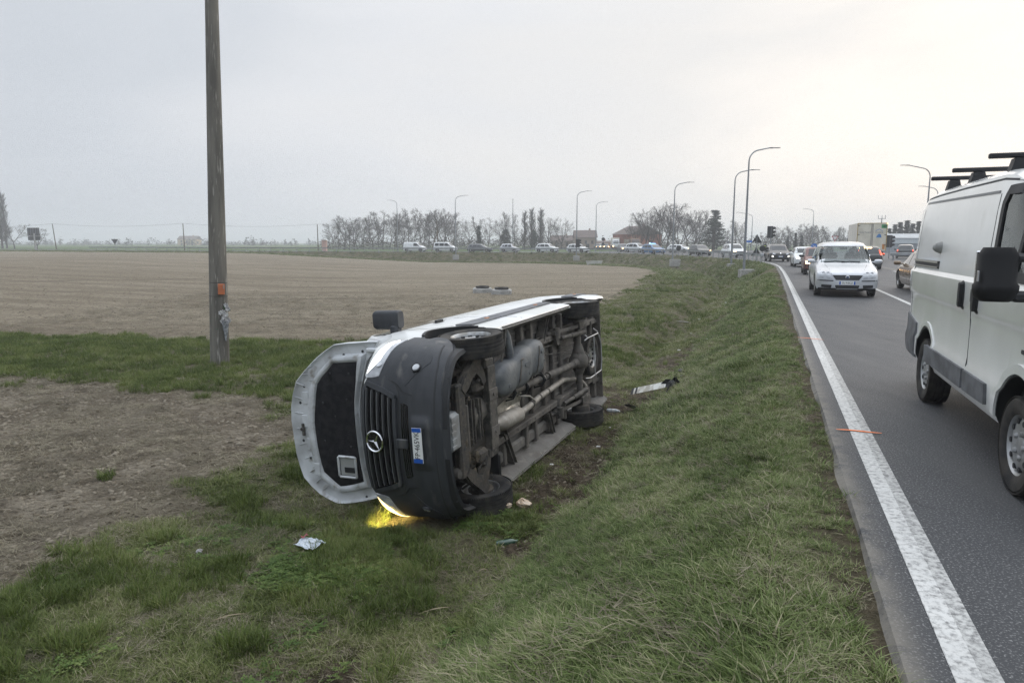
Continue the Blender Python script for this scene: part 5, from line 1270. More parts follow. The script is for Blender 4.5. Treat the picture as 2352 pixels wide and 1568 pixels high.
# body shapes: x from tail (-) to nose (+)
def hatch(L=4.0, W_=1.70, H=1.48, paint_=None, lit=None, r=.30, tall=0.0, rear_lit=False, grille=True):
    f, b = L * .5, -L * .5; bz = .88 + tall * .5; hood = .80 + tall * .55
    S = dict(L=L, W=W_, H=H, xr=b, xf=f, belt=bz, paint=paint_, r=r, ax=(b + .72, f - .84), roofw=.72, n=36, sill=.18 + tall * .15,
             top=[(b, .72 + tall * .4), (b + .04, bz + .02), (b + .14, bz + .10), (b + .42, H - .10), (b + .75, H - .02), (0.0 - .15, H), (.35, H - .05), (f - 1.15, bz + .12), (f - .95, bz + .02), (f - .4, hood), (f - .10, hood - .10), (f, hood - .22)],
             side_windows=[[(b + .95, bz + .05), (-.30, bz + .04), (-.30, H - .13), (b + 1.0, H - .14)], [(-.22, bz + .04), (f - 1.25, bz + .05), (.42, H - .15), (-.22, H - .13)], [(b + .38, bz + .10), (b + .87, bz + .06), (b + .90, H - .17), (b + .62, H - .20)]],
             windscreen=[(-.66, bz + .10), (.66, bz + .10), (.54, H - .09), (-.54, H - .09)],
             rear_window=[(-.58, bz + .12), (.58, bz + .12), (.48, H - .14), (-.48, H - .14)], mirror=(f - 1.22, bz + .08, paint_), doors=(-.26, b + 1.0))
    hl = lit or LENS
    S['patches'] = [('headlight', front_ray, q, hl, .35) for q in sym([(.44, hood - .24), (.70, hood - .20), (.68, hood - .06), (.46, hood - .10)])]
    S['patches'] += [('tail_light', rear_ray, q, LAMPR if rear_lit else REDL, .2) for q in sym([(.58, .66 + tall), (.74, .66 + tall), (.66, bz + .26), (.56, bz + .24)])]
    if grille: S['patches'] += [('grille', front_ray, [(-.40, hood - .22), (.40, hood - .22), (.38, hood - .10), (-.38, hood - .10)], BLACKPL, .2), ('lower_intake', front_ray, [(-.50, .26), (.50, .26), (.46, .40), (-.46, .40)], BLACKPL, .2)]
    S['plate'] = (.47, '', f + .012)
    return S
def minivan(L=4.35, W_=1.78, H=1.80, paint_=None, glazed=True, lit=None):
    S = hatch(L, W_, H, paint_, lit, .31, .06); f, b = L * .5, -L * .5; bz = 1.02
    S.update(belt=bz, roofw=.80, tail=.12, tk=.05, cat='van' if not glazed else 'car', top=[(b, 1.0), (b + .03, 1.45), (b + .10, H - .06), (b + .35, H), (.25, H), (.55, H - .07), (f - .95, bz + .14), (f - .80, bz + .03), (f - .25, .82), (f - .05, .72), (f, .60)],
             windscreen=[(-.70, bz + .10), (.70, bz + .10), (.62, H - .14), (-.62, H - .14)], mirror=(f - 1.12, bz + .12, BLACKPL))
    S['side_windows'] = [[(-.05, bz + .05), (f - 1.12, bz + .06), (.55, H - .22), (-.05, H - .20)]] + ([[(-1.05, bz + .06), (-.15, bz + .05), (-.15, H - .20), (-1.05, H - .20)], [(b + .25, bz + .07), (-1.15, bz + .06), (-1.15, H - .20), (b + .30, H - .22)]] if glazed else [])
    S['rear_window'] = [(-.60, bz + .16), (.60, bz + .16), (.56, H - .16), (-.56, H - .16)]; S['doors'] = (-.10, -1.10)
    return S
def wagon(L=4.6, paint_=None, lit=None, H=1.46):
    S = hatch(L, 1.76, H, paint_, lit, .31); b = -L * .5; f = L * .5; bz = .88
    S['top'] = [(b, .70), (b + .05, bz + .02), (b + .14, bz + .16), (b + .42, H - .08), (b + .8, H - .02), (-.3, H), (.2, H - .04), (f - 1.35, bz + .13), (f - 1.1, bz + .02), (f - .45, .80), (f - .1, .70), (f, .56)]
    S['side_windows'] = [[(-.36, bz + .04), (f - 1.45, bz + .05), (.22, H - .15), (-.36, H - .12)], [(-1.30, bz + .05), (-.44, bz + .04), (-.44, H - .12), (-1.26, H - .13)], [(b + .42, bz + .08), (-1.38, bz + .05), (-1.34, H - .14), (b + .62, H - .17)]]
    S['windscreen'] = [(-.66, bz + .10), (.66, bz + .10), (.56, H - .09), (-.56, H - .09)]; return S

def on_col(u, d, s0=66, s1=420):
    best = None
    for k in range(int((s1 - s0) * 4)):
        s = s0 + k * .25; p = on_edge(s, d); uu = 1176 + 1568 * p.x / (p.y * math.cos(PITCH) + HC * math.sin(PITCH))
        if best is None or abs(uu - u) < best[0]: best = (abs(uu - u), s)
    return best[1]
def tang(s): a, b = on_edge(s - .5, 0), on_edge(s + .5, 0); return (b - a).normalized()
GRN = 'cars queuing on the far road'
P_SIL = paint('silver_paint', (.55, .57, .60), metal=.35); P_GREY = paint('grey_paint', (.12, .13, .14), metal=.3); P_DARK = paint('black_green_paint', (.030, .036, .036)); P_BLK = paint('black_paint', (.014, .015, .017))
P_BLUE = paint('police_blue', (.10, .22, .42)); P_RED = paint('faded_red_paint', (.17, .055, .042), rough=.45); P_BRZ = paint('bronze_paint', (.20, .135, .075), metal=.55, rough=.25)
def queue(u, d, name, label, S, flip=False, off=0):
    s = on_col(u, d); p = on_edge(s, d); t = tang(s) * (1 if flip else -1); return car(name, label, GRN, (p.x, p.y), (t.x, t.y), S)
queue(955, 2.0, 'panel_van', 'small white panel van without rear windows, leftmost of the far queue', minivan(4.35, 1.8, 1.80, WHITE, False))
queue(1024, 2.0, 'people_carrier', 'white windowed people carrier second from the left in the far queue', minivan(4.4, 1.8, 1.80, WHITE, True, LAMPW))
queue(1103, 2.0, 'estate_car', 'dark grey estate car between the people carrier and a silver hatchback', wagon(4.65, P_GREY))
queue(1172, 2.0, 'hatchback', 'small silver hatchback behind the guardrail right of the grey estate', hatch(3.65, 1.66, 1.50, P_SIL))
queue(1257, 2.0, 'hatchback', 'white crossover with dark lower trim left of the traffic light pole', hatch(4.2, 1.76, 1.56, WHITE, tall=.08, r=.33))
queue(1329, 2.0, 'hatchback', 'white hatchback beside the lamp post with a traffic light', hatch(3.95, 1.70, 1.48, WHITE))
pc, pcb = queue(1500, 2.0, 'police_car', 'blue and white police estate car with a roof light bar', wagon(4.6, P_BLUE, LAMPW, 1.50))
for sg in (1, -1): patch(pcb, side_ray(sg), [(-2.1, .58), (1.9, .58), (1.9, .76), (-2.1, .80)], .003, .003, 14, 2).build('white_stripe', WHITE, pc)
MB().box((-.35, 0, 1.56), (.22, 1.1, .09), .03).build('light_bar', mat('blue_beacon', (.05, .2, .6), .2, emit=(.3, .6, 1.0), estr=2.0), pc)
MB().box((-.35, -.45, 1.61), (.14, .16, .06), .02).build('beacon', mat('lit_beacon', (.6, .8, 1), .2, emit=(.6, .85, 1.0), estr=6.0), pc)
queue(1608, 2.0, 'hatchback', 'dark hatchback between the police car and the white crossover', hatch(4.2, 1.76, 1.46, P_DARK, LAMPO))
queue(1686, 1.9, 'crossover', 'white crossover turning the bend behind the two near lamp posts', hatch(4.25, 1.80, 1.58, WHITE, LAMPO, tall=.07, r=.33))
def facing_cam(u, Y, yaw): p = at(u, Y); a = math.atan2(-p.y, -p.x) + RAD(yaw); return (p.x, p.y), (math.cos(a), math.sin(a))
p, h = facing_cam(1432, 128, 12); car('hatchback', 'grey car facing the viewer with one bright headlamp on the far road', GRN, p, h, hatch(4.2, 1.76, 1.5, P_GREY, LAMPO))
p, h = facing_cam(1463, 120, 50); car('crossover', 'white crossover half hidden behind the police car', GRN, p, h, hatch(4.3, 1.8, 1.62, WHITE, tall=.08, r=.33))
p, h = facing_cam(1562, 118, 58); car('coupe', 'low white car seen behind the round sign on the far road', GRN, p, h, hatch(4.3, 1.76, 1.40, WHITE, LAMPO))
for k, (u, Y) in enumerate(((1372, 185), (1381, 190), (1391, 182))):
    p, h = facing_cam(u, Y, 6); car('oncoming_car', 'tiny distant car with glaring headlamps, %s of three beside the brick house' % ('left', 'middle', 'right')[k], 'distant cars with lit headlamps', p, h, hatch(4.0, 1.7, 1.48, (P_GREY, P_SIL, P_DARK)[k], LAMPO))

def box_truck(name, label, pos, hd, w, hgt, ln, cab, face_front=False, boxmat=None):
    root = empty(name, (pos[0], pos[1], .004), math.atan2(hd[1], hd[0])); tag(root, label, 'truck')
    bm_ = boxmat or mat('truck_box_white', (.74, .70, .62), .5, var=(.64, .60, .53), vscale=1.2)
    MB().box((0, 0, .95 + (hgt - .95) / 2), (ln, w, hgt - .95), .03).build('cargo_box', bm_, root)
    MB().box((0, 0, .80), (ln + .1, .9, .22), .02).build('chassis', CHASSIS, root)
    c = MB(); rows = []
    for x, z0, z1, k in ((ln / 2 + .12, .5, 2.5, 1), (ln / 2 + .9, .5, 2.55, 1), (ln / 2 + 1.45, .5, 2.0, .99), (ln / 2 + 1.75, .5, 1.35, .97), (ln / 2 + 1.82, .52, 1.0, .95)):
        rows.append([(x, y * k * w * .46, z) for y, z in ((-1, z0), (1, z0), (1, z0 + (z1 - z0) * .55), (.92, z1), (-.92, z1), (-1, z0 + (z1 - z0) * .55))])
    c.grid(rows, closeu=True); c.f += [tuple(reversed(range(6))), tuple(24 + q for q in range(6))]; c.m += [0, 0]; c.build('cab', cab, root, 30)
    cb = BVHTree.FromPolygons([Vector(v) for v in c.v], c.f)
    patch(cb, front_ray, [(-w * .36, 1.42), (w * .36, 1.42), (w * .33, 2.25), (-w * .33, 2.25)], .004, .006, 6, 4, .08).build('windscreen', DGLASS, root)
    for sg in (1, -1):
        patch(cb, side_ray(sg), q4(ln / 2 + .45, ln / 2 + 1.2, 1.5, 2.15), .004, .006, 3, 3, .1).build('side_window', DGLASS, root)
        patch(cb, front_ray, q4(*( (w * .28, w * .42) if sg > 0 else (-w * .42, -w * .28)), .68, .86), .004, .01, 3, 3, .3).build('headlight', LAMPO, root)
    tm, rm = TYR.setdefault(('t', 1), tyre_mesh(.46, .28, False, 24)), RIMS.setdefault(('t', 1), rim_mesh(.46, .28))
    for x in (-ln / 2 + 1.1, ln / 2 + 1.0):
        for sg in (1, -1): add_wheel(root, (x, sg * (w / 2 - .2), .46), sg, tm, rm)
    MB().box((-ln / 2 - .03, 0, .62), (.08, w * .95, .14), .02).build('rear_bumper', BLACKPL, root)
    return root
p, h = facing_cam(1450, 136, 14); box_truck('flatbed_truck', 'brown lorry with bright lamps behind the grey car on the far road', p, h, 2.2, 2.3, 3.5, mat('lorry_brown', (.15, .09, .055), .5), boxmat=mat('lorry_load', (.20, .16, .10), .8, var=(.4, .38, .33), vscale=4))
p, h = facing_cam(1412, 190, 5); box_truck('box_van', 'distant small white box van behind the guardrail', p, h, 2.1, 3.0, 3.4, WHITE)

# lorry going away, its rear doors lettered
tp = at(1998, 62.0); th = Vector((.345, .939, 0)).normalized(); tl = 7.0; tc = Vector((tp.x, tp.y, 0)) + th * tl / 2
T = box_truck('delivery_lorry', 'pale delivery lorry seen from behind with lettered rear doors', (tc.x, tc.y), (th.x, th.y), 2.42, 3.45, tl, WHITE)
xr = -tl / 2 - .018; REAR = lambda x, y, z: Matrix.Translation((x, y, z)) @ Matrix(((0, 0, -1, 0), (-1, 0, 0, 0), (0, 1, 0, 0), (0, 0, 0, 1)))
oframe = mat('lorry_door_frame', (.50, .33, .05), .5, var=(.30, .22, .08), vscale=6); DOORW = mat('lorry_door', (.72, .68, .57), .55, var=(.62, .58, .48), vscale=1.4)
for sg in (1, -1):
    MB().box((xr, sg * .585, 2.2), (.03, 1.12, 2.36), .01).build('rear_door', DOORW, T)
    MB().box((xr, sg * 1.18, 2.2), (.05, .05, 2.46), .01).build('door_frame', oframe, T)
    MB().tube([(xr - .03, sg * .06, 1.05), (xr - .03, sg * .06, 3.35)], .018, 6).build('lock_bar', mat('door_bar', (.25, .25, .25), .4, .6), T)
    for z in (1.5, 2.4, 3.2): MB().box((xr - .03, sg * 1.08, z), (.03, .18, .06), .01).build('hinge', CHASSIS, T)
    MB().box((xr - .03, sg * 1.0, .70), (.04, .25, .12), .01).build('tail_light', LAMPR, T)
MB().box((xr, 0, 3.42), (.05, 2.42, .06), .01).build('door_frame', oframe, T)
MB().box((xr - .02, -.93, 3.15), (.012, .42, .32)).build('green_sign', mat('sign_green', (.03, .28, .10), .5), T)
TXT = mat('faded_lettering', (.10, .11, .14), .6); TXB = mat('blue_lettering', (.06, .22, .50), .6)
link('sign_letter', text_mesh('d', .34, 'sign_letter', INK), T, mw=REAR(xr - .029, -.93, 3.15))
link('lettering', text_mesh('Victory Transport', .20, 'lettering', TXT, sx=.62), T, mw=REAR(xr - .018, .56, 2.62)); link('lettering', text_mesh('& Logistics', .20, 'lettering', TXT, sx=.72), T, mw=REAR(xr - .018, -.58, 2.62))
for k in range(3): link('small_lettering', text_mesh('trasporti' if False else '·····  ·····', .10, 'small_lettering', TXT), T, mw=REAR(xr - .018, .56, 2.40 - .12 * k))
MB().prism([(-.22, 0), (.22, 0), (.16, .26), (.0, .34), (-.12, .22)], 0, .004, M=REAR(xr - .017, -.56, 2.16)).build('logo', TXB, T, 0)
MB().tube([(-.28, .44, 0), (0, .60, 0), (.30, .40, 0)], .02, 5, M=REAR(xr - .018, -.56, 2.30)).build('logo_roof', TXB, T)
MB().box((xr - .022, -.98, 1.35), (.01, .2, .45)).build('orange_panel', mat('orange_panel', (.55, .24, .06), .6), T)
for (y, z) in ((-1.17, 3.38),): MB().box((xr - .02, y, z), (.05, .06, .05), .01).build('marker_lamp', LAMPO, T)

# cars of the near lane
def lane(s, d, yaw=0, away=False):
    p = on_edge(s, d); t = tang(s) * (1 if away else -1); a = math.atan2(t.y, t.x) + RAD(yaw); return (p.x, p.y), (math.cos(a), math.sin(a))
p, h = facing_cam(1784, 64, 9); S = hatch(4.12, 1.80, 1.57, P_BLK, None, .34, .09)
S['patches'] += [('day_light', front_ray, q, LAMPW, .2) for q in sym([(.60, .42), (.74, .42), (.74, .58), (.60, .50)])] + [('badge', front_ray, [(-.06, .74), (0, .68), (.06, .74), (0, .84)], CHROME, 0)]
car('crossover', 'black crossover coming round the bend beside the guardrail end', None, p, h, S)
p, h = lane(54, 2.0); car('hatchback', 'small white hatchback with lit headlamp behind the red car', None, p, h, hatch(3.75, 1.64, 1.42, WHITE, LAMPW))
S = dict(L=3.4, W=1.49, H=1.46, xr=-1.70, xf=1.70, belt=.90, paint=P_RED, r=.275, ax=(-1.10, 1.06), roofw=.80, n=36, sill=.24, nose=.14, np=3, nq=3.5, tail=.12, tk=.06, cat='car',
         top=[(-1.70, .60), (-1.68, .98), (-1.58, 1.40), (-1.40, 1.455), (.2, 1.46), (.36, 1.44), (.82, .98), (.92, .92), (1.55, .82), (1.66, .74), (1.70, .60)],
         side_windows=[[(-.30, .93), (.72, .94), (.40, 1.36), (-.30, 1.37)], [(-1.45, .94), (-.40, .93), (-.40, 1.37), (-1.38, 1.37)]], windscreen=[(-.60, .99), (.60, .99), (.56, 1.38), (-.56, 1.38)],
         rear_window=[(-.55, .98), (.55, .98), (.52, 1.34), (-.52, 1.34)], mirror=(.70, .99, BLACKPL), doors=(-.36,))
S['patches'] = [('headlight', front_ray, q, LAMPO, .15) for q in sym([(.42, .60), (.66, .60), (.66, .74), (.42, .74)])] + [('grille', front_ray, [(-.40, .60), (.40, .60), (.40, .74), (-.40, .74)], BLACKPL, .05), ('bumper', front_ray, [(-.70, .34), (.70, .34), (.70, .54), (-.70, .54)], mat('old_bumper', (.045, .035, .033), .6), .05)]
S['plate'] = (.44, '', 1.735)
p, h = lane(41.6, 1.95); car('hatchback', 'boxy old dark red hatchback with one glowing headlamp', None, p, h, S)
S = hatch(4.05, 1.70, 1.49, P_BLK, None, .31); S['patches'] = [('tail_light', rear_ray, q, LAMPR, .2) for q in sym([(.66, .92), (.76, .92), (.64, 1.24), (.57, 1.24)])] + [('brake_light', rear_ray, q4(-.18, .18, 1.355, 1.40), LAMPO, .2), ('reflector', rear_ray, q4(-.72, -.45, .42, .47), LAMPR, .1), ('badge', rear_ray, q4(-.05, .05, .86, .95), CHROME, .8)]; S.pop('plate')
S['rear_window'] = [(-.60, 1.02), (.60, 1.02), (.50, 1.34), (-.50, 1.34)]
p0 = at(1994, 44.2); hh = Vector((.33, .944)); car('hatchback', 'black hatchback driving away with glowing tail lights', None, (p0.x + hh.x * 2.0, p0.y + hh.y * 2.0), hh, S)
S = hatch(4.6, 1.80, 1.46, P_BRZ, None, .33); p, h = lane(28.1, 4.95, 0, True)
car('saloon_car', 'glossy bronze car driving away half hidden behind the white van', None, p, h, S)
S = hatch(4.3, 1.78, 1.50, P_DARK, None, .32); S['patches'] = [('tail_light', rear_ray, q, LAMPR, .1) for q in sym([(.68, .78), (.78, .78), (.74, .96), (.66, .96)])]; S.pop('plate')
p0 = at(2078, 76); car('estate_car', 'dark car driving away near the grey shed', None, (p0.x, p0.y), (.5, .866), S)
p0 = at(2078, 70); bar = empty('barrier', (p0.x, p0.y, 0)); tag(bar, 'low grey roadside barrier in front of the dark car near the shed', 'barrier')
MB().box((0, 0, .55), (3.0, .25, .30), .03).build('beam', mat('galvanised', (.36, .38, .40), .5, .5, var=(.28, .29, .30), vscale=2), bar)
for x in (-1.2, 1.2): MB().box((x, 0, .2), (.12, .15, .42)).build('leg', MATS['galvanised'], bar)

# ---------------- silver people carrier, nearest oncoming car
GLS = glass_mat('clear_glass', (.80, .86, .86), .78)
wq = [(-.74, 1.06), (.74, 1.06), (.60, 1.60), (-.60, 1.60)]
sq = [[(-.05, 1.03), (.78, 1.05), (.42, 1.56), (-.05, 1.58)], [(-1.05, 1.03), (-.14, 1.03), (-.14, 1.58), (-1.05, 1.58)], [(-2.0, 1.06), (-1.15, 1.03), (-1.15, 1.58), (-1.92, 1.52)]]
rq = [(-.62, 1.10), (.62, 1.10), (.56, 1.56), (-.56, 1.56)]
S = dict(L=4.72, W=1.82, H=1.75, xr=-2.36, xf=2.36, belt=.98, paint=P_SIL, r=.335, ax=(-1.42, 1.42), roofw=.74, n=60, sill=.21, nose=.42, np=3.2, nq=3.0, tail=.2, tk=.06, grooves=True, cover=True, cat='car',
         top=[(-2.36, .95), (-2.30, 1.20), (-2.12, 1.62), (-1.85, 1.73), (-.6, 1.75), (.1, 1.735), (.40, 1.66), (.90, 1.27), (1.22, 1.06), (1.35, 1.02), (1.85, .90), (2.18, .79), (2.30, .70), (2.36, .52)],
         windscreen=wq, side_windows=sq, rear_window=rq, glass=GLS, mirror=(.92, 1.10, P_SIL), doors=(-.10, -1.10), steer=0,
         open=dict(cabin=(-2.14, 1.02, -.76, .76, .62, 1.58), front=[wq], fx=(.2, 3), side=sq, rear=[rq], rx=(-3, -1.6)))
hl = [(.40, .655), (.80, .700), (.80, .845), (.50, .835)]
S['patches'] = [('headlight', front_ray, q, LENS, .18) for q in sym(hl)] + [('fog_lamp', front_ray, q, LENS, .2) for q in sym([(.42, .575), (.80, .605), (.80, .665), (.48, .640)])]
S['patches'] += [('grille', front_ray, [(-.33, .545), (.33, .545), (.44, .70), (-.44, .70)], BLACKPL, .06), ('lower_intake', front_ray, [(-.31, .24), (.31, .24), (.35, .385), (-.35, .385)], BLACKPL, .04)]
S['patches'] += [('side_intake', front_ray, q, BLACKPL, .08) for q in sym([(.46, .29), (.74, .31), (.74, .40), (.44, .39)])]
S['strips'] = [('bumper_strip', front_ray, [(sg * .40, .52), (sg * .85, .53)], .035, BLACKPL) for sg in (1, -1)] + [('intake_bar', front_ray, [(sg * .45, .345), (sg * .76, .355)], .018, P_SIL) for sg in (1, -1)] + [('bonnet_gap', front_ray, [(sg * .50, .86), (sg * .62, 1.0)], .008, SEAM) for sg in (1, -1)]
S['plate'] = (.455, 'DL·918CZ', 2.375)
p, h = lane(26.2, 1.78)
U, ub = car('people_carrier', 'silver people carrier coming towards the viewer with two people inside', None, p, h, S)
bx_ = bvh_ray(ub, front_ray, 0, .635); MB().lathe([(0, 0), (.062, 0), (.062, .012), (.050, .016), (.048, .006), (0, .008)], 24, M=FRONT_AX(bx_.x + .012, 0, .635)).build('badge', CHROME, U); MB().lathe([(0, 0), (.040, 0), (.036, .01), (0, .012)], 20, M=FRONT_AX(bx_.x + .016, 0, .635)).build('badge_centre', mat('badge_blue', (.05, .08, .14), .3), U)
for sg in (1, -1):
    for y in (.56, .69):
        hp = bvh_ray(ub, front_ray, sg * y, .765); MB().lathe([(.048, 0), (.040, .012), (.018, .016), (0, .012)], 16, M=FRONT_AX(hp.x + .006, sg * y, .765)).build('reflector', mat('lamp_bowl', (.62, .64, .68), .12, .6), U)
wp = [bvh_ray(ub, front_ray, y, z) + Vector((.02, 0, .006)) for y, z in ((-.10, 1.075), (.15, 1.10), (.45, 1.085))]; MB().tube(wp, .011, 5).build('wiper', BLACKPL, U); wp = [bvh_ray(ub, front_ray, y, z) + Vector((.02, 0, .006)) for y, z in ((-.62, 1.08), (-.30, 1.105), (.0, 1.09))]; MB().tube(wp, .011, 5).build('wiper', BLACKPL, U)
MB().box((.88, 0, 1.0), (.40, 1.46, .10), .04).box((.80, .36, 1.06), (.12, .34, .08), .03).build('dashboard', INTER, U)
for y in (.38, -.38):
    MB().box((-.30, y, 1.02), (.16, .50, .72), .06, rot=(0, -.2, 0)).box((.02, y, .66), (.5, .50, .14), .05).build('seat', mat('seat_cloth', (.075, .08, .085), .9), U); MB().box((-.40, y, 1.44), (.10, .26, .18), .05).build('headrest', mat('seat_cloth', (.1, .1, .1)), U)
MB().lathe([(.17, -.012), (.19, -.012), (.19, .012), (.17, .012)], 20, M=AX((-1, 0, .5), (.56, .36, 1.08)), close=True).build('steering_wheel', BLACKPL, U)
MB().box((.50, 0, 1.52), (.04, .22, .06), .015).build('rear_view_mirror', BLACKPL, U); MB().box((-2.2, 0, 1.30), (.02, .06, .06)).build('sticker', mat('plain_red', (.8, .2, .08), .5), U)  # sticker is a small plain red square at the rear window
for y in (.5, -.5): MB().box((-1.6, y, .98), (.16, .55, .66), .06).build('rear_seat', mat('seat_cloth', (.1, .1, .1)), U)

# ---------------- people
SKIN = mat('skin', (.42, .27, .20), .6)
def skin_mesh(name, J, edges, m, sub=1):
    me_ = bpy.data.meshes.new(name); ks = list(J); me_.from_pydata([J[k][0] for k in ks], [(ks.index(a), ks.index(b)) for a, b in edges], [])
    o = bpy.data.objects.new('t', me_); COL.objects.link(o); md = o.modifiers.new('s', 'SKIN'); md.use_smooth_shade = True
    for i, k in enumerate(ks):
        v = me_.skin_vertices[0].data[i]; r_ = J[k][1]; v.radius = r_ if isinstance(r_, tuple) else (r_, r_); v.use_root = (i == 0)
    s_ = o.modifiers.new('ss', 'SUBSURF'); s_.levels = sub; s_.render_levels = sub
    dg = bpy.context.evaluated_depsgraph_get(); res = bpy.data.meshes.new_from_object(o.evaluated_get(dg)); res.name = name; bpy.data.objects.remove(o); res.materials.clear(); res.materials.append(m); return res
def head_parts(root, c, f, hair, mask=True, cap=None):
    """c: head centre, f: facing direction"""
    R_ = Vector(f).to_track_quat('X', 'Z').to_matrix().to_4x4(); M_ = Matrix.Translation(c) @ R_
    rows = []
    for i in range(9):
        th = math.pi * i / 8; z = .115 * math.cos(th); w = math.sin(th) ** .8; jaw = 1 - .22 * max(0, -math.cos(th))
        rows.append([(.098 * w * math.cos(a) * (1.06 if math.cos(a) > .9 else 1), .076 * w * jaw * math.sin(a), z) for a in [2 * math.pi * k / 14 for k in range(14)]])
    h = MB().grid(rows, closeu=True); h.add([(.094, .012, .0), (.094, -.012, .0), (.122, 0, -.030), (.094, .0, .030), (.094, 0, -.036)], [(0, 2, 3), (3, 2, 1), (0, 4, 2), (2, 4, 1)]); h.v = [tuple(M_ @ Vector(v)) for v in h.v]; ho = h.build('head', SKIN, root, 60)
    for sg in (1, -1):
        MB().lathe([(0, -.006), (.013, -.004), (.012, .004), (0, .006)], 8, M=M_ @ AX((0, 1, 0), (-.005, sg * .076, -.005))).build('ear', SKIN, ho)
        MB().lathe([(0, 0), (.010, 0), (.006, .005), (0, .006)], 8, M=M_ @ AX((1, 0, 0), (.088, sg * .030, .008))).build('eye', mat('eye', (.04, .03, .025), .3), ho)
    if mask:
        rows = [[(M_ @ Vector((.108 + .018 * (1 - abs(j - 3) / 3) - .012 * (abs(j - 3) / 3) ** 2 * 4, (j - 3) * .022, z))) for j in range(7)] for z in (-.012, -.045, -.080, -.105)]
        MB().grid([[tuple(v) for v in r] for r in rows]).build('face_mask', mat('mask_white', (.72, .74, .76), .8), ho)
    else: MB().box(M_ @ Vector((.088, 0, -.058)), (.012, .035, .010)).build('mouth', mat('lips', (.30, .13, .11), .6), ho)
    rows = []
    for i in range(6):
        th = math.pi * .56 * i / 5
        rows.append([tuple(M_ @ Vector((-.010 + .108 * math.sin(th) * math.cos(a) * (1 if math.cos(a) < .3 or i < 3 else .90), .088 * math.sin(th) * math.sin(a), .018 + .118 * math.cos(th) + (.03 * max(0, math.cos(a)) if i > 3 else 0) - (.07 * max(0, -math.cos(a)) if i == 5 else 0))))
                     for a in [2 * math.pi * k / 14 for k in range(14)]])
    MB().grid(rows, closeu=True).build('hair', hair, ho, 60)
    if cap: MB().lathe([(.0, .10), (.07, .098), (.105, .06), (.107, .03), (.0, .03)], 16, M=M_ @ Matrix.Translation((-.005, 0, .035))).box(M_ @ Vector((.11, 0, .068)), (.09, .12, .012), .004).build('cap', cap, ho)
HAIR = mat('dark_hair', (.020, .016, .014), .7)
def seated(label, y, hairm, coat, driver):
    root = empty('person'); root.parent = None; tag(root, label, 'person')
    root.matrix_world = U.matrix_basis.copy()
    J = {'pelvis': ((-.06, y, .80), .15), 'belly': ((-.10, y, .98), .145), 'chest': ((-.16, y, 1.16), (.155, .13)), 'neck0': ((-.17, y, 1.29), .075), 'neck': ((-.155, y, 1.36), .055), 'skull': ((-.14, y, 1.44), .05)}
    E_ = [('pelvis', 'belly'), ('belly', 'chest'), ('chest', 'neck0'), ('neck0', 'neck'), ('neck', 'skull')]
    for sg in (1, -1):
        n = str(sg); J['sh' + n] = ((-.16, y + sg * .17, 1.22), .065); J['el' + n] = ((.06, y + sg * .24, 1.02), .05); J['wr' + n] = ((.34, y + sg * (.15 if driver else .08), 1.10 if driver else .92), .035); J['ha' + n] = ((.42, y + sg * (.15 if driver else .07), 1.13 if driver else .92), .038)
        J['kn' + n] = ((.40, y + sg * .12, .84), .075); J['an' + n] = ((.62, y + sg * .12, .50), .05); J['to' + n] = ((.74, y + sg * .12, .47), .04)
        E_ += [('chest', 'sh' + n), ('sh' + n, 'el' + n), ('el' + n, 'wr' + n), ('wr' + n, 'ha' + n), ('pelvis', 'kn' + n), ('kn' + n, 'an' + n), ('an' + n, 'to' + n)]
    link('clothed_body', skin_mesh('clothed_body', J, E_, coat), root); head_parts(root, (-.10, y, 1.47), (1, 0 if driver else .1, -.05), hairm)
seated('masked driver behind the windscreen of the silver people carrier', .38, HAIR, mat('jacket_dark', (.035, .038, .045), .85), True)
seated('masked passenger in dark clothes in the silver people carrier', -.38, HAIR, mat('jacket_brown', (.05, .042, .04), .85), False)

def officer():
    p = at(1757, 88.0); z0 = zt(p.x, p.y); root = empty('person', (p.x, p.y, .0), RAD(200)); tag(root, 'officer in dark uniform with yellow reflective bands looking down beside the signs', 'person')
    J = {'pelvis': ((0, 0, .95), (.15, .12)), 'belly': ((.01, 0, 1.12), (.15, .115)), 'chest': ((.0, 0, 1.34), (.17, .13)), 'neck0': ((.01, 0, 1.48), .07), 'neck': ((.04, 0, 1.55), .055), 'skull': ((.06, 0, 1.62), .05)}
    E_ = [('pelvis', 'belly'), ('belly', 'chest'), ('chest', 'neck0'), ('neck0', 'neck'), ('neck', 'skull')]
    for sg in (1, -1):
        n = str(sg); J['sh' + n] = ((0, sg * .19, 1.42), .07); J['el' + n] = ((.06, sg * .25, 1.14), .052); J['wr' + n] = ((.30, sg * .12, 1.16), .038); J['ha' + n] = ((.38, sg * .08, 1.20), .042)
        J['kn' + n] = ((.02, sg * .11, .50), .075); J['an' + n] = ((-.01, sg * .12, .09), .05); J['to' + n] = ((.15, sg * .13, .05), .045)
        E_ += [('chest', 'sh' + n), ('sh' + n, 'el' + n), ('el' + n, 'wr' + n), ('wr' + n, 'ha' + n), ('pelvis', 'kn' + n), ('kn' + n, 'an' + n), ('an' + n, 'to' + n)]
    me_ = skin_mesh('clothed_body', J, E_, mat('navy_uniform', (.020, .022, .030), .85)); link('clothed_body', me_, root)
    for z, rr in ((1.10, .185), (1.30, .20)): MB().lathe([(rr, -.035), (rr * 1.03, 0), (rr, .035)], 20, M=Matrix.Translation((0.005, 0, z)) @ Matrix.Scale(.78, 4, (1, 0, 0))).build('reflective_band', mat('reflective_yellow', (.55, .68, .10), .6), root)
    head_parts(root, (.09, 0, 1.68), (1, 0, -.45), HAIR, True, mat('navy_cap', (.02, .022, .03), .8))
officer()

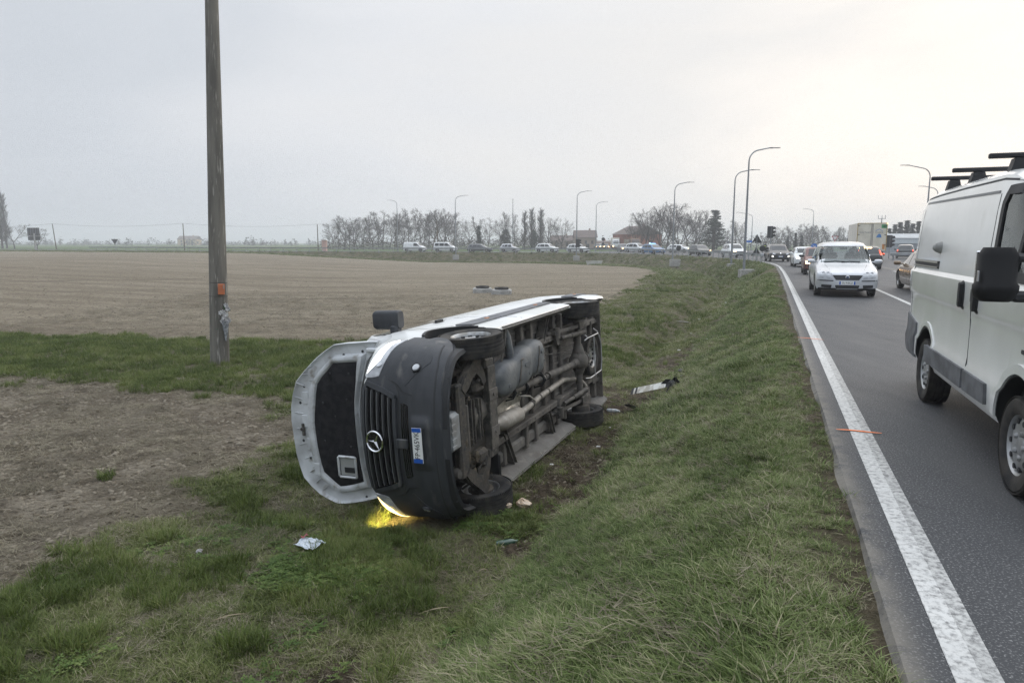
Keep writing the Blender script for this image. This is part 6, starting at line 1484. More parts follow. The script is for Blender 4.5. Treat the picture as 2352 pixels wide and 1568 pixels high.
# ---------------- white delivery van driving past
def ducato():
    rz = math.atan2(-RD[1], -RD[0]); pos = RN * 2.645 + RD * 8.47; root = empty('white_van', (pos[0], pos[1], .004), rz); tag(root, 'clean white van with black roof bars driving past on the right', 'van')
    TOP = [(-1.18, 2.08), (-1.14, 2.20), (-1.04, 2.26), (-.6, 2.31), (.5, 2.325), (1.7, 2.325), (2.2, 2.28), (2.5, 2.14), (3.0, 1.62), (3.18, 1.46), (3.32, 1.36), (3.7, 1.16), (3.86, 1.02), (3.92, .85)]
    xs = [-1.18, -1.15, -1.09, -1.0, -.85] + [-.6 + .25 * k for k in range(13)] + [2.55 + .1 * k for k in range(9)] + [3.42 + .5 * math.sin(math.pi / 2 * k / 9) for k in range(0, 10)]
    st = []
    for x in sorted(xs):
        T = sinterp(TOP, x); w = 1.025
        if x > 3.05: w *= max(.03, 1 - ((x - 3.05) / .88) ** 3.0) ** (1 / 2.4)
        if x < -.7: w -= .03 * ((-.7 - x) / .48) ** 2
        belt = min(1.42, T - .14); k = (belt - .40) / 1.02; Z = lambda z: .40 + (z - .40) * k; up = T - belt; g = min(1, up / .9)
        wr = lerp(w * .80, .885, g)
        fl = 0.0
        h = [(0, .34), (w * .78, .34), (w * .90, .355), (w * .955, .385), (w * .982, .45), (w * .992, Z(.64)), (w * .975, Z(.68)), (w * .972, Z(1.06)), (w * .985, Z(1.13)), (w, Z(1.17)), (w * 1.0, Z(1.38)), (w * .968, Z(1.42)), (lerp(w * .965, wr, .10), belt + up * .30), (lerp(w * .965, wr, .28), belt + up * .62), (lerp(w * .965, wr, .48), belt + up * .82), (lerp(w * .965, wr, .80), belt + up * .925), (wr * .96, belt + up * .965), (wr * .76, belt + up * .99), (0, T)]
        st.append((x, h))
    VANW = mat('van_white', (.82, .83, .815), .26, coat=.7, var=(.76, .77, .75), vscale=1.5, var2=(.60, .59, .55), v2scale=2.2, v2lo=.62, v2hi=.85)
    body = section_loft(st, [VANW, BLACKPL, BLACKPL], 2); raw = bvh_of(body); cuts = []
    for x in (0, 3.0):
        for sg in (1, -1): cuts.append(cyl_mesh(.435 if x else .42, *((.72, 1.4) if sg > 0 else (-1.4, -.72)), x, .39, 48))
    wq_ = [(2.13, 1.50), (3.02, 1.50), (2.98, 1.60), (2.52, 2.06), (2.40, 2.10), (2.20, 2.10), (2.13, 2.02)]
    cuts.append(box_mesh(1.95, 3.0, -.88, .88, .6, 2.2)); cuts.append(MB().prism(wq_, -2, 2, M=Matrix(((1, 0, 0, 0), (0, 0, -1, 0), (0, 1, 0, 0), (0, 0, 0, 1)))).mesh('c', [SEAM], 0))
    body = boolean(body, cuts); link('body', body, root)
    G2 = glass_mat('side_glass', (.62, .70, .66), .62)
    for sg in (-1, 1):
        r_ = side_ray(sg)
        patch(raw, r_, [(2.10, 1.47), (3.06, 1.47), (2.50, 2.10), (2.10, 2.12)], -.004, .002, 10, 8, .05).build('door_window', G2, root)
        strip(raw, r_, [(2.10, 1.47), (2.10, 2.02), (2.17, 2.115), (2.40, 2.115), (2.52, 2.08), (3.04, 1.56), (3.05, 1.47), (2.10, 1.47)], .075, .002, .008, step=.05).build('window_seal', BLACKPL, root)
        strip(raw, r_, [(2.62, 1.48), (2.64, 2.0)], .05, .002, .006).build('window_bar', BLACKPL, root)
        for pts in ([(1.67, .42), (1.66, .66), (1.64, 1.08), (1.68, 1.14), (1.68, 1.41), (1.94, 1.46), (1.96, 2.10)], [(-.86, 2.165), (1.92, 2.12)], [(.45, .42), (.46, .52)]):
            strip(raw, r_, pts, .012, 0, .0015).build('door_gap', SEAM, root)
        strip(raw, r_, [(-.95, 2.215), (-.2, 2.225), (.8, 2.225), (1.92, 2.215), (2.3, 2.18), (2.5, 2.10)], .016, 0, .003).build('roof_gutter', SEAM, root)
        strip(raw, r_, [(-.86, 2.165), (1.92, 2.115)], .022, 0, .004).build('door_track', mat('track_grey', (.20, .205, .21), .5), root)
        strip(raw, r_, [(-.98, .88), (-.95, 1.6), (-.86, 2.16)], .010, 0, .0015).build('door_gap', SEAM, root)
        # sliding door rail
        rl = patch(raw, r_, q4(-1.06, .27, 1.445, 1.525), .001, .003, 12, 2).build('rail_recess', BLACKPL, root)
        strip(raw, r_, [(-1.06, 1.512), (.24, 1.512)], .022, .004, .012).build('door_rail', mat('rail_aluminium', (.42, .41, .37), .4, .7), root); strip(raw, r_, [(-1.06, 1.458), (.24, 1.458)], .012, .004, .010).build('door_rail', MATS['rail_aluminium'], root)
        for x in (1.42, 1.86):
            patch(raw, r_, q4(x - .07, x + .07, 1.13, 1.385), .0, .006, 6, 8, .75).build('handle_recess', BLACKPL, root); patch(raw, r_, q4(x - .02, x + .045, 1.15, 1.37), .012, .024, 4, 8, .5).build('door_handle', BLACKPL, root)
        patch(raw, r_, [(.10, .46), (1.62, .46), (1.66, .635), (.14, .635)], .002, .022, 12, 3).build('side_moulding', TRIMPL, root)
        patch(raw, r_, [(1.70, .46), (2.33, .47), (2.33, .635), (1.70, .635)], .002, .022, 8, 3, .04).build('side_moulding', TRIMPL, root)
        patch(raw, r_, [(-1.10, .42), (-.50, .40), (-.50, .80), (-1.11, .88)], .004, .016, 8, 5, .03).build('rear_corner_bumper', TRIMPL, root)
        bp = bvh_ray(raw, r_, .24, 1.665); MB().lathe([(.062, -.005), (.060, .012), (.045, .05), (.02, .075), (0, .08)], 18, M=AX((0, sg, 0), bp)).build('lock_cap', mat('cap_grey', (.30, .30, .29), .5, var=(.2, .2, .19), vscale=10), root)
        # arch flares
        for x, rr, n in ((3.0, .47, 24), (0, .455, 24)):
            pts = [(x + rr * math.cos(a), .39 + rr * math.sin(a)) for a in [math.pi * (k + 1) / (n + 2) for k in range(n + 1)]]
            strip(raw, r_, pts, .07 if x else .05, .0, .020 if x else .010, step=.06).build('arch_flare', VANW, root)
            strip(raw, r_, [(x + (rr - .035) * math.cos(a), .39 + (rr - .035) * math.sin(a)) for a in [math.pi * (k + 1) / (n + 2) for k in range(n + 1)]], .03, .0, .004, step=.06).build('arch_liner', BLACKPL, root)
        patch(raw, r_, q4(2.95, 3.10, .965, .995), .0, .006, 6, 2, .3).build('arch_vent', SEAM, root)
        # mirror: twin-arm, two-piece housing
        y = sg * 1.25; mb = MB(); rows = []
        for t, k in ((0, .70), (.08, .97), (.22, 1.06), (.30, 1.06), (.36, .92), (.86, .92), (1.0, .70)):
            z = lerp(1.335, 1.685, t); dx = .06 * (t > .75); rows.append([(3.17 + .085 * k * math.copysign(abs(math.cos(a)) ** .6, math.cos(a)) * (1.2 if math.cos(a) > 0 else .7), y + .118 * k * math.copysign(abs(math.sin(a)) ** .55, math.sin(a)), z) for a in [2 * math.pi * q / 20 for q in range(20)]])
        mb.grid(rows, closeu=True); mb.f += [tuple(reversed(range(20))), tuple(120 + q for q in range(20))]; mb.m += [0, 0]; mb.f = [f for f in mb.f]
        Mi = mb.build('wing_mirror', mat('mirror_black', (.012, .012, .013), .6, bump=.08, bscale=220, spec=.25), root, 50); MB().box((3.19, sg * 1.06, 1.62), (.10, .22, .055), .02).box((3.19, sg * 1.06, 1.37), (.12, .22, .07), .02).build('mirror_arm', BLACKPL, Mi); MB().box((3.085, y, 1.53), (.01, .20, .26), .02).build('mirror_glass', CHROME, Mi); MB().box((3.24, y + sg * .116, 1.50), (.03, .008, .07), .003).build('indicator', LENS, Mi)
    patch(raw, front_ray, [(-.82, 1.50), (.82, 1.50), (.70, 2.12), (-.70, 2.12)], .003, .004, 10, 6, .05).build('windscreen', DGLASS, root)
    for q in sym([(.55, .88), (.86, .92), (.88, 1.22), (.70, 1.18)]): patch(raw, front_ray, q, .004, .01, 6, 5, .2).build('headlight', LENS, root)
    patch(raw, front_ray, [(-.92, .36), (.92, .36), (.92, .66), (-.92, .66)], .004, .05, 16, 4).build('front_bumper', TRIMPL, root); patch(raw, front_ray, q4(-.5, .5, .70, .92), .004, .01, 10, 4, .1).build('grille', BLACKPL, root)
    # roof bars
    for x in (-.42, .52, 1.72):
        b = MB().box((x, 0, 2.415), (.05, 2.0, .042), .008).build('roof_bar', BLACKPL, root)
        for sg in (1, -1):
            zz = bvh_ray(raw, top_ray, x, sg * .76).z; MB().prism([(-.07, 0), (.07, 0), (.045, 2.40 - zz), (-.045, 2.40 - zz)], -.06, .05, M=Matrix.Translation((x, sg * .78, zz - .01)) @ Matrix(((0, 0, 1, 0), (1, 0, 0, 0), (0, 1, 0, 0), (0, 0, 0, 1)))).build('bar_foot', BLACKPL, b)
    patch(raw, top_ray, [(.46, -.6), (.54, -.6), (.54, .6), (.46, .6)], .0, .003, 3, 12).build('roof_rib', VANW, root)
    MB().box((2.55, .42, 1.2), (.14, .5, .7), .06).build('seat', INTER, root); MB().box((2.55, -.42, 1.2), (.14, .5, .7), .06).build('seat', INTER, root); MB().box((3.0, 0, 1.38), (.3, 1.7, .12), .04).build('dashboard', INTER, root)
    for sg in (1, -1): MB().box((-1.165, sg * .88, 1.3), (.05, .12, .55), .02).build('tail_light', REDL, root)
    MB().box((-1.12, 0, .52), (.12, 1.9, .22), .03).build('rear_bumper', TRIMPL, root)
    tm, rm = tyre_mesh(.338, .215, True, 48), rim_mesh(.338, .205, True, mat('wheel_cover', (.40, .41, .42), .4, .5, var=(.30, .30, .29), vscale=6))
    for x in (0, 3.0):
        for sg in (1, -1): add_wheel(root, (x, sg * .895, .338), sg, tm, rm)
    MB().box((1.3, 0, .30), (4.2, 1.3, .08), .02).build('underbody', CHASSIS, root)
ducato()
# ------------------------------------------------------------------ roadside furniture
GALV = MATS['galvanised']; CONC = mat('concrete', (.36, .355, .34), .85, var=(.26, .255, .24), vscale=2.5, var2=(.46, .45, .43), v2scale=18, bump=.2, bscale=30)
LAMPG = mat('lamp_post_grey', (.27, .29, .31), .5, .4, var=(.21, .225, .24), vscale=1.5)
SIGNB = mat('sign_back_black', (.018, .020, .022), .55); SIGNG = mat('sign_back_grey', (.20, .21, .22), .5, .3)
def guardrail(label, s0, s1, d, endcap=True):
    p0 = on_edge(s0, d); root = empty('guardrail', (p0.x, p0.y, 0)); tag(root, label, 'guardrail'); o = Vector((p0.x, p0.y, 0)); prof = [(.0, .55), (.035, .57), (.035, .63), (.0, .65), (.0, .68), (.035, .70), (.035, .76), (.0, .78)]
    rows = []; s = s0
    while s <= s1: rows.append([tuple(on_edge(s, d + a, z) - o) for a, z in prof]); s += 1.0
    MB().grid(rows).build('rail', GALV, root, 50); s = s0; pm = MB().box((0, 0, .30), (.10, .06, 1.0)).mesh('post', GALV, 0)
    while s <= s1:
        q = on_edge(s, d - .05) - o; t = tang(s); link('post', pm, root, loc=(q.x, q.y, 0), rot=(0, 0, math.atan2(t.y, t.x))); s += 2.2 if s < 130 else 3.0
    if endcap:
        q = on_edge(s0 - .15, d + .02) - o; MB().box((q.x, q.y, .665), (.34, .10, .30), .04).build('end_cap', GALV, root)
guardrail('long galvanised guardrail along the bend in front of the queuing cars', 62.0, 238, -.42)
guardrail('short galvanised guardrail at the far left below the billboard', 275, 330, -.6, False)

def street_lamp(label, base, h, arm, ax, block=None, lean=0.0):
    root = empty('street_lamp', base); tag(root, label, 'street lamp', 'street lamps along the roads'); a = Vector((ax[0], ax[1], 0)).normalized()
    pts = [Vector((0, 0, -.2)), Vector((0, 0, h * .33)), Vector((0, 0, h * .66)), Vector((0, 0, h - 1.0))]; rr = [.105, .095, .072, .055]
    for k in range(1, 8): t = k / 7 * math.pi * .42; pts.append(Vector((0, 0, h - 1.0)) + a * (.85 * (1 - math.cos(t))) + Vector((0, 0, .85 * math.sin(t)))); rr.append(.05)
    e = pts[-1] + a * arm + Vector((0, 0, arm * .20)); pts.append(e); rr.append(.042)
    MB().tube(pts, rr, 10).build('pole', LAMPG, root, 60)
    M_ = Matrix.Translation(e) @ Matrix.Rotation(math.atan2(a.y, a.x), 4, 'Z')
    MB().box((.12, 0, .0), (.30, .16, .08), .025, M=M_).box((.50, 0, .005), (.62, .24, .045), .015, M=M_).build('lamp_head', mat('lamp_head', (.10, .105, .11), .5), root)
    if block: MB().box((block[3] if len(block) > 3 else 0, 0, -block[2] / 2), (block[0], block[1], block[2]), .02).build('foundation', CONC, root)
    return root
RT = (.937, -.35)
def lampz(u, Y, vtop): return HC + (557 - vtop) / 1568 * Y
def lamp_at(label, u, Y, vtop, ax, arm=1.35, block=None, z=None):
    p = at(u, Y); zz = zt(p.x, p.y) if z is None else z; return street_lamp(label, (p.x, p.y, zz), lampz(u, Y, vtop) - zz - arm * .2, arm, ax, block)
lamp_at('tallest street lamp, nearest one, on a concrete block before the guardrail end', 1709, 53.5, 343, (1, .05), .9, (1.5, .9, .7, .45), -.35)
lamp_at('second nearest street lamp, just left of the tallest one', 1680, 68, 392, (1, 0), .9, (1.4, .9, .7, .4), -.35)
lamp_at('street lamp left of the dark evergreen with a concrete foot', 1545, 86, 420, (1, 0), .9, (1.2, .9, .9, .3), -.35)
lamp_at('street lamp carrying a traffic light beside the white hatchback', 1324, 112, 440, (1, 0), .9, (1.0, .8, .8), -.4)
lamp_at('street lamp standing alone before the open sky right of the brick house', 1368, 140, 464, (1, 0), .9)
lamp_at('street lamp behind the white people carrier with a concrete foot', 1047, 122, 450, (1, 0), .85, (1.1, .8, .9), -.4)
lamp_at('street lamp over the small panel van with its arm to the left', 914, 150, 461, (-1, 0), .6)
lamp_at('street lamp seen end on above the silver hatchback', 1178, 140, 460, (0, -1), .7)
lamp_at('thin distant street lamp right of the tallest lamp, arm to the left', 1725, 150, 488, (-1, 0), 2.2)
lamp_at('distant street lamp above the silver people carrier, arm to the left', 1864, 150, 480, (-1, 0), .9)
lamp_at('street lamp above the white van roof, arm to the left', 2120, 68, 382, (-1, 0), 1.5)
lamp_at('street lamp mostly hidden behind the white van roof bars', 2142, 92, 429, (-1, 0), 1.2)
lamp_at('thin street lamp among the bare trees behind the police car', 1533, 160, 475, (1, 0), 2.6)

def sign_post(name, label, u, Y, z0, parts, cat='road sign'):
    p = at(u, Y); root = empty(name, (p.x, p.y, z0), math.atan2(-p.y, -p.x)); tag(root, label, cat)    # local +X faces the viewer
    top = max(z + s for k, z, s, m in parts) - .1; MB().tube([(-.04, 0, -.3), (-.04, 0, top)], .03, 8).build('post', LAMPG, root)
    for kind, z, s, m in parts:
        if kind == 'tri': poly = [(-s, z - s * .58), (s, z - s * .58), (0, z + s * 1.15)]
        elif kind == 'tri_down': poly = [(-s, z + s * .58), (s, z + s * .58), (0, z - s * 1.15)]
        elif kind == 'round': poly = [(s * math.cos(2 * math.pi * k / 24), z + s * math.sin(2 * math.pi * k / 24)) for k in range(24)]
        else: poly = [(-s, z - s * .3), (s, z - s * .3), (s, z + s * .3), (-s, z + s * .3)]
        MB().prism(poly, 0, .012, M=FRONT_AX(0, 0, 0)).build('sign_plate', m, root, 0)
    return root
def local_z(u, Y): p = at(u, Y); return zt(p.x, p.y)
s1 = sign_post('warning_sign', 'two black triangular sign backs on one post at the guardrail end', 1736, 62.5, -.1, [('tri', 2.05, .45, SIGNB), ('tri', .88, .45, SIGNB)])
MB().box((.02, -.18, 2.25), (.01, .10, .05)).build('sticker', PLATEW, s1); MB().box((.02, -.2, 1.88), (.01, .14, .05)).build('sticker', PLATEW, s1); MB().box((.02, -.26, .86), (.01, .10, .04)).build('sticker', PLATEW, s1)
MB().tube([(.03, 0, -.3), (.03, 0, 2.5)], .026, 8).build('post', LAMPG, s1)
sign_post('round_sign', 'dark round sign back beside the officer', 1750, 66, 0, [('round', 1.15, .28, SIGNB)])
sign_post('round_sign', 'small round dark sign back in front of the low white car', 1558, 92, 0, [('round', .95, .32, SIGNB)])
sign_post('street_name_sign', 'small blue street name sign left of the black triangles', 1718, 84, 0, [('rect', 1.85, .38, mat('sign_blue', (.03, .16, .55), .5))])
s2 = sign_post('arrow_sign', 'round blue sign with a white arrow behind the red hatchback', 1868, 72, 0, [('round', 1.32, .31, MATS['sign_blue'])])
arr = [(-.16, .13), (-.13, .16), (.06, -.03), (.06, .07), (.13, .07), (.13, -.13), (-.07, -.13), (-.07, -.06), (.03, -.06)]
MB().prism([(x, 1.32 + y) for x, y in arr], .013, .016, M=FRONT_AX(0, 0, 0)).build('arrow', PLATEW, s2, 0)
s3 = sign_post('yield_sign', 'red bordered give way triangle above the silver people carrier', 1915, 88, 0, [('tri_down', 2.30, .40, mat('sign_red', (.40, .02, .02), .5))])
MB().prism([(-.27, 2.30 + .165), (.27, 2.30 + .165), (0, 2.30 - .31)], .013, .016, M=FRONT_AX(0, 0, 0)).build('white_field', PLATEW, s3, 0)
p_ = at(265, 168); s4 = sign_post('yield_sign', 'small dark inverted triangle sign back standing alone at the field edge', 265, 168, -.3, [('tri_down', 2.4, .75, SIGNB)])
s5 = sign_post('round_sign', 'dark round sign with an arrow plate near the distant headlamps', 1385, 140, -.1, [('round', 2.5, .35, SIGNB), ('tri', 1.55, .42, SIGNB)])
def traffic_light(label, u, Y, z0, zc, w=.36, pole=True, hoods=True):
    p = at(u, Y); root = empty('traffic_light', (p.x, p.y, z0), math.atan2(-p.y, -p.x)); tag(root, label, 'traffic light')
    if pole: MB().tube([(-.02, 0, -.2), (-.02, 0, zc + .5)], .055, 10).build('post', LAMPG, root)
    MB().box((0, -.10, zc), (.06, .62, 1.30), .02).build('backboard', SIGNB, root)
    for k in range(3):
        z = zc + .40 - .40 * k
        MB().box((-.12, .05, z), (.22, .34, .38), .04).build('lamp_housing', SIGNB, root)
        MB().prism([(.0, -.17), (.30, -.02), (.22, .17), (.0, .17)], -.15, .15, M=Matrix.Translation((-.05, .20, z)) @ Matrix(((0, 0, 1, 0), (1, 0, 0, 0), (0, 1, 0, 0), (0, 0, 0, 1)))).build('visor', SIGNB, root, 0)
traffic_light('large black traffic light seen from behind above the officer', 1768, 76, 0, 2.85)
traffic_light('black traffic light beside the delivery lorry', 2041, 74, 0, 1.85)
traffic_light('black traffic light on the lamp post by the white hatchback', 1328, 111.4, -.3, 1.9, pole=False)
sign_post('direction_sign', 'small dark sign pair on a thin pole in front of the bare trees', 1672, 125, 0, [('round', 1.8, .22, SIGNG)])

# concrete culvert heads, block with tyres
def culvert(label, u, Y, w, h, z):
    p = at(u, Y); root = empty('culvert_head', (p.x, p.y, z)); tag(root, label, 'culvert'); pc_ = mat('pale_concrete', (.52, .52, .49), .85, var=(.40, .39, .36), vscale=2)
    for sg in (-1, 1): MB().prism([(sg * .02, 0), (sg * w * .42, 0), (sg * w * .5, h), (sg * .02, h)], -.12, .12, M=Matrix(((1, 0, 0, 0), (0, 0, -1, 0), (0, 1, 0, 0), (0, 0, 0, 1)))).build('wing_wall', pc_, root, 0)
    MB().box((0, .25, h * .5), (w * .8, .2, h), .02).build('head_wall', CONC, root)
culvert('pale concrete culvert head in the bank left of the lamp post', 1365, 103, 2.5, .62, -1.62)
culvert('low pale concrete wall beside the pink shrine pillar', 718, 140, 3.2, .7, -.75)
TREADED = tyre_mesh(.36, .20, True, 32)
def well(label, u, Y, w, dy):
    p = at(u, Y); z = zt(p.x, p.y); root = empty('manhole_block', (p.x, p.y, z), RAD(dy)); tag(root, label, 'concrete block')
    MB().box((0, 0, .08), (w, w, .30), .02).build('block', CONC, root); MB().box((0, 0, .25), (w * .92, w * .92, .06), .02).build('slab', MATS['concrete'], root)
    MB().lathe([(0, .27), (.36, .27), (.36, .30), (.32, .31), (0, .31)], 24).build('cover', CHASSIS, root)
    t = link('old_tyre', MB().lathe([(.24, .285), (.40, .29), (.43, .34), (.40, .41), (.24, .42)], 28, close=True).mesh('old_tyre', TYRE, 40), None, mw=root.matrix_basis.copy()); t.matrix_world = root.matrix_basis.copy()
    tag(t, 'old black tyre lying on the %s concrete block in the field' % ('left' if u < 1120 else 'right'), 'tyre')
well('left one of the two square concrete manhole blocks in the field', 1108, 42.2, 1.18, 4); well('right one of the two square concrete manhole blocks in the field', 1152, 40.8, 1.18, -3)

# ------------------------------------------------------------------ concrete pole with plate and flowers
POLEC = mat('weathered_concrete_pole', (.185, .174, .150), .9, var=(.100, .094, .082), vscale=5, ani=(1, 1, .10), var2=(.33, .315, .285), v2scale=26, v2lo=.58, v2hi=.70, bump=.5, bscale=60)
pz = zt(-7.32, 16.86) - .05
def tall_pole():
    root = empty('utility_pole', (-7.32, 16.86, pz)); root.rotation_euler = (0, RAD(1.2), 0); tag(root, 'tall weathered concrete utility pole standing on the grass strip', 'utility pole')
    root.matrix_world = Matrix.Translation((-7.32, 16.86, pz)) @ Matrix.Rotation(RAD(2.2), 4, 'Y')
    rows = []
    for k in range(41):
        z = -.4 + 10.9 * k / 40; r = lerp(.232, .128, (z + .4) / 10.9); rows.append([(r * math.cos(2 * math.pi * q / 40 + .0) * (1 - .05 * math.exp(-((q - 31.0) / 1.0) ** 2)), r * math.sin(2 * math.pi * q / 40) * (1 - .05 * math.exp(-((q - 31.0) / 1.0) ** 2)), z) for q in range(40)])
    mb = MB().grid(rows, closeu=True); mb.f.append(tuple(40 * 40 + q for q in range(40))); mb.m.append(0); sh = mb.build('shaft', POLEC, root, 60)
    for z in (1.72, 2.05): MB().lathe([(lerp(.232, .128, (z + .4) / 10.9) + .004, -.006), (lerp(.232, .128, (z + .4) / 10.9) + .004, .006)], 32, M=Matrix.Translation((0, 0, z))).build('binding_wire', mat('rusty_wire', (.06, .05, .045), .7), root)
    for z in (.92, 1.18): MB().lathe([(.224 - z * .01, -.004), (.224 - z * .01, .004)], 32, M=Matrix.Translation((0, 0, z))).build('green_cord', mat('green_cord', (.05, .13, .08), .7), root)
    return root
TP = tall_pole()
pl = empty('orange_plate'); pl.matrix_world = TP.matrix_world @ Matrix.Translation((.155, -.195, 1.90)); tag(pl, 'orange marker plate fixed to the concrete pole', 'plate')
MB().box((0, 0, 0), (.15, .05, .26), .008, rot=(0, 0, RAD(30))).build('plate_box', mat('orange_plate', (.52, .155, .06), .6, var=(.44, .14, .06), vscale=6, bump=.05), pl); MB().box((.055, -.001, .06), (.022, .05, .09), rot=(0, 0, RAD(30))).build('worn_patch', mat('worn_grey', (.35, .30, .27), .8), pl)
def bouquet():
    root = empty('flower_bouquet'); root.matrix_world = TP.matrix_world @ Matrix.Translation((.215, -.13, .62)); tag(root, 'bouquet of white flowers in clear wrap tied to the pole', 'bouquet'); r = random.Random(2)
    rows = []
    for t in range(8):
        z = .50 * t / 7; rr = .015 + .085 * (t / 7) ** 1.2; rows.append([(rr * math.cos(2 * math.pi * q / 14) * r.uniform(.8, 1.15), rr * math.sin(2 * math.pi * q / 14) * r.uniform(.8, 1.15), z) for q in range(14)])
    MB().grid(rows, closeu=True).build('wrap', mat('clear_wrap', (.38, .40, .43), .25, var=(.16, .17, .19), vscale=14), root, 0)
    pet = mat('white_petals', (.80, .80, .78), .7, var=(.48, .47, .50), vscale=20); lf = mat('bouquet_leaves', (.045, .11, .045), .6)
    for k, (x, z) in enumerate(((-.06, .50), (.02, .46), (.06, .55), (-.02, .58), (-.08, .70), (-.03, .72), (.05, .66), (.02, .88), (.07, .80), (-.02, .64), (.09, .52))):
        mb = MB(); y = r.uniform(-.07, .02)
        for lv_ in range(3):
            for q in range(7):
                a = q * .9 + lv_ * .4; rr = .058 - lv_ * .015; c, s = math.cos(a), math.sin(a); b = Vector((x, y, z))
                mb.add([b, b + Vector((c * rr - s * .016, -.01 - lv_ * .012 + s * .01, s * rr + c * .016)), b + Vector((c * rr * 1.15, -.022 - lv_ * .014, s * rr * 1.15)), b + Vector((c * rr + s * .016, -.01 - lv_ * .012, s * rr - c * .016))], [(0, 1, 2, 3)])
        mb.build('flower', pet, root, 0)
    for k in range(12):
        x, z = r.uniform(-.08, .08), r.uniform(.45, .85); b = Vector((x, r.uniform(-.04, .03), z)); d = Vector((r.uniform(-.08, .08), r.uniform(-.05, .02), r.uniform(.0, .09))); w = Vector((.018, 0, -.018)); MB().add([b, b + d * .5 + w, b + d, b + d * .5 - w], [(0, 1, 2, 3)]).build('leaf', lf, root, 0)
bouquet()

# ------------------------------------------------------------------ debris round the crash
def delineator():
    a = ray_ground(1454, 905, .05); b = ray_ground(1556, 884, .09); d = (b - a); x = d.normalized(); n = Vector((0, 0, 1)).cross(x).normalized(); up = x.cross(n)
    M_ = Matrix((( x.x, n.x, up.x, a.x), (x.y, n.y, up.y, a.y), (x.z, n.z, up.z, a.z), (0, 0, 0, 1))); root = empty('marker_post'); root.matrix_world = M_; tag(root, 'broken black and white roadside marker post lying on the grass', 'marker post')
    W_ = mat('marker_white', (.80, .80, .76), .5, var=(.45, .42, .36), vscale=7); L_ = d.length
    tri = lambda x0, x1, e=0: [[(x0, -.075, 0), (x0, .075, 0), (x0, .0, .11)], [(x1 + e, -.075, 0), (x1, .075, 0), (x1 - e, 0, .11)]]
    for x0, x1, m in ((0, .07, SIGNB), (.071, .12, W_), (.121, .175, SIGNB), (.176, L_ * .80, W_), (L_ * .801, L_, SIGNB)):
        r0, r1 = tri(x0, x1); MB().add(r0 + r1, [(0, 2, 1), (3, 4, 5), (0, 1, 4, 3), (1, 2, 5, 4), (2, 0, 3, 5)]).build('band', m, root, 0)
    r = random.Random(4); mb = MB()
    for k in range(16):
        c = Vector((L_ * .88 + r.uniform(-.10, .26), r.uniform(-.14, .12), r.uniform(.0, .16))); e1 = Vector((r.uniform(-.1, .1), r.uniform(-.08, .08), r.uniform(-.03, .08))); e2 = Vector((r.uniform(-.05, .1), r.uniform(-.1, .1), r.uniform(-.02, .09))); mb.add([c, c + e1, c + e1 + e2, c + e2, c + Vector((0, .01, -.006))], [(0, 1, 2, 3), (0, 3, 4), (0, 4, 1)])
    mb.build('torn_plastic', SIGNB, root, 0)
    rows = [[(L_ * .9 + .05 * t, -.05 - .10 * t + .02 * math.sin(j), .03 - .05 * t + .015 * j) for j in range(4)] for t in range(6)]; MB().grid(rows).build('torn_strip', BLACKPL, root, 0)
delineator()
def shard(label, x, y, size, m, seed, ribs=True, name='plastic_shard', cat='plastic shard', lift=.05, tilt=.5):
    r = random.Random(seed); root = empty(name, (x, y, zt(x, y) + lift), r.random() * 6); root.rotation_euler = (tilt, r.uniform(-.3, .3), r.uniform(0, 6)); tag(root, label, cat)
    n = 11; poly = [(size * (.75 + .45 * r.random()) * math.cos(2 * math.pi * k / n), size * .62 * (.7 + .5 * r.random()) * math.sin(2 * math.pi * k / n)) for k in range(n)]
    MB().prism(poly, 0, .006).build('sheet', m, root, 0)
    if ribs:
        for k in range(5): MB().box((-.5 * size + .25 * size * k, 0, .010), (.012, size * .75, .012)).build('rib', m, root)
shard('ribbed black plastic liner fragment lying behind the rear wheel', 2.08, 11.5, .20, BLACKPL, 3)
shard('small torn black plastic strip on the bank beyond the marker post', 3.55, 14.1, .10, BLACKPL, 9, False)
def paper(label, x, y, w, h, m, seed, name='paper', cat='paper', extra=None, rz=0, lift=.06):
    r = random.Random(seed); root = empty(name, (x, y, zt(x, y) + lift), rz); tag(root, label, cat); rows = []; N_ = 8
    for i in range(N_ + 1):
        rows.append([(w * (j / N_ - .5), h * (i / N_ - .5), .018 * math.sin(i * .9 + seed) * math.cos(j * .7) + .012 * r.uniform(-1, 1)) for j in range(N_ + 1)])
    o = MB().grid(rows).build('sheet', m, root, 40)
    return root, rows
lm = bpy.data.materials.new('leaflet_print'); lm.use_nodes = True; t_ = lm.node_tree; b_ = t_.nodes['Principled BSDF']; b_.inputs['Roughness'].default_value = .3
br_ = t_.nodes.new('ShaderNodeTexBrick'); tcx = t_.nodes.new('ShaderNodeTexCoord'); mpx = t_.nodes.new('ShaderNodeMapping'); mpx.inputs['Scale'].default_value = (7, 9, 1); t_.links.new(tcx.outputs['Generated'], mpx.inputs[0]); t_.links.new(mpx.outputs[0], br_.inputs['Vector'])
br_.inputs['Color1'].default_value = (.10, .20, .34, 1); br_.inputs['Color2'].default_value = (.30, .40, .48, 1); br_.inputs['Mortar'].default_value = (.72, .74, .76, 1); br_.inputs['Scale'].default_value = 1.0; br_.inputs['Mortar Size'].default_value = .06
t_.links.new(br_.outputs[0], b_.inputs['Base Color'])
lf_, rows_ = paper('crumpled printed leaflet in blue and white lying on the grass', -1.99, 6.36, .26, .19, lm, 3, 'leaflet', 'leaflet', rz=-.5, lift=.075)
MB().grid([[(-.13 + .028 * j / 3, .0 + .09 * i / 4, .03 + .012 * math.sin(i * 2 + j)) for j in range(4)] for i in range(5)]).build('red_corner', mat('leaflet_red', (.34, .09, .10), .4), lf_, 40)
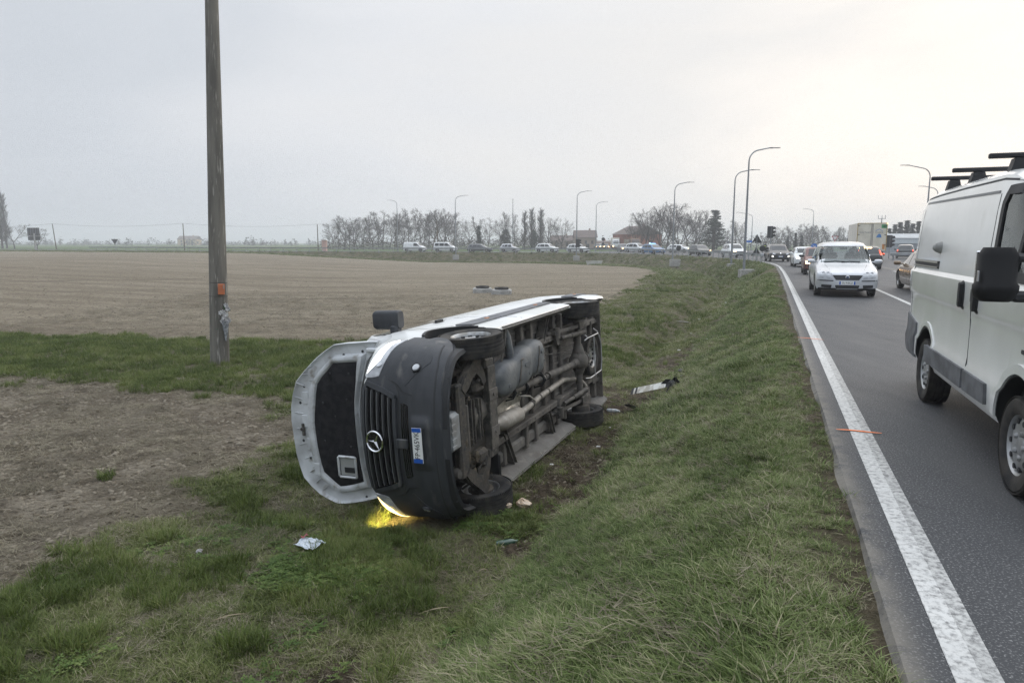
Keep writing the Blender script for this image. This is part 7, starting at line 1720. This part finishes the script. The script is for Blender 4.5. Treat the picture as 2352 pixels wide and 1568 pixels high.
def crumple(label, x, y, s, m, seed, name='paper_scrap', cat='paper scrap', flat=.6, lift=.03):
    r = random.Random(seed); rows = []
    for i in range(7):
        th = math.pi * i / 6; rows.append([(s * math.sin(th) * math.cos(k * .628) * r.uniform(.6, 1.25), s * math.sin(th) * math.sin(k * .628) * r.uniform(.6, 1.25), s * flat * math.cos(th) * r.uniform(.6, 1.2)) for k in range(10)])
    o = MB().grid(rows, closeu=True).build(name, m, smooth=0); o.location = (x, y, zt(x, y) + lift); tag(o, label, cat); return o
bpap = mat('brown_paper', (.42, .30, .20), .8, var=(.60, .50, .40), vscale=20); wpap = mat('white_paper', (.62, .62, .60), .7, var=(.45, .44, .42), vscale=30)
crumple('larger crumpled brown and white paper by the lower front wheel', .12, 7.28, .085, bpap, 1, lift=.06); crumple('smaller crumpled brown paper touching the lower front wheel', -.05, 7.26, .06, bpap, 2, lift=.05)
for k, (x, y, s, lb) in enumerate(((1.22, 9.35, .045, 'flat white scrap on the grass beside the van sill'), (1.52, 10.3, .022, 'tiny red and white scrap below the rear wheel'), (2.85, 13.2, .05, 'white scrap on the grass behind the marker post'), (.52, 8.62, .035, 'pale crumpled scrap at the van sill edge'), (4.6, 18.6, .07, 'white scrap beside the muddy wheel track'),
                                    (5.3, 18.4, .05, 'small white scrap high on the bank'), (7.6, 27.5, .09, 'white lump of rubbish in the ditch'), (7.9, 29.6, .05, 'tiny white scrap in the ditch bottom'), (9.9, 31.5, .09, 'white bag on the bank slope towards the bend'), (5.9, 22.3, .05, 'white scrap at the ditch edge'), (8.6, 35.0, .07, 'distant white scrap in the ditch'), (14.6, 68, .14, 'white speck of rubbish on the far bank'))):
    crumple(lb, x, y, s * .7, wpap, 20 + k, flat=.35, lift=.045)
plank = empty('broken_board', (7.2, 28.6, zt(7.2, 28.6) + .1), .3); plank.rotation_euler = (0, .12, .4); tag(plank, 'grey broken board lying across the ditch bottom', 'board'); MB().box((0, 0, 0), (.55, .12, .03), .005).build('plank', mat('grey_board', (.30, .29, .27), .8), plank)
def bottle(label, x, y, m, L_, rz, mc):
    root = empty('bottle'); root.matrix_world = Matrix.Translation((x, y, zt(x, y) + (.055 if mc.name != 'green_bottle' else .0))) @ Matrix.Rotation(rz, 4, 'Z') @ Matrix.Rotation(RAD(84), 4, 'Y'); tag(root, label, 'bottle')
    MB().lathe([(0, 0), (.030, 0), (.033, .01), (.033, L_ * .3), (.030, L_ * .36), (.033, L_ * .42), (.033, L_ * .68), (.024, L_ * .82), (.013, L_ * .90), (.013, L_ * .96)], 18).build('shell', m, root, 50); MB().lathe([(0, L_ * .99), (.015, L_ * .99), (.015, L_ * .94), (.0, L_ * .94)], 12).build('cap', mc, root)
    if mc.name != 'green_bottle': MB().lathe([(.0335, L_ * .44), (.0335, L_ * .64)], 18).build('label_band', mat('label_white', (.6, .6, .6), .5), root)
bottle('clear crushed plastic bottle beside the lower rear wheel', 1.62, 11.28, mat('clear_pet', (.55, .58, .60), .12, var=(.35, .38, .40), vscale=20, coat=.5), .24, -.7, mat('cap_white', (.6, .6, .6), .5))
bottle('green glass bottle half hidden in the turf in front of the van', -.16, 6.40, mat('green_bottle', (.035, .075, .05), .1, coat=.6), .22, .1, MATS['green_bottle'])
for k, (x, y, a, l, lb) in enumerate(((-1.70, 6.82, .5, .20, 'dry pale leaf blade lying left of the lit grass'), (-.75, 5.06, .35, .30, 'long dry stalk lying on the short grass'), (-2.35, 4.95, .45, .26, 'thin dry stalk between the grass clumps'), (-.30, 5.75, .2, .09, 'curled brown leaf on the turf'))):
    p0_ = Vector((x, y, zt(x, y) + .05)); d_ = Vector((math.cos(a), math.sin(a), 0)) * l; rows = []
    for i in range(7):
        t = i / 6; w = .007 * math.sin(math.pi * (t * .9 + .05)) ** .7; n_ = Vector((-math.sin(a), math.cos(a), 0)) * w; c = p0_ + d_ * t + Vector((0, 0, .02 * math.sin(t * 3))); rows.append([tuple(c - n_), tuple(c + Vector((0, 0, -.004))), tuple(c + n_)])
    tag(MB().grid(rows).build('dry_stalk' if l > .1 else 'dry_leaf', mat('dry_leaf', (.27, .22, .15), .8), smooth=60), lb, 'dry leaf')
stone = crumple('small grey stone on the turf left of the leaflet', -3.0, 6.2, .035, mat('stone_grey', (.30, .29, .28), .9), 60, 'stone', 'stone', .7, .045)

# ------------------------------------------------------------------ far left: billboard, wooden poles with wires, shrine
bp_ = at(82, 172); BB = empty('billboard', (bp_.x, bp_.y, -.2), 0); tag(BB, 'dark back of a tall billboard on a single post at far left', 'billboard')
MB().tube([(0, 0, -.3), (0, 0, 4.2)], .22, 10).build('post', CONC, BB); MB().box((-.15, 0, 4.55), (3.0, .14, 2.0), .02).build('upper_panel', SIGNB, BB); MB().box((-.1, 0, 2.95), (3.0, .14, .95), .02).build('lower_panel', SIGNB, BB); MB().box((0, .05, 3.5), (2.3, .2, .16)).build('beam', CONC, BB)
for k in range(5): MB().box((-1.4 + .62 * k, -.09, 4.55), (.07, .05, 1.9)).build('back_rib', SIGNG, BB)
rows = [[(-3.2 + .8 * i, -1.2 + .6 * j, .55 * math.exp(-((-3.2 + .8 * i) / 2.0) ** 2 - ((-1.2 + .6 * j) / .9) ** 2) - .25) for i in range(9)] for j in range(5)]; o_ = MB().grid(rows).build('earth_mound', mat('mound', (.10, .095, .06), .95), None, 60); o_.location = (bp_.x, bp_.y - 1.5, -.2); tag(o_, 'low earth mound at the foot of the billboard', 'mound')
wood = mat('pole_wood', (.13, .095, .065), .85, var=(.08, .06, .045), vscale=3); tops = []
def wood_pole(label, u, Y, vt, lean=0.0, strut=False):
    p = at(u, Y); z = zt(p.x, p.y); h = HC + (557 - vt) / 1568 * Y - z; root = empty('wooden_pole', (p.x, p.y, z)); tag(root, label, 'utility pole', 'wooden poles carrying the wire'); MB().tube([(0, 0, -.2), (lean, 0, h)], [.13, .09], 8).build('shaft', wood, root); MB().tube([(lean, -.1, h - .1), (lean, -.1, h + .08)], .05, 6).build('insulator', mat('insulator', (.4, .4, .42), .3), root)
    if strut: MB().tube([(-1.6, 0, -.2), (-.05, 0, h * .72)], [.12, .09], 8).build('strut', wood, root)
    tops.append(Vector((p.x + lean, p.y, z + h))); return root
wood_pole('far left leaning wooden pole right of the billboard', 130, 178, 515, -.5); wood_pole('wooden pole left of the concrete pole before the green field', 424, 172, 514); wood_pole('wooden pole just left of the pink shrine pillar', 731, 168, 516); wood_pole('wooden pole braced by a slanting strut before the bare trees', 1007, 158, 504, -.3, True)
for k, (a, b) in enumerate(((tops[0], tops[1]), (tops[1], tops[2]), (tops[2], tops[3]), (tops[0] + Vector((-45, 8, 0)), tops[0]), (tops[3], tops[3] + Vector((24, 6, -1.6))))):
    pts = [a.lerp(b, t / 14) - Vector((0, 0, 4 * (.035 * (b - a).length * .55) * (t / 14) * (1 - t / 14))) for t in range(15)]; mb = MB().tube(pts, .028, 4, False)
    tag(mb.build('overhead_wire', mat('wire_dark', (.05, .05, .055), .6), smooth=0), ('sagging overhead wire right of the billboard', 'sagging overhead wire behind the concrete pole', 'overhead wire left of the braced pole', 'overhead wire behind the billboard', 'overhead wire right of the braced pole')[k], 'wire', 'overhead wires across the field')
sp = at(746, 150); SH = empty('shrine_pillar', (sp.x, sp.y, -.35)); tag(SH, 'small pink wayside shrine pillar with a white cap', 'shrine'); MB().box((0, 0, 1.0), (.95, .95, 2.0), .03).build('pillar', mat('pink_plaster', (.55, .37, .33), .85), SH); MB().box((0, 0, 2.3), (1.0, 1.0, .6), .03).build('niche', MATS['pink_plaster'], SH); MB().prism([(-.75, 2.6), (.75, 2.6), (0, 2.95)], -.7, .7, M=Matrix(((1, 0, 0, 0), (0, 0, -1, 0), (0, 1, 0, 0), (0, 0, 0, 1)))).build('cap_roof', PLATEW, SH, 0)
fp = at(1500 * 0 + 552 + 930 * 0, 118)
# ------------------------------------------------------------------ buildings
def house(name, label, u, Y, w, d, eave, ridge, wall, roof, rz=0, z=-.3, wins=(), along=True, cat='house'):
    p = at(u, Y); root = empty(name, (p.x, p.y, z), rz); tag(root, label, cat)
    MB().box((0, 0, eave / 2), (w, d, eave)).build('wall', wall, root, 0)
    if along: poly = [(-d / 2 - .3, eave), (d / 2 + .3, eave), (0, ridge)]; M_ = Matrix(((0, 0, 1, 0), (1, 0, 0, 0), (0, 1, 0, 0), (0, 0, 0, 1))); ex = w / 2 + .3
    else: poly = [(-w / 2 - .3, eave), (w / 2 + .3, eave), (0, ridge)]; M_ = Matrix(((1, 0, 0, 0), (0, 0, -1, 0), (0, 1, 0, 0), (0, 0, 0, 1))); ex = d / 2 + .3
    R_ = MB().prism(poly, -ex, ex, M=M_).build('roof', roof, root, 0)
    MB().box((w * .22, 0, ridge + .1), (.5, .5, .9)).build('chimney', wall, R_, 0)
    for (x, zz, ww, hh) in wins:
        f = MB().box((x, -d / 2 - .02, zz), (ww, .06, hh)).build('window', mat('shutter', (.10, .09, .085), .7), root, 0); MB().box((x, -d / 2 - .06, zz), (ww * .8, .04, hh * .85)).build('pane', DGLASS, f, 0)
    return root
brick = mat('old_brick', (.26, .17, .135), .9, var=(.20, .135, .11), vscale=1.5); rooft = mat('roof_tiles', (.17, .13, .115), .9, var=(.12, .095, .085), vscale=3); plas = mat('ochre_plaster', (.48, .37, .24), .9)
house('farmhouse', 'low brick farmhouse with a wide tiled roof behind the lamp post', 1343, 215, 6.6, 6, 3.6, 5.9, mat('stone_wall', (.30, .24, .20), .9), rooft, 0, -.4, [(-2, 2.2, .7, 1.0), (0, 2.2, .7, 1.0), (2, 2.2, .7, 1.0), (0.6, .9, 1.0, 1.8)])
house('farm_building', 'long low farm building with a dark roof left of the farmhouse', 1290, 225, 7, 6, 2.6, 4.4, mat('stone_wall', (.3, .24, .2)), rooft, 0, -.4, [(-2, 1.4, .8, 1.0), (1.5, 1.4, .8, 1.0)])
house('barn', 'red brick gabled barn half hidden by bare trees', 1462, 190, 9.5, 10, 4.3, 6.6, mat('barn_brick', (.34, .145, .105), .9, var=(.27, .12, .09), vscale=1), rooft, .35, -.4, [(-2.5, 2.0, 1.0, 1.4), (1.5, 2.0, 1.0, 1.4)], False, 'barn')
house('outbuilding', 'small pink plastered wall building beside the distant headlamps', 1378, 230, 7, 4, 2.0, 2.6, mat('pink_wall', (.50, .28, .22), .9), rooft, 0, -.3, [(1, 1.1, .8, .9)])
house('country_house', 'distant yellow house in front of the hazy tree line', 436, 520, 14, 9, 5.2, 7.6, plas, rooft, 0, -1, [(-4, 3.6, 1.2, 1.6), (0, 3.6, 1.2, 1.6), (4, 3.6, 1.2, 1.6), (-4, 1.3, 1.2, 1.6), (4, 1.3, 1.2, 1.6)])
sh = at(2068, 125); SHD = empty('shed', (sh.x, sh.y, -.1), -.15); tag(SHD, 'pale grey corrugated industrial shed with a bright eaves band', 'shed'); shm = mat('shed_metal', (.34, .38, .41), .5, .3, var=(.28, .31, .34), vscale=1)
MB().box((4, 0, 1.3), (18, 8, 2.6)).build('wall', shm, SHD, 0); MB().box((4, -4.1, 2.1), (18.4, .3, .9), .03).build('eaves_band', mat('shed_band', (.55, .60, .62), .45), SHD); MB().prism([(-4.4, 2.6), (4.4, 2.6), (0, 3.4)], -5.4, 13.4, M=Matrix(((0, 0, 1, 0), (1, 0, 0, 0), (0, 1, 0, 0), (0, 0, 0, 1)))).build('roof', shm, SHD, 0)
for k in range(16): MB().box((-4.5 + 1.1 * k, -4.03, 1.0), (.08, .06, 2.0)).build('cladding_rib', mat('shed_rib', (.42, .46, .49), .5), SHD, 0)
py = at(2020, 150); PY = empty('power_pole', (py.x, py.y, -.2)); tag(PY, 'steel power pole with crossarms and insulators behind the lorry', 'power pole'); MB().tube([(0, 0, 0), (0, 0, 7.2)], [.16, .10], 8).build('shaft', LAMPG, PY); MB().box((0, 0, 6.0), (2.2, .12, .10)).build('crossarm', LAMPG, PY); MB().box((0, 0, 7.0), (1.6, .12, .10)).build('crossarm', LAMPG, PY)
for x in (-.75, 0, .75): MB().tube([(x, 0, 7.0), (x, 0, 7.75)], .07, 6).build('insulator', mat('insulator', (.2, .2, .2)), PY)
# ------------------------------------------------------------------ trees
BARK = mat('winter_bark', (.085, .075, .066), .95, var=(.055, .048, .042), vscale=1.5); TWIG = mat('winter_twigs', (.075, .063, .055), .95); EVG = mat('evergreen', (.022, .034, .020), .9, var=(.035, .048, .028), vscale=1.2); EVG2 = mat('conifer_green', (.020, .032, .024), .9, var=(.034, .046, .030), vscale=1.5)
def bare_tree(seed, h=10, leaders=1, low=.16, spread=.34, elev=(35, 62), n1=24):
    """winter tree: leader(s) carried to the top, limbs all along them, then branches, twigs and twiglets"""
    r = random.Random(seed); tr = MB(); tw = MB()
    def limb(p, d, L_, rad, n, sag):
        pts = [p.copy()]; c = p.copy(); dd = d.normalized()
        for k in range(n): dd = (dd + Vector((r.gauss(0, .10), r.gauss(0, .10), sag))).normalized(); c = c + dd * (L_ / n); pts.append(c.copy())
        rr = [lerp(rad, rad * .40, k / n) for k in range(n + 1)]
        (tr if rad > .03 else tw).tube(pts, [max(x, .0065) for x in rr], 5 if rad > .08 else 3, False); return pts
    def along(pts, f): k = min(len(pts) - 2, int(f * (len(pts) - 1))); t = f * (len(pts) - 1) - k; return pts[k].lerp(pts[k + 1], t), (pts[k + 1] - pts[k]).normalized()
    def side(d, el, az):
        a = d.orthogonal().normalized(); b = d.cross(a); return d * math.cos(el) + (a * math.cos(az) + b * math.sin(az)) * math.sin(el)
    bases = []
    if leaders == 1: bases.append((limb(Vector((0, 0, -.3)), Vector((r.gauss(0, .04), r.gauss(0, .04), 1)), h * .97, h * .0135, 8, .05), low))
    else:
        st = limb(Vector((0, 0, -.3)), Vector((r.gauss(0, .05), r.gauss(0, .05), 1)), h * low + .3, h * .024, 3, .03)
        for k in range(leaders): az = 6.283 * (k + r.random() * .5) / leaders; bases.append((limb(st[-1], Vector((math.cos(az) * r.uniform(.3, .7), math.sin(az) * r.uniform(.3, .7), 1)), h * (.97 - low) * r.uniform(.8, 1), h * .010, 7, .05), .12))
    for pts, lo_ in bases:
        m = max(5, int(n1 / len(bases) * (1.3 if leaders > 1 else 1)))
        for i in range(m):
            f = lerp(lo_, .97, (i + r.random()) / m); q, d = along(pts, f); L1 = h * spread * (1.08 - .78 * f) * r.uniform(.65, 1.15)
            b1 = limb(q, side(d, RAD(r.uniform(*elev)), r.random() * 6.283), L1, h * .0046 * (1.1 - .7 * f), 4, .10)
            for j in range(7):
                q2, d2 = along(b1, r.uniform(.2, 1)); b2 = limb(q2, side(d2, RAD(r.uniform(25, 55)), r.random() * 6.283), L1 * r.uniform(.34, .58), .014, 3, .10)
                for k in range(6):
                    q3, d3 = along(b2, r.uniform(.2, 1)); b3 = limb(q3, side(d3, RAD(r.uniform(20, 50)), r.random() * 6.283), L1 * r.uniform(.18, .34), .009, 2, .08)
                    q4_, d4 = along(b3, .6); limb(q4_, side(d4, RAD(35), r.random() * 6.283), L1 * .13, .009, 1, 0)
    zmax = max(v[2] for v in tr.v + tw.v); k = h / zmax
    for m in (tr, tw): m.v = [(x * k, y * k, z * k) for x, y, z in m.v]
    return tr.mesh('trunk', BARK, 60), tw.mesh('crown', TWIG, 0)
def poplar(seed, h=10):
    r = random.Random(seed); tr = MB(); tw = MB(); tr.tube([(0, 0, -.3), (0, 0, h * .5), (0.05, 0, h * .93)], [h * .016, h * .010, .02], 6, False)
    for k in range(90):
        z = h * (.08 + .86 * (k / 90)); az = r.random() * 6.28; L_ = h * .24 * (1 - .60 * (z / h)) * r.uniform(.6, 1.1); d = Vector((math.cos(az) * .42, math.sin(az) * .42, 1)).normalized(); p = Vector((0, 0, z)); q = p + d * L_; tr.tube([p, q], [.035, .018], 3, False)
        for j in range(10):
            s = p.lerp(q, r.uniform(.2, 1)); e = s + Vector((r.gauss(0, .22), r.gauss(0, .22), r.uniform(.3, 1))).normalized() * L_ * r.uniform(.3, .55); tw.tube([s, e], [.016, .010], 3, False)
    return tr.mesh('trunk', BARK, 60), tw.mesh('crown', TWIG, 0)
def leaf_cloud(mb, r, c, rx, rz, n, s):
    for k in range(n):
        a = r.random() * 6.283; u = r.uniform(-1, 1); q = math.sqrt(1 - u * u); rr = r.uniform(.55, 1.0) ** .5; p = Vector(c) + Vector((rx * rr * q * math.cos(a), rx * rr * q * math.sin(a), rz * rr * u)); d1 = Vector((r.gauss(0, 1), r.gauss(0, 1), r.gauss(0, .6))).normalized() * s; d2 = Vector((r.gauss(0, 1), r.gauss(0, 1), r.gauss(0, .6))).normalized() * s
        mb.add([p, p + d1, p + d1 * .6 + d2], [(0, 1, 2)])
def evergreen(seed, h, w, n=26):
    r = random.Random(seed); tr = MB().tube([(0, 0, -.3), (0, 0, h * .7)], [h * .03, h * .012], 6, False); lf_ = MB()
    for k in range(n):
        t = r.random() ** .8; z = h * (.10 + .85 * t); wd = w * (1 - .72 * t ** 1.8) * r.uniform(.3, .95); a = r.random() * 6.28; leaf_cloud(lf_, r, (wd * math.cos(a) * .7, wd * math.sin(a) * .7, z), w * .34 * (1.1 - .5 * t), h * .10, 170, .24)
    return tr.mesh('trunk', BARK, 60), lf_.mesh('crown', EVG, 0)
def conifer(seed, h, w, gap=.0):
    r = random.Random(seed); tr = MB().tube([(0, 0, -.3), (0, 0, h)], [h * .022, .03], 6, False); lf_ = MB(); n = 190 if not gap else 95
    for i in range(n):
        t = .05 + .93 * r.random() ** .85; z = h * t; L_ = (w * (1 - t) ** .8 * r.uniform(.55, 1.15) + .10) * (1.25 if gap else 1); a = r.random() * 6.283; d = Vector((math.cos(a), math.sin(a), (-.22 + .55 * t) if not gap else .12 * r.gauss(0, 1) + .1))
        tr.tube([Vector((0, 0, z)), Vector((0, 0, z)) + d * L_], [.03, .012], 3, False)
        for j in range(26):
            f = r.uniform(.1, 1); p = Vector((0, 0, z)) + d * L_ * f; s = .40 * (1.2 - f * .6) * (h / 10); lf_.add([p, p + Vector((r.gauss(0, s), r.gauss(0, s), -s * r.random())), p + Vector((r.gauss(0, s), r.gauss(0, s), s * .4 * r.random()))], [(0, 1, 2)])
    return tr.mesh('trunk', BARK, 60), lf_.mesh('crown', EVG2, 0)
TV = [bare_tree(101, 10, 1, .20, .36), bare_tree(102, 10, 1, .14, .28), bare_tree(103, 10, 3, .20, .30), bare_tree(104, 10, 1, .28, .24, (25, 45)), bare_tree(105, 10, 4, .14, .36, (40, 70)), bare_tree(106, 10, 2, .24, .28)]
TW = [bare_tree(111, 10, 5, .18, .46, (40, 75), 26)]
TP_ = [poplar(121), poplar(122)]
TC = [conifer(131, 10, 2.6), conifer(132, 10, 2.3)]
TE = [evergreen(141, 8, 3.6), evergreen(142, 6, 2.6)]
TK = [bare_tree(151, 10, 5, .08, .30, (25, 50), 26)]
def tree(name, label, u, Y, vt, var, rz, wide=1.0, group='bare trees behind the road', z=None):
    p = at(u, Y); zz = zt(p.x, p.y) if z is None else z; h = HC + (557 - vt) / 1568 * Y - zz; k = h / max(v.co.z for v in var[1].vertices)
    root = empty(name, (p.x, p.y, zz), rz); root.scale = (k * wide, k * wide, k); tag(root, label, 'tree', group); link('trunk', var[0], root); link('crown', var[1], root); return root
rt = random.Random(17)
ORD = ['first', 'second', 'third', 'fourth', 'fifth', 'sixth', 'seventh', 'eighth', 'ninth', 'tenth', 'eleventh', 'twelfth', 'thirteenth', 'fourteenth', 'fifteenth', 'sixteenth', 'seventeenth', 'eighteenth', 'nineteenth', 'twentieth', 'twenty-first', 'twenty-second', 'twenty-third', 'twenty-fourth', 'twenty-fifth', 'twenty-sixth', 'twenty-seventh']
def nth(lst, k): return ORD[sorted(range(len(lst)), key=lambda i: lst[i][0]).index(k)]
# the wood to the left of centre: (column, top row)
wd = [(764, 508), (776, 500), (789, 498), (801, 506), (813, 500), (823, 498), (836, 496), (848, 497), (859, 503), (869, 492), (881, 488), (893, 494), (905, 489), (915, 486), (926, 492), (938, 487), (951, 494), (961, 485), (972, 488), (985, 494), (996, 486), (1007, 484), (1019, 488), (1030, 486), (1041, 492), (1052, 505)]
for k, (u, v) in enumerate(wd):
    tree('bare_tree', 'bare winter tree, %s from the left in the wood behind the panel van' % ORD[k], u + rt.uniform(-2, 2), 205 + rt.uniform(-16, 16), v + rt.uniform(-7, 5), TV[k % 6], rt.random() * 6, rt.uniform(.85, 1.25), 'bare trees of the wood')
wd2 = [(1078, 505), (1098, 497), (1124, 500), (1150, 497), (1165, 488), (1184, 490), (1262, 497), (1290, 500)]
for k, (u, v) in enumerate(wd2): tree('bare_tree', ('bare tree right of the wood above the grey estate', 'taller bare tree above the grey estate roof', 'slim bare tree left of the end on lamp', 'broad bare tree behind the end on lamp, left part', 'high bare tree touching the end on lamp', 'bare tree just right of the end on lamp', 'rounded bare tree right of the three poplars', 'wide spreading bare oak left of the lamp with a traffic light')[k], u, 200 + rt.uniform(-10, 10), v, TW[0] if k == 7 else TV[(k + 2) % 6], rt.random() * 6, 1.1 if k == 7 else .85)
for k, (u, v) in enumerate(((1205, 483), (1221, 476), (1242, 478))): tree('poplar', ('left one of three slender poplars', 'middle and tallest of three slender poplars', 'right one of three slender poplars')[k], u, 200, v, TP_[k % 2], rt.random() * 6, 1.7, 'slender poplars')
tree('conifer', 'dark cone shaped conifer above the grey estate', 1100, 190, 519, TC[0], 1.0, .9, 'conifers'); tree('shrub', 'dark ivy clad bush below the poplars', 1160, 195, 525, TE[1], 0, 1.0, 'evergreens'); tree('shrub', 'dark evergreen bush left of the farmhouse', 1228, 196, 528, TE[1], 2.0, .9, 'evergreens')
THK = ((1468, 500, 175), (1480, 482, 170), (1497, 486, 172), (1515, 470, 160), (1530, 466, 158), (1548, 468, 160), (1562, 478, 162), (1580, 487, 165), (1593, 482, 165), (1603, 492, 168), (1455, 520, 185), (1490, 515, 178))
for k, (u, v, Y) in enumerate(THK):
    tree('bare_tree', 'bare many branched tree, %s from the left in the thicket behind the police car' % nth(THK, k), u, Y, v, TK[0] if k % 3 == 0 else TV[(k * 2) % 6], rt.random() * 6, rt.uniform(.8, 1.15), 'thicket behind the police car')
tree('evergreen_tree', 'broad dark round evergreen behind the dark hatchback', 1637, 150, 500, TE[0], .4, 1.25, 'evergreens'); tree('cedar', 'ragged cedar top rising behind the round evergreen', 1640, 165, 484, conifer(161, 10, 3.0, .8), .3, 1.2, 'conifers')
ROW = ((1668, 528, 170), (1690, 505, 160), (1705, 508, 165), (1790, 520, 185), (1805, 528, 180), (1826, 522, 200), (1838, 514, 195), (1852, 516, 190), (1867, 512, 205), (1880, 520, 200), (1897, 518, 195), (1912, 523, 205), (1928, 526, 200), (1942, 520, 190), (1775, 530, 190), (1755, 532, 195), (1815, 518, 210), (1860, 524, 180))
for k, (u, v, Y) in enumerate(ROW):
    tree('bare_tree', 'bare grey tree, %s from the left in the row behind the oncoming cars' % nth(ROW, k), u, Y, v, TV[(k * 5 + 1) % 6], rt.random() * 6, rt.uniform(.9, 1.3), 'bare trees behind the oncoming cars')
for k, (u, v, Y) in enumerate(((1808, 543, 150), (1826, 535, 155), (1840, 540, 150))): tree('conifer', 'small dark cypress behind the oncoming cars, %s of three from the left' % ORD[k], u, Y, v, TC[k % 2], rt.random() * 6, .8, 'small cypresses')
for k, (u, v, Y) in enumerate(((2040, 525, 160), (2052, 516, 158), (2064, 511, 165), (2079, 507, 158), (2092, 514, 162), (2106, 509, 165), (2120, 520, 165), (1960, 524, 185), (1950, 530, 185))): tree('fir_tree', ('dark fir tree above the grey shed, %s from the left' % ORD[k]) if u > 2000 else 'dark fir left of the delivery lorry, %s one' % ('nearer' if u == 1960 else 'leftmost'), u, Y, v, TC[k % 2], rt.random() * 6, .95, 'dark firs')
tree('poplar', 'tall poplar at the left picture edge', 6, 235, 428, TP_[0], 0, 1.25, 'slender poplars'); tree('poplar', 'second tall poplar at the left picture edge', 16, 240, 440, TP_[1], 1, 1.1, 'slender poplars'); tree('bare_tree', 'low bare tree at the foot of the left edge poplars', 34, 225, 511, TV[2], 0, 1.1); tree('bare_tree', 'small round bare tree behind the billboard', 84, 215, 524, TV[4], 2, 1.3)
# hazy woods on the horizon
def far_wood():
    r = random.Random(77); mb = MB()
    for k in range(900):
        u = r.uniform(-300, 2700); Y = r.uniform(430, 760)
        if 1000 < u < 1900 and r.random() < .5: continue
        p = at(u, Y); h = r.uniform(2.5, 5.5) * (1.6 if r.random() < .12 else 1); w = h * r.uniform(.7, 1.8)
        if r.random() < .18: w = h * .16; h *= 1.2
        for j in range(40):
            a = r.random() * 6.28; rr = w * .5 * r.random() ** .5; z = h * r.random() ** .8 * (1 - .5 * (rr / (w * .5)) ** 2); c = Vector((p.x + rr * math.cos(a), p.y + rr * math.sin(a), -1 + z)); s = .13 * h; mb.add([c, c + Vector((r.gauss(0, s), r.gauss(0, s), -s * r.random())), c + Vector((r.gauss(0, s), r.gauss(0, s), s * r.random()))], [(0, 1, 2)])
    tag(mb.build('far_wood', mat('far_wood', (.050, .050, .044), .95), smooth=0), 'hazy line of woods along the horizon', 'woods', kind='stuff')
far_wood()
def hedge():
    r = random.Random(78); mb = MB()
    for k in range(330):
        u = r.uniform(1420, 1990) if k < 150 else r.uniform(752, 1310); Y = r.uniform(205, 250); p = at(u, Y); h = r.uniform(2, 4.5)
        for j in range(36):
            c = Vector((p.x + r.gauss(0, 2.2), p.y + r.gauss(0, 1), -.4 + h * r.random() ** .8)); s = .38; mb.add([c, c + Vector((r.gauss(0, s), r.gauss(0, s), -s * r.random())), c + Vector((r.gauss(0, s), r.gauss(0, s), s * r.random()))], [(0, 1, 2)])
    tag(mb.build('undergrowth', mat('undergrowth', (.070, .062, .050), .95), smooth=0), 'tangled undergrowth below the bare trees', 'undergrowth', kind='stuff')
hedge()
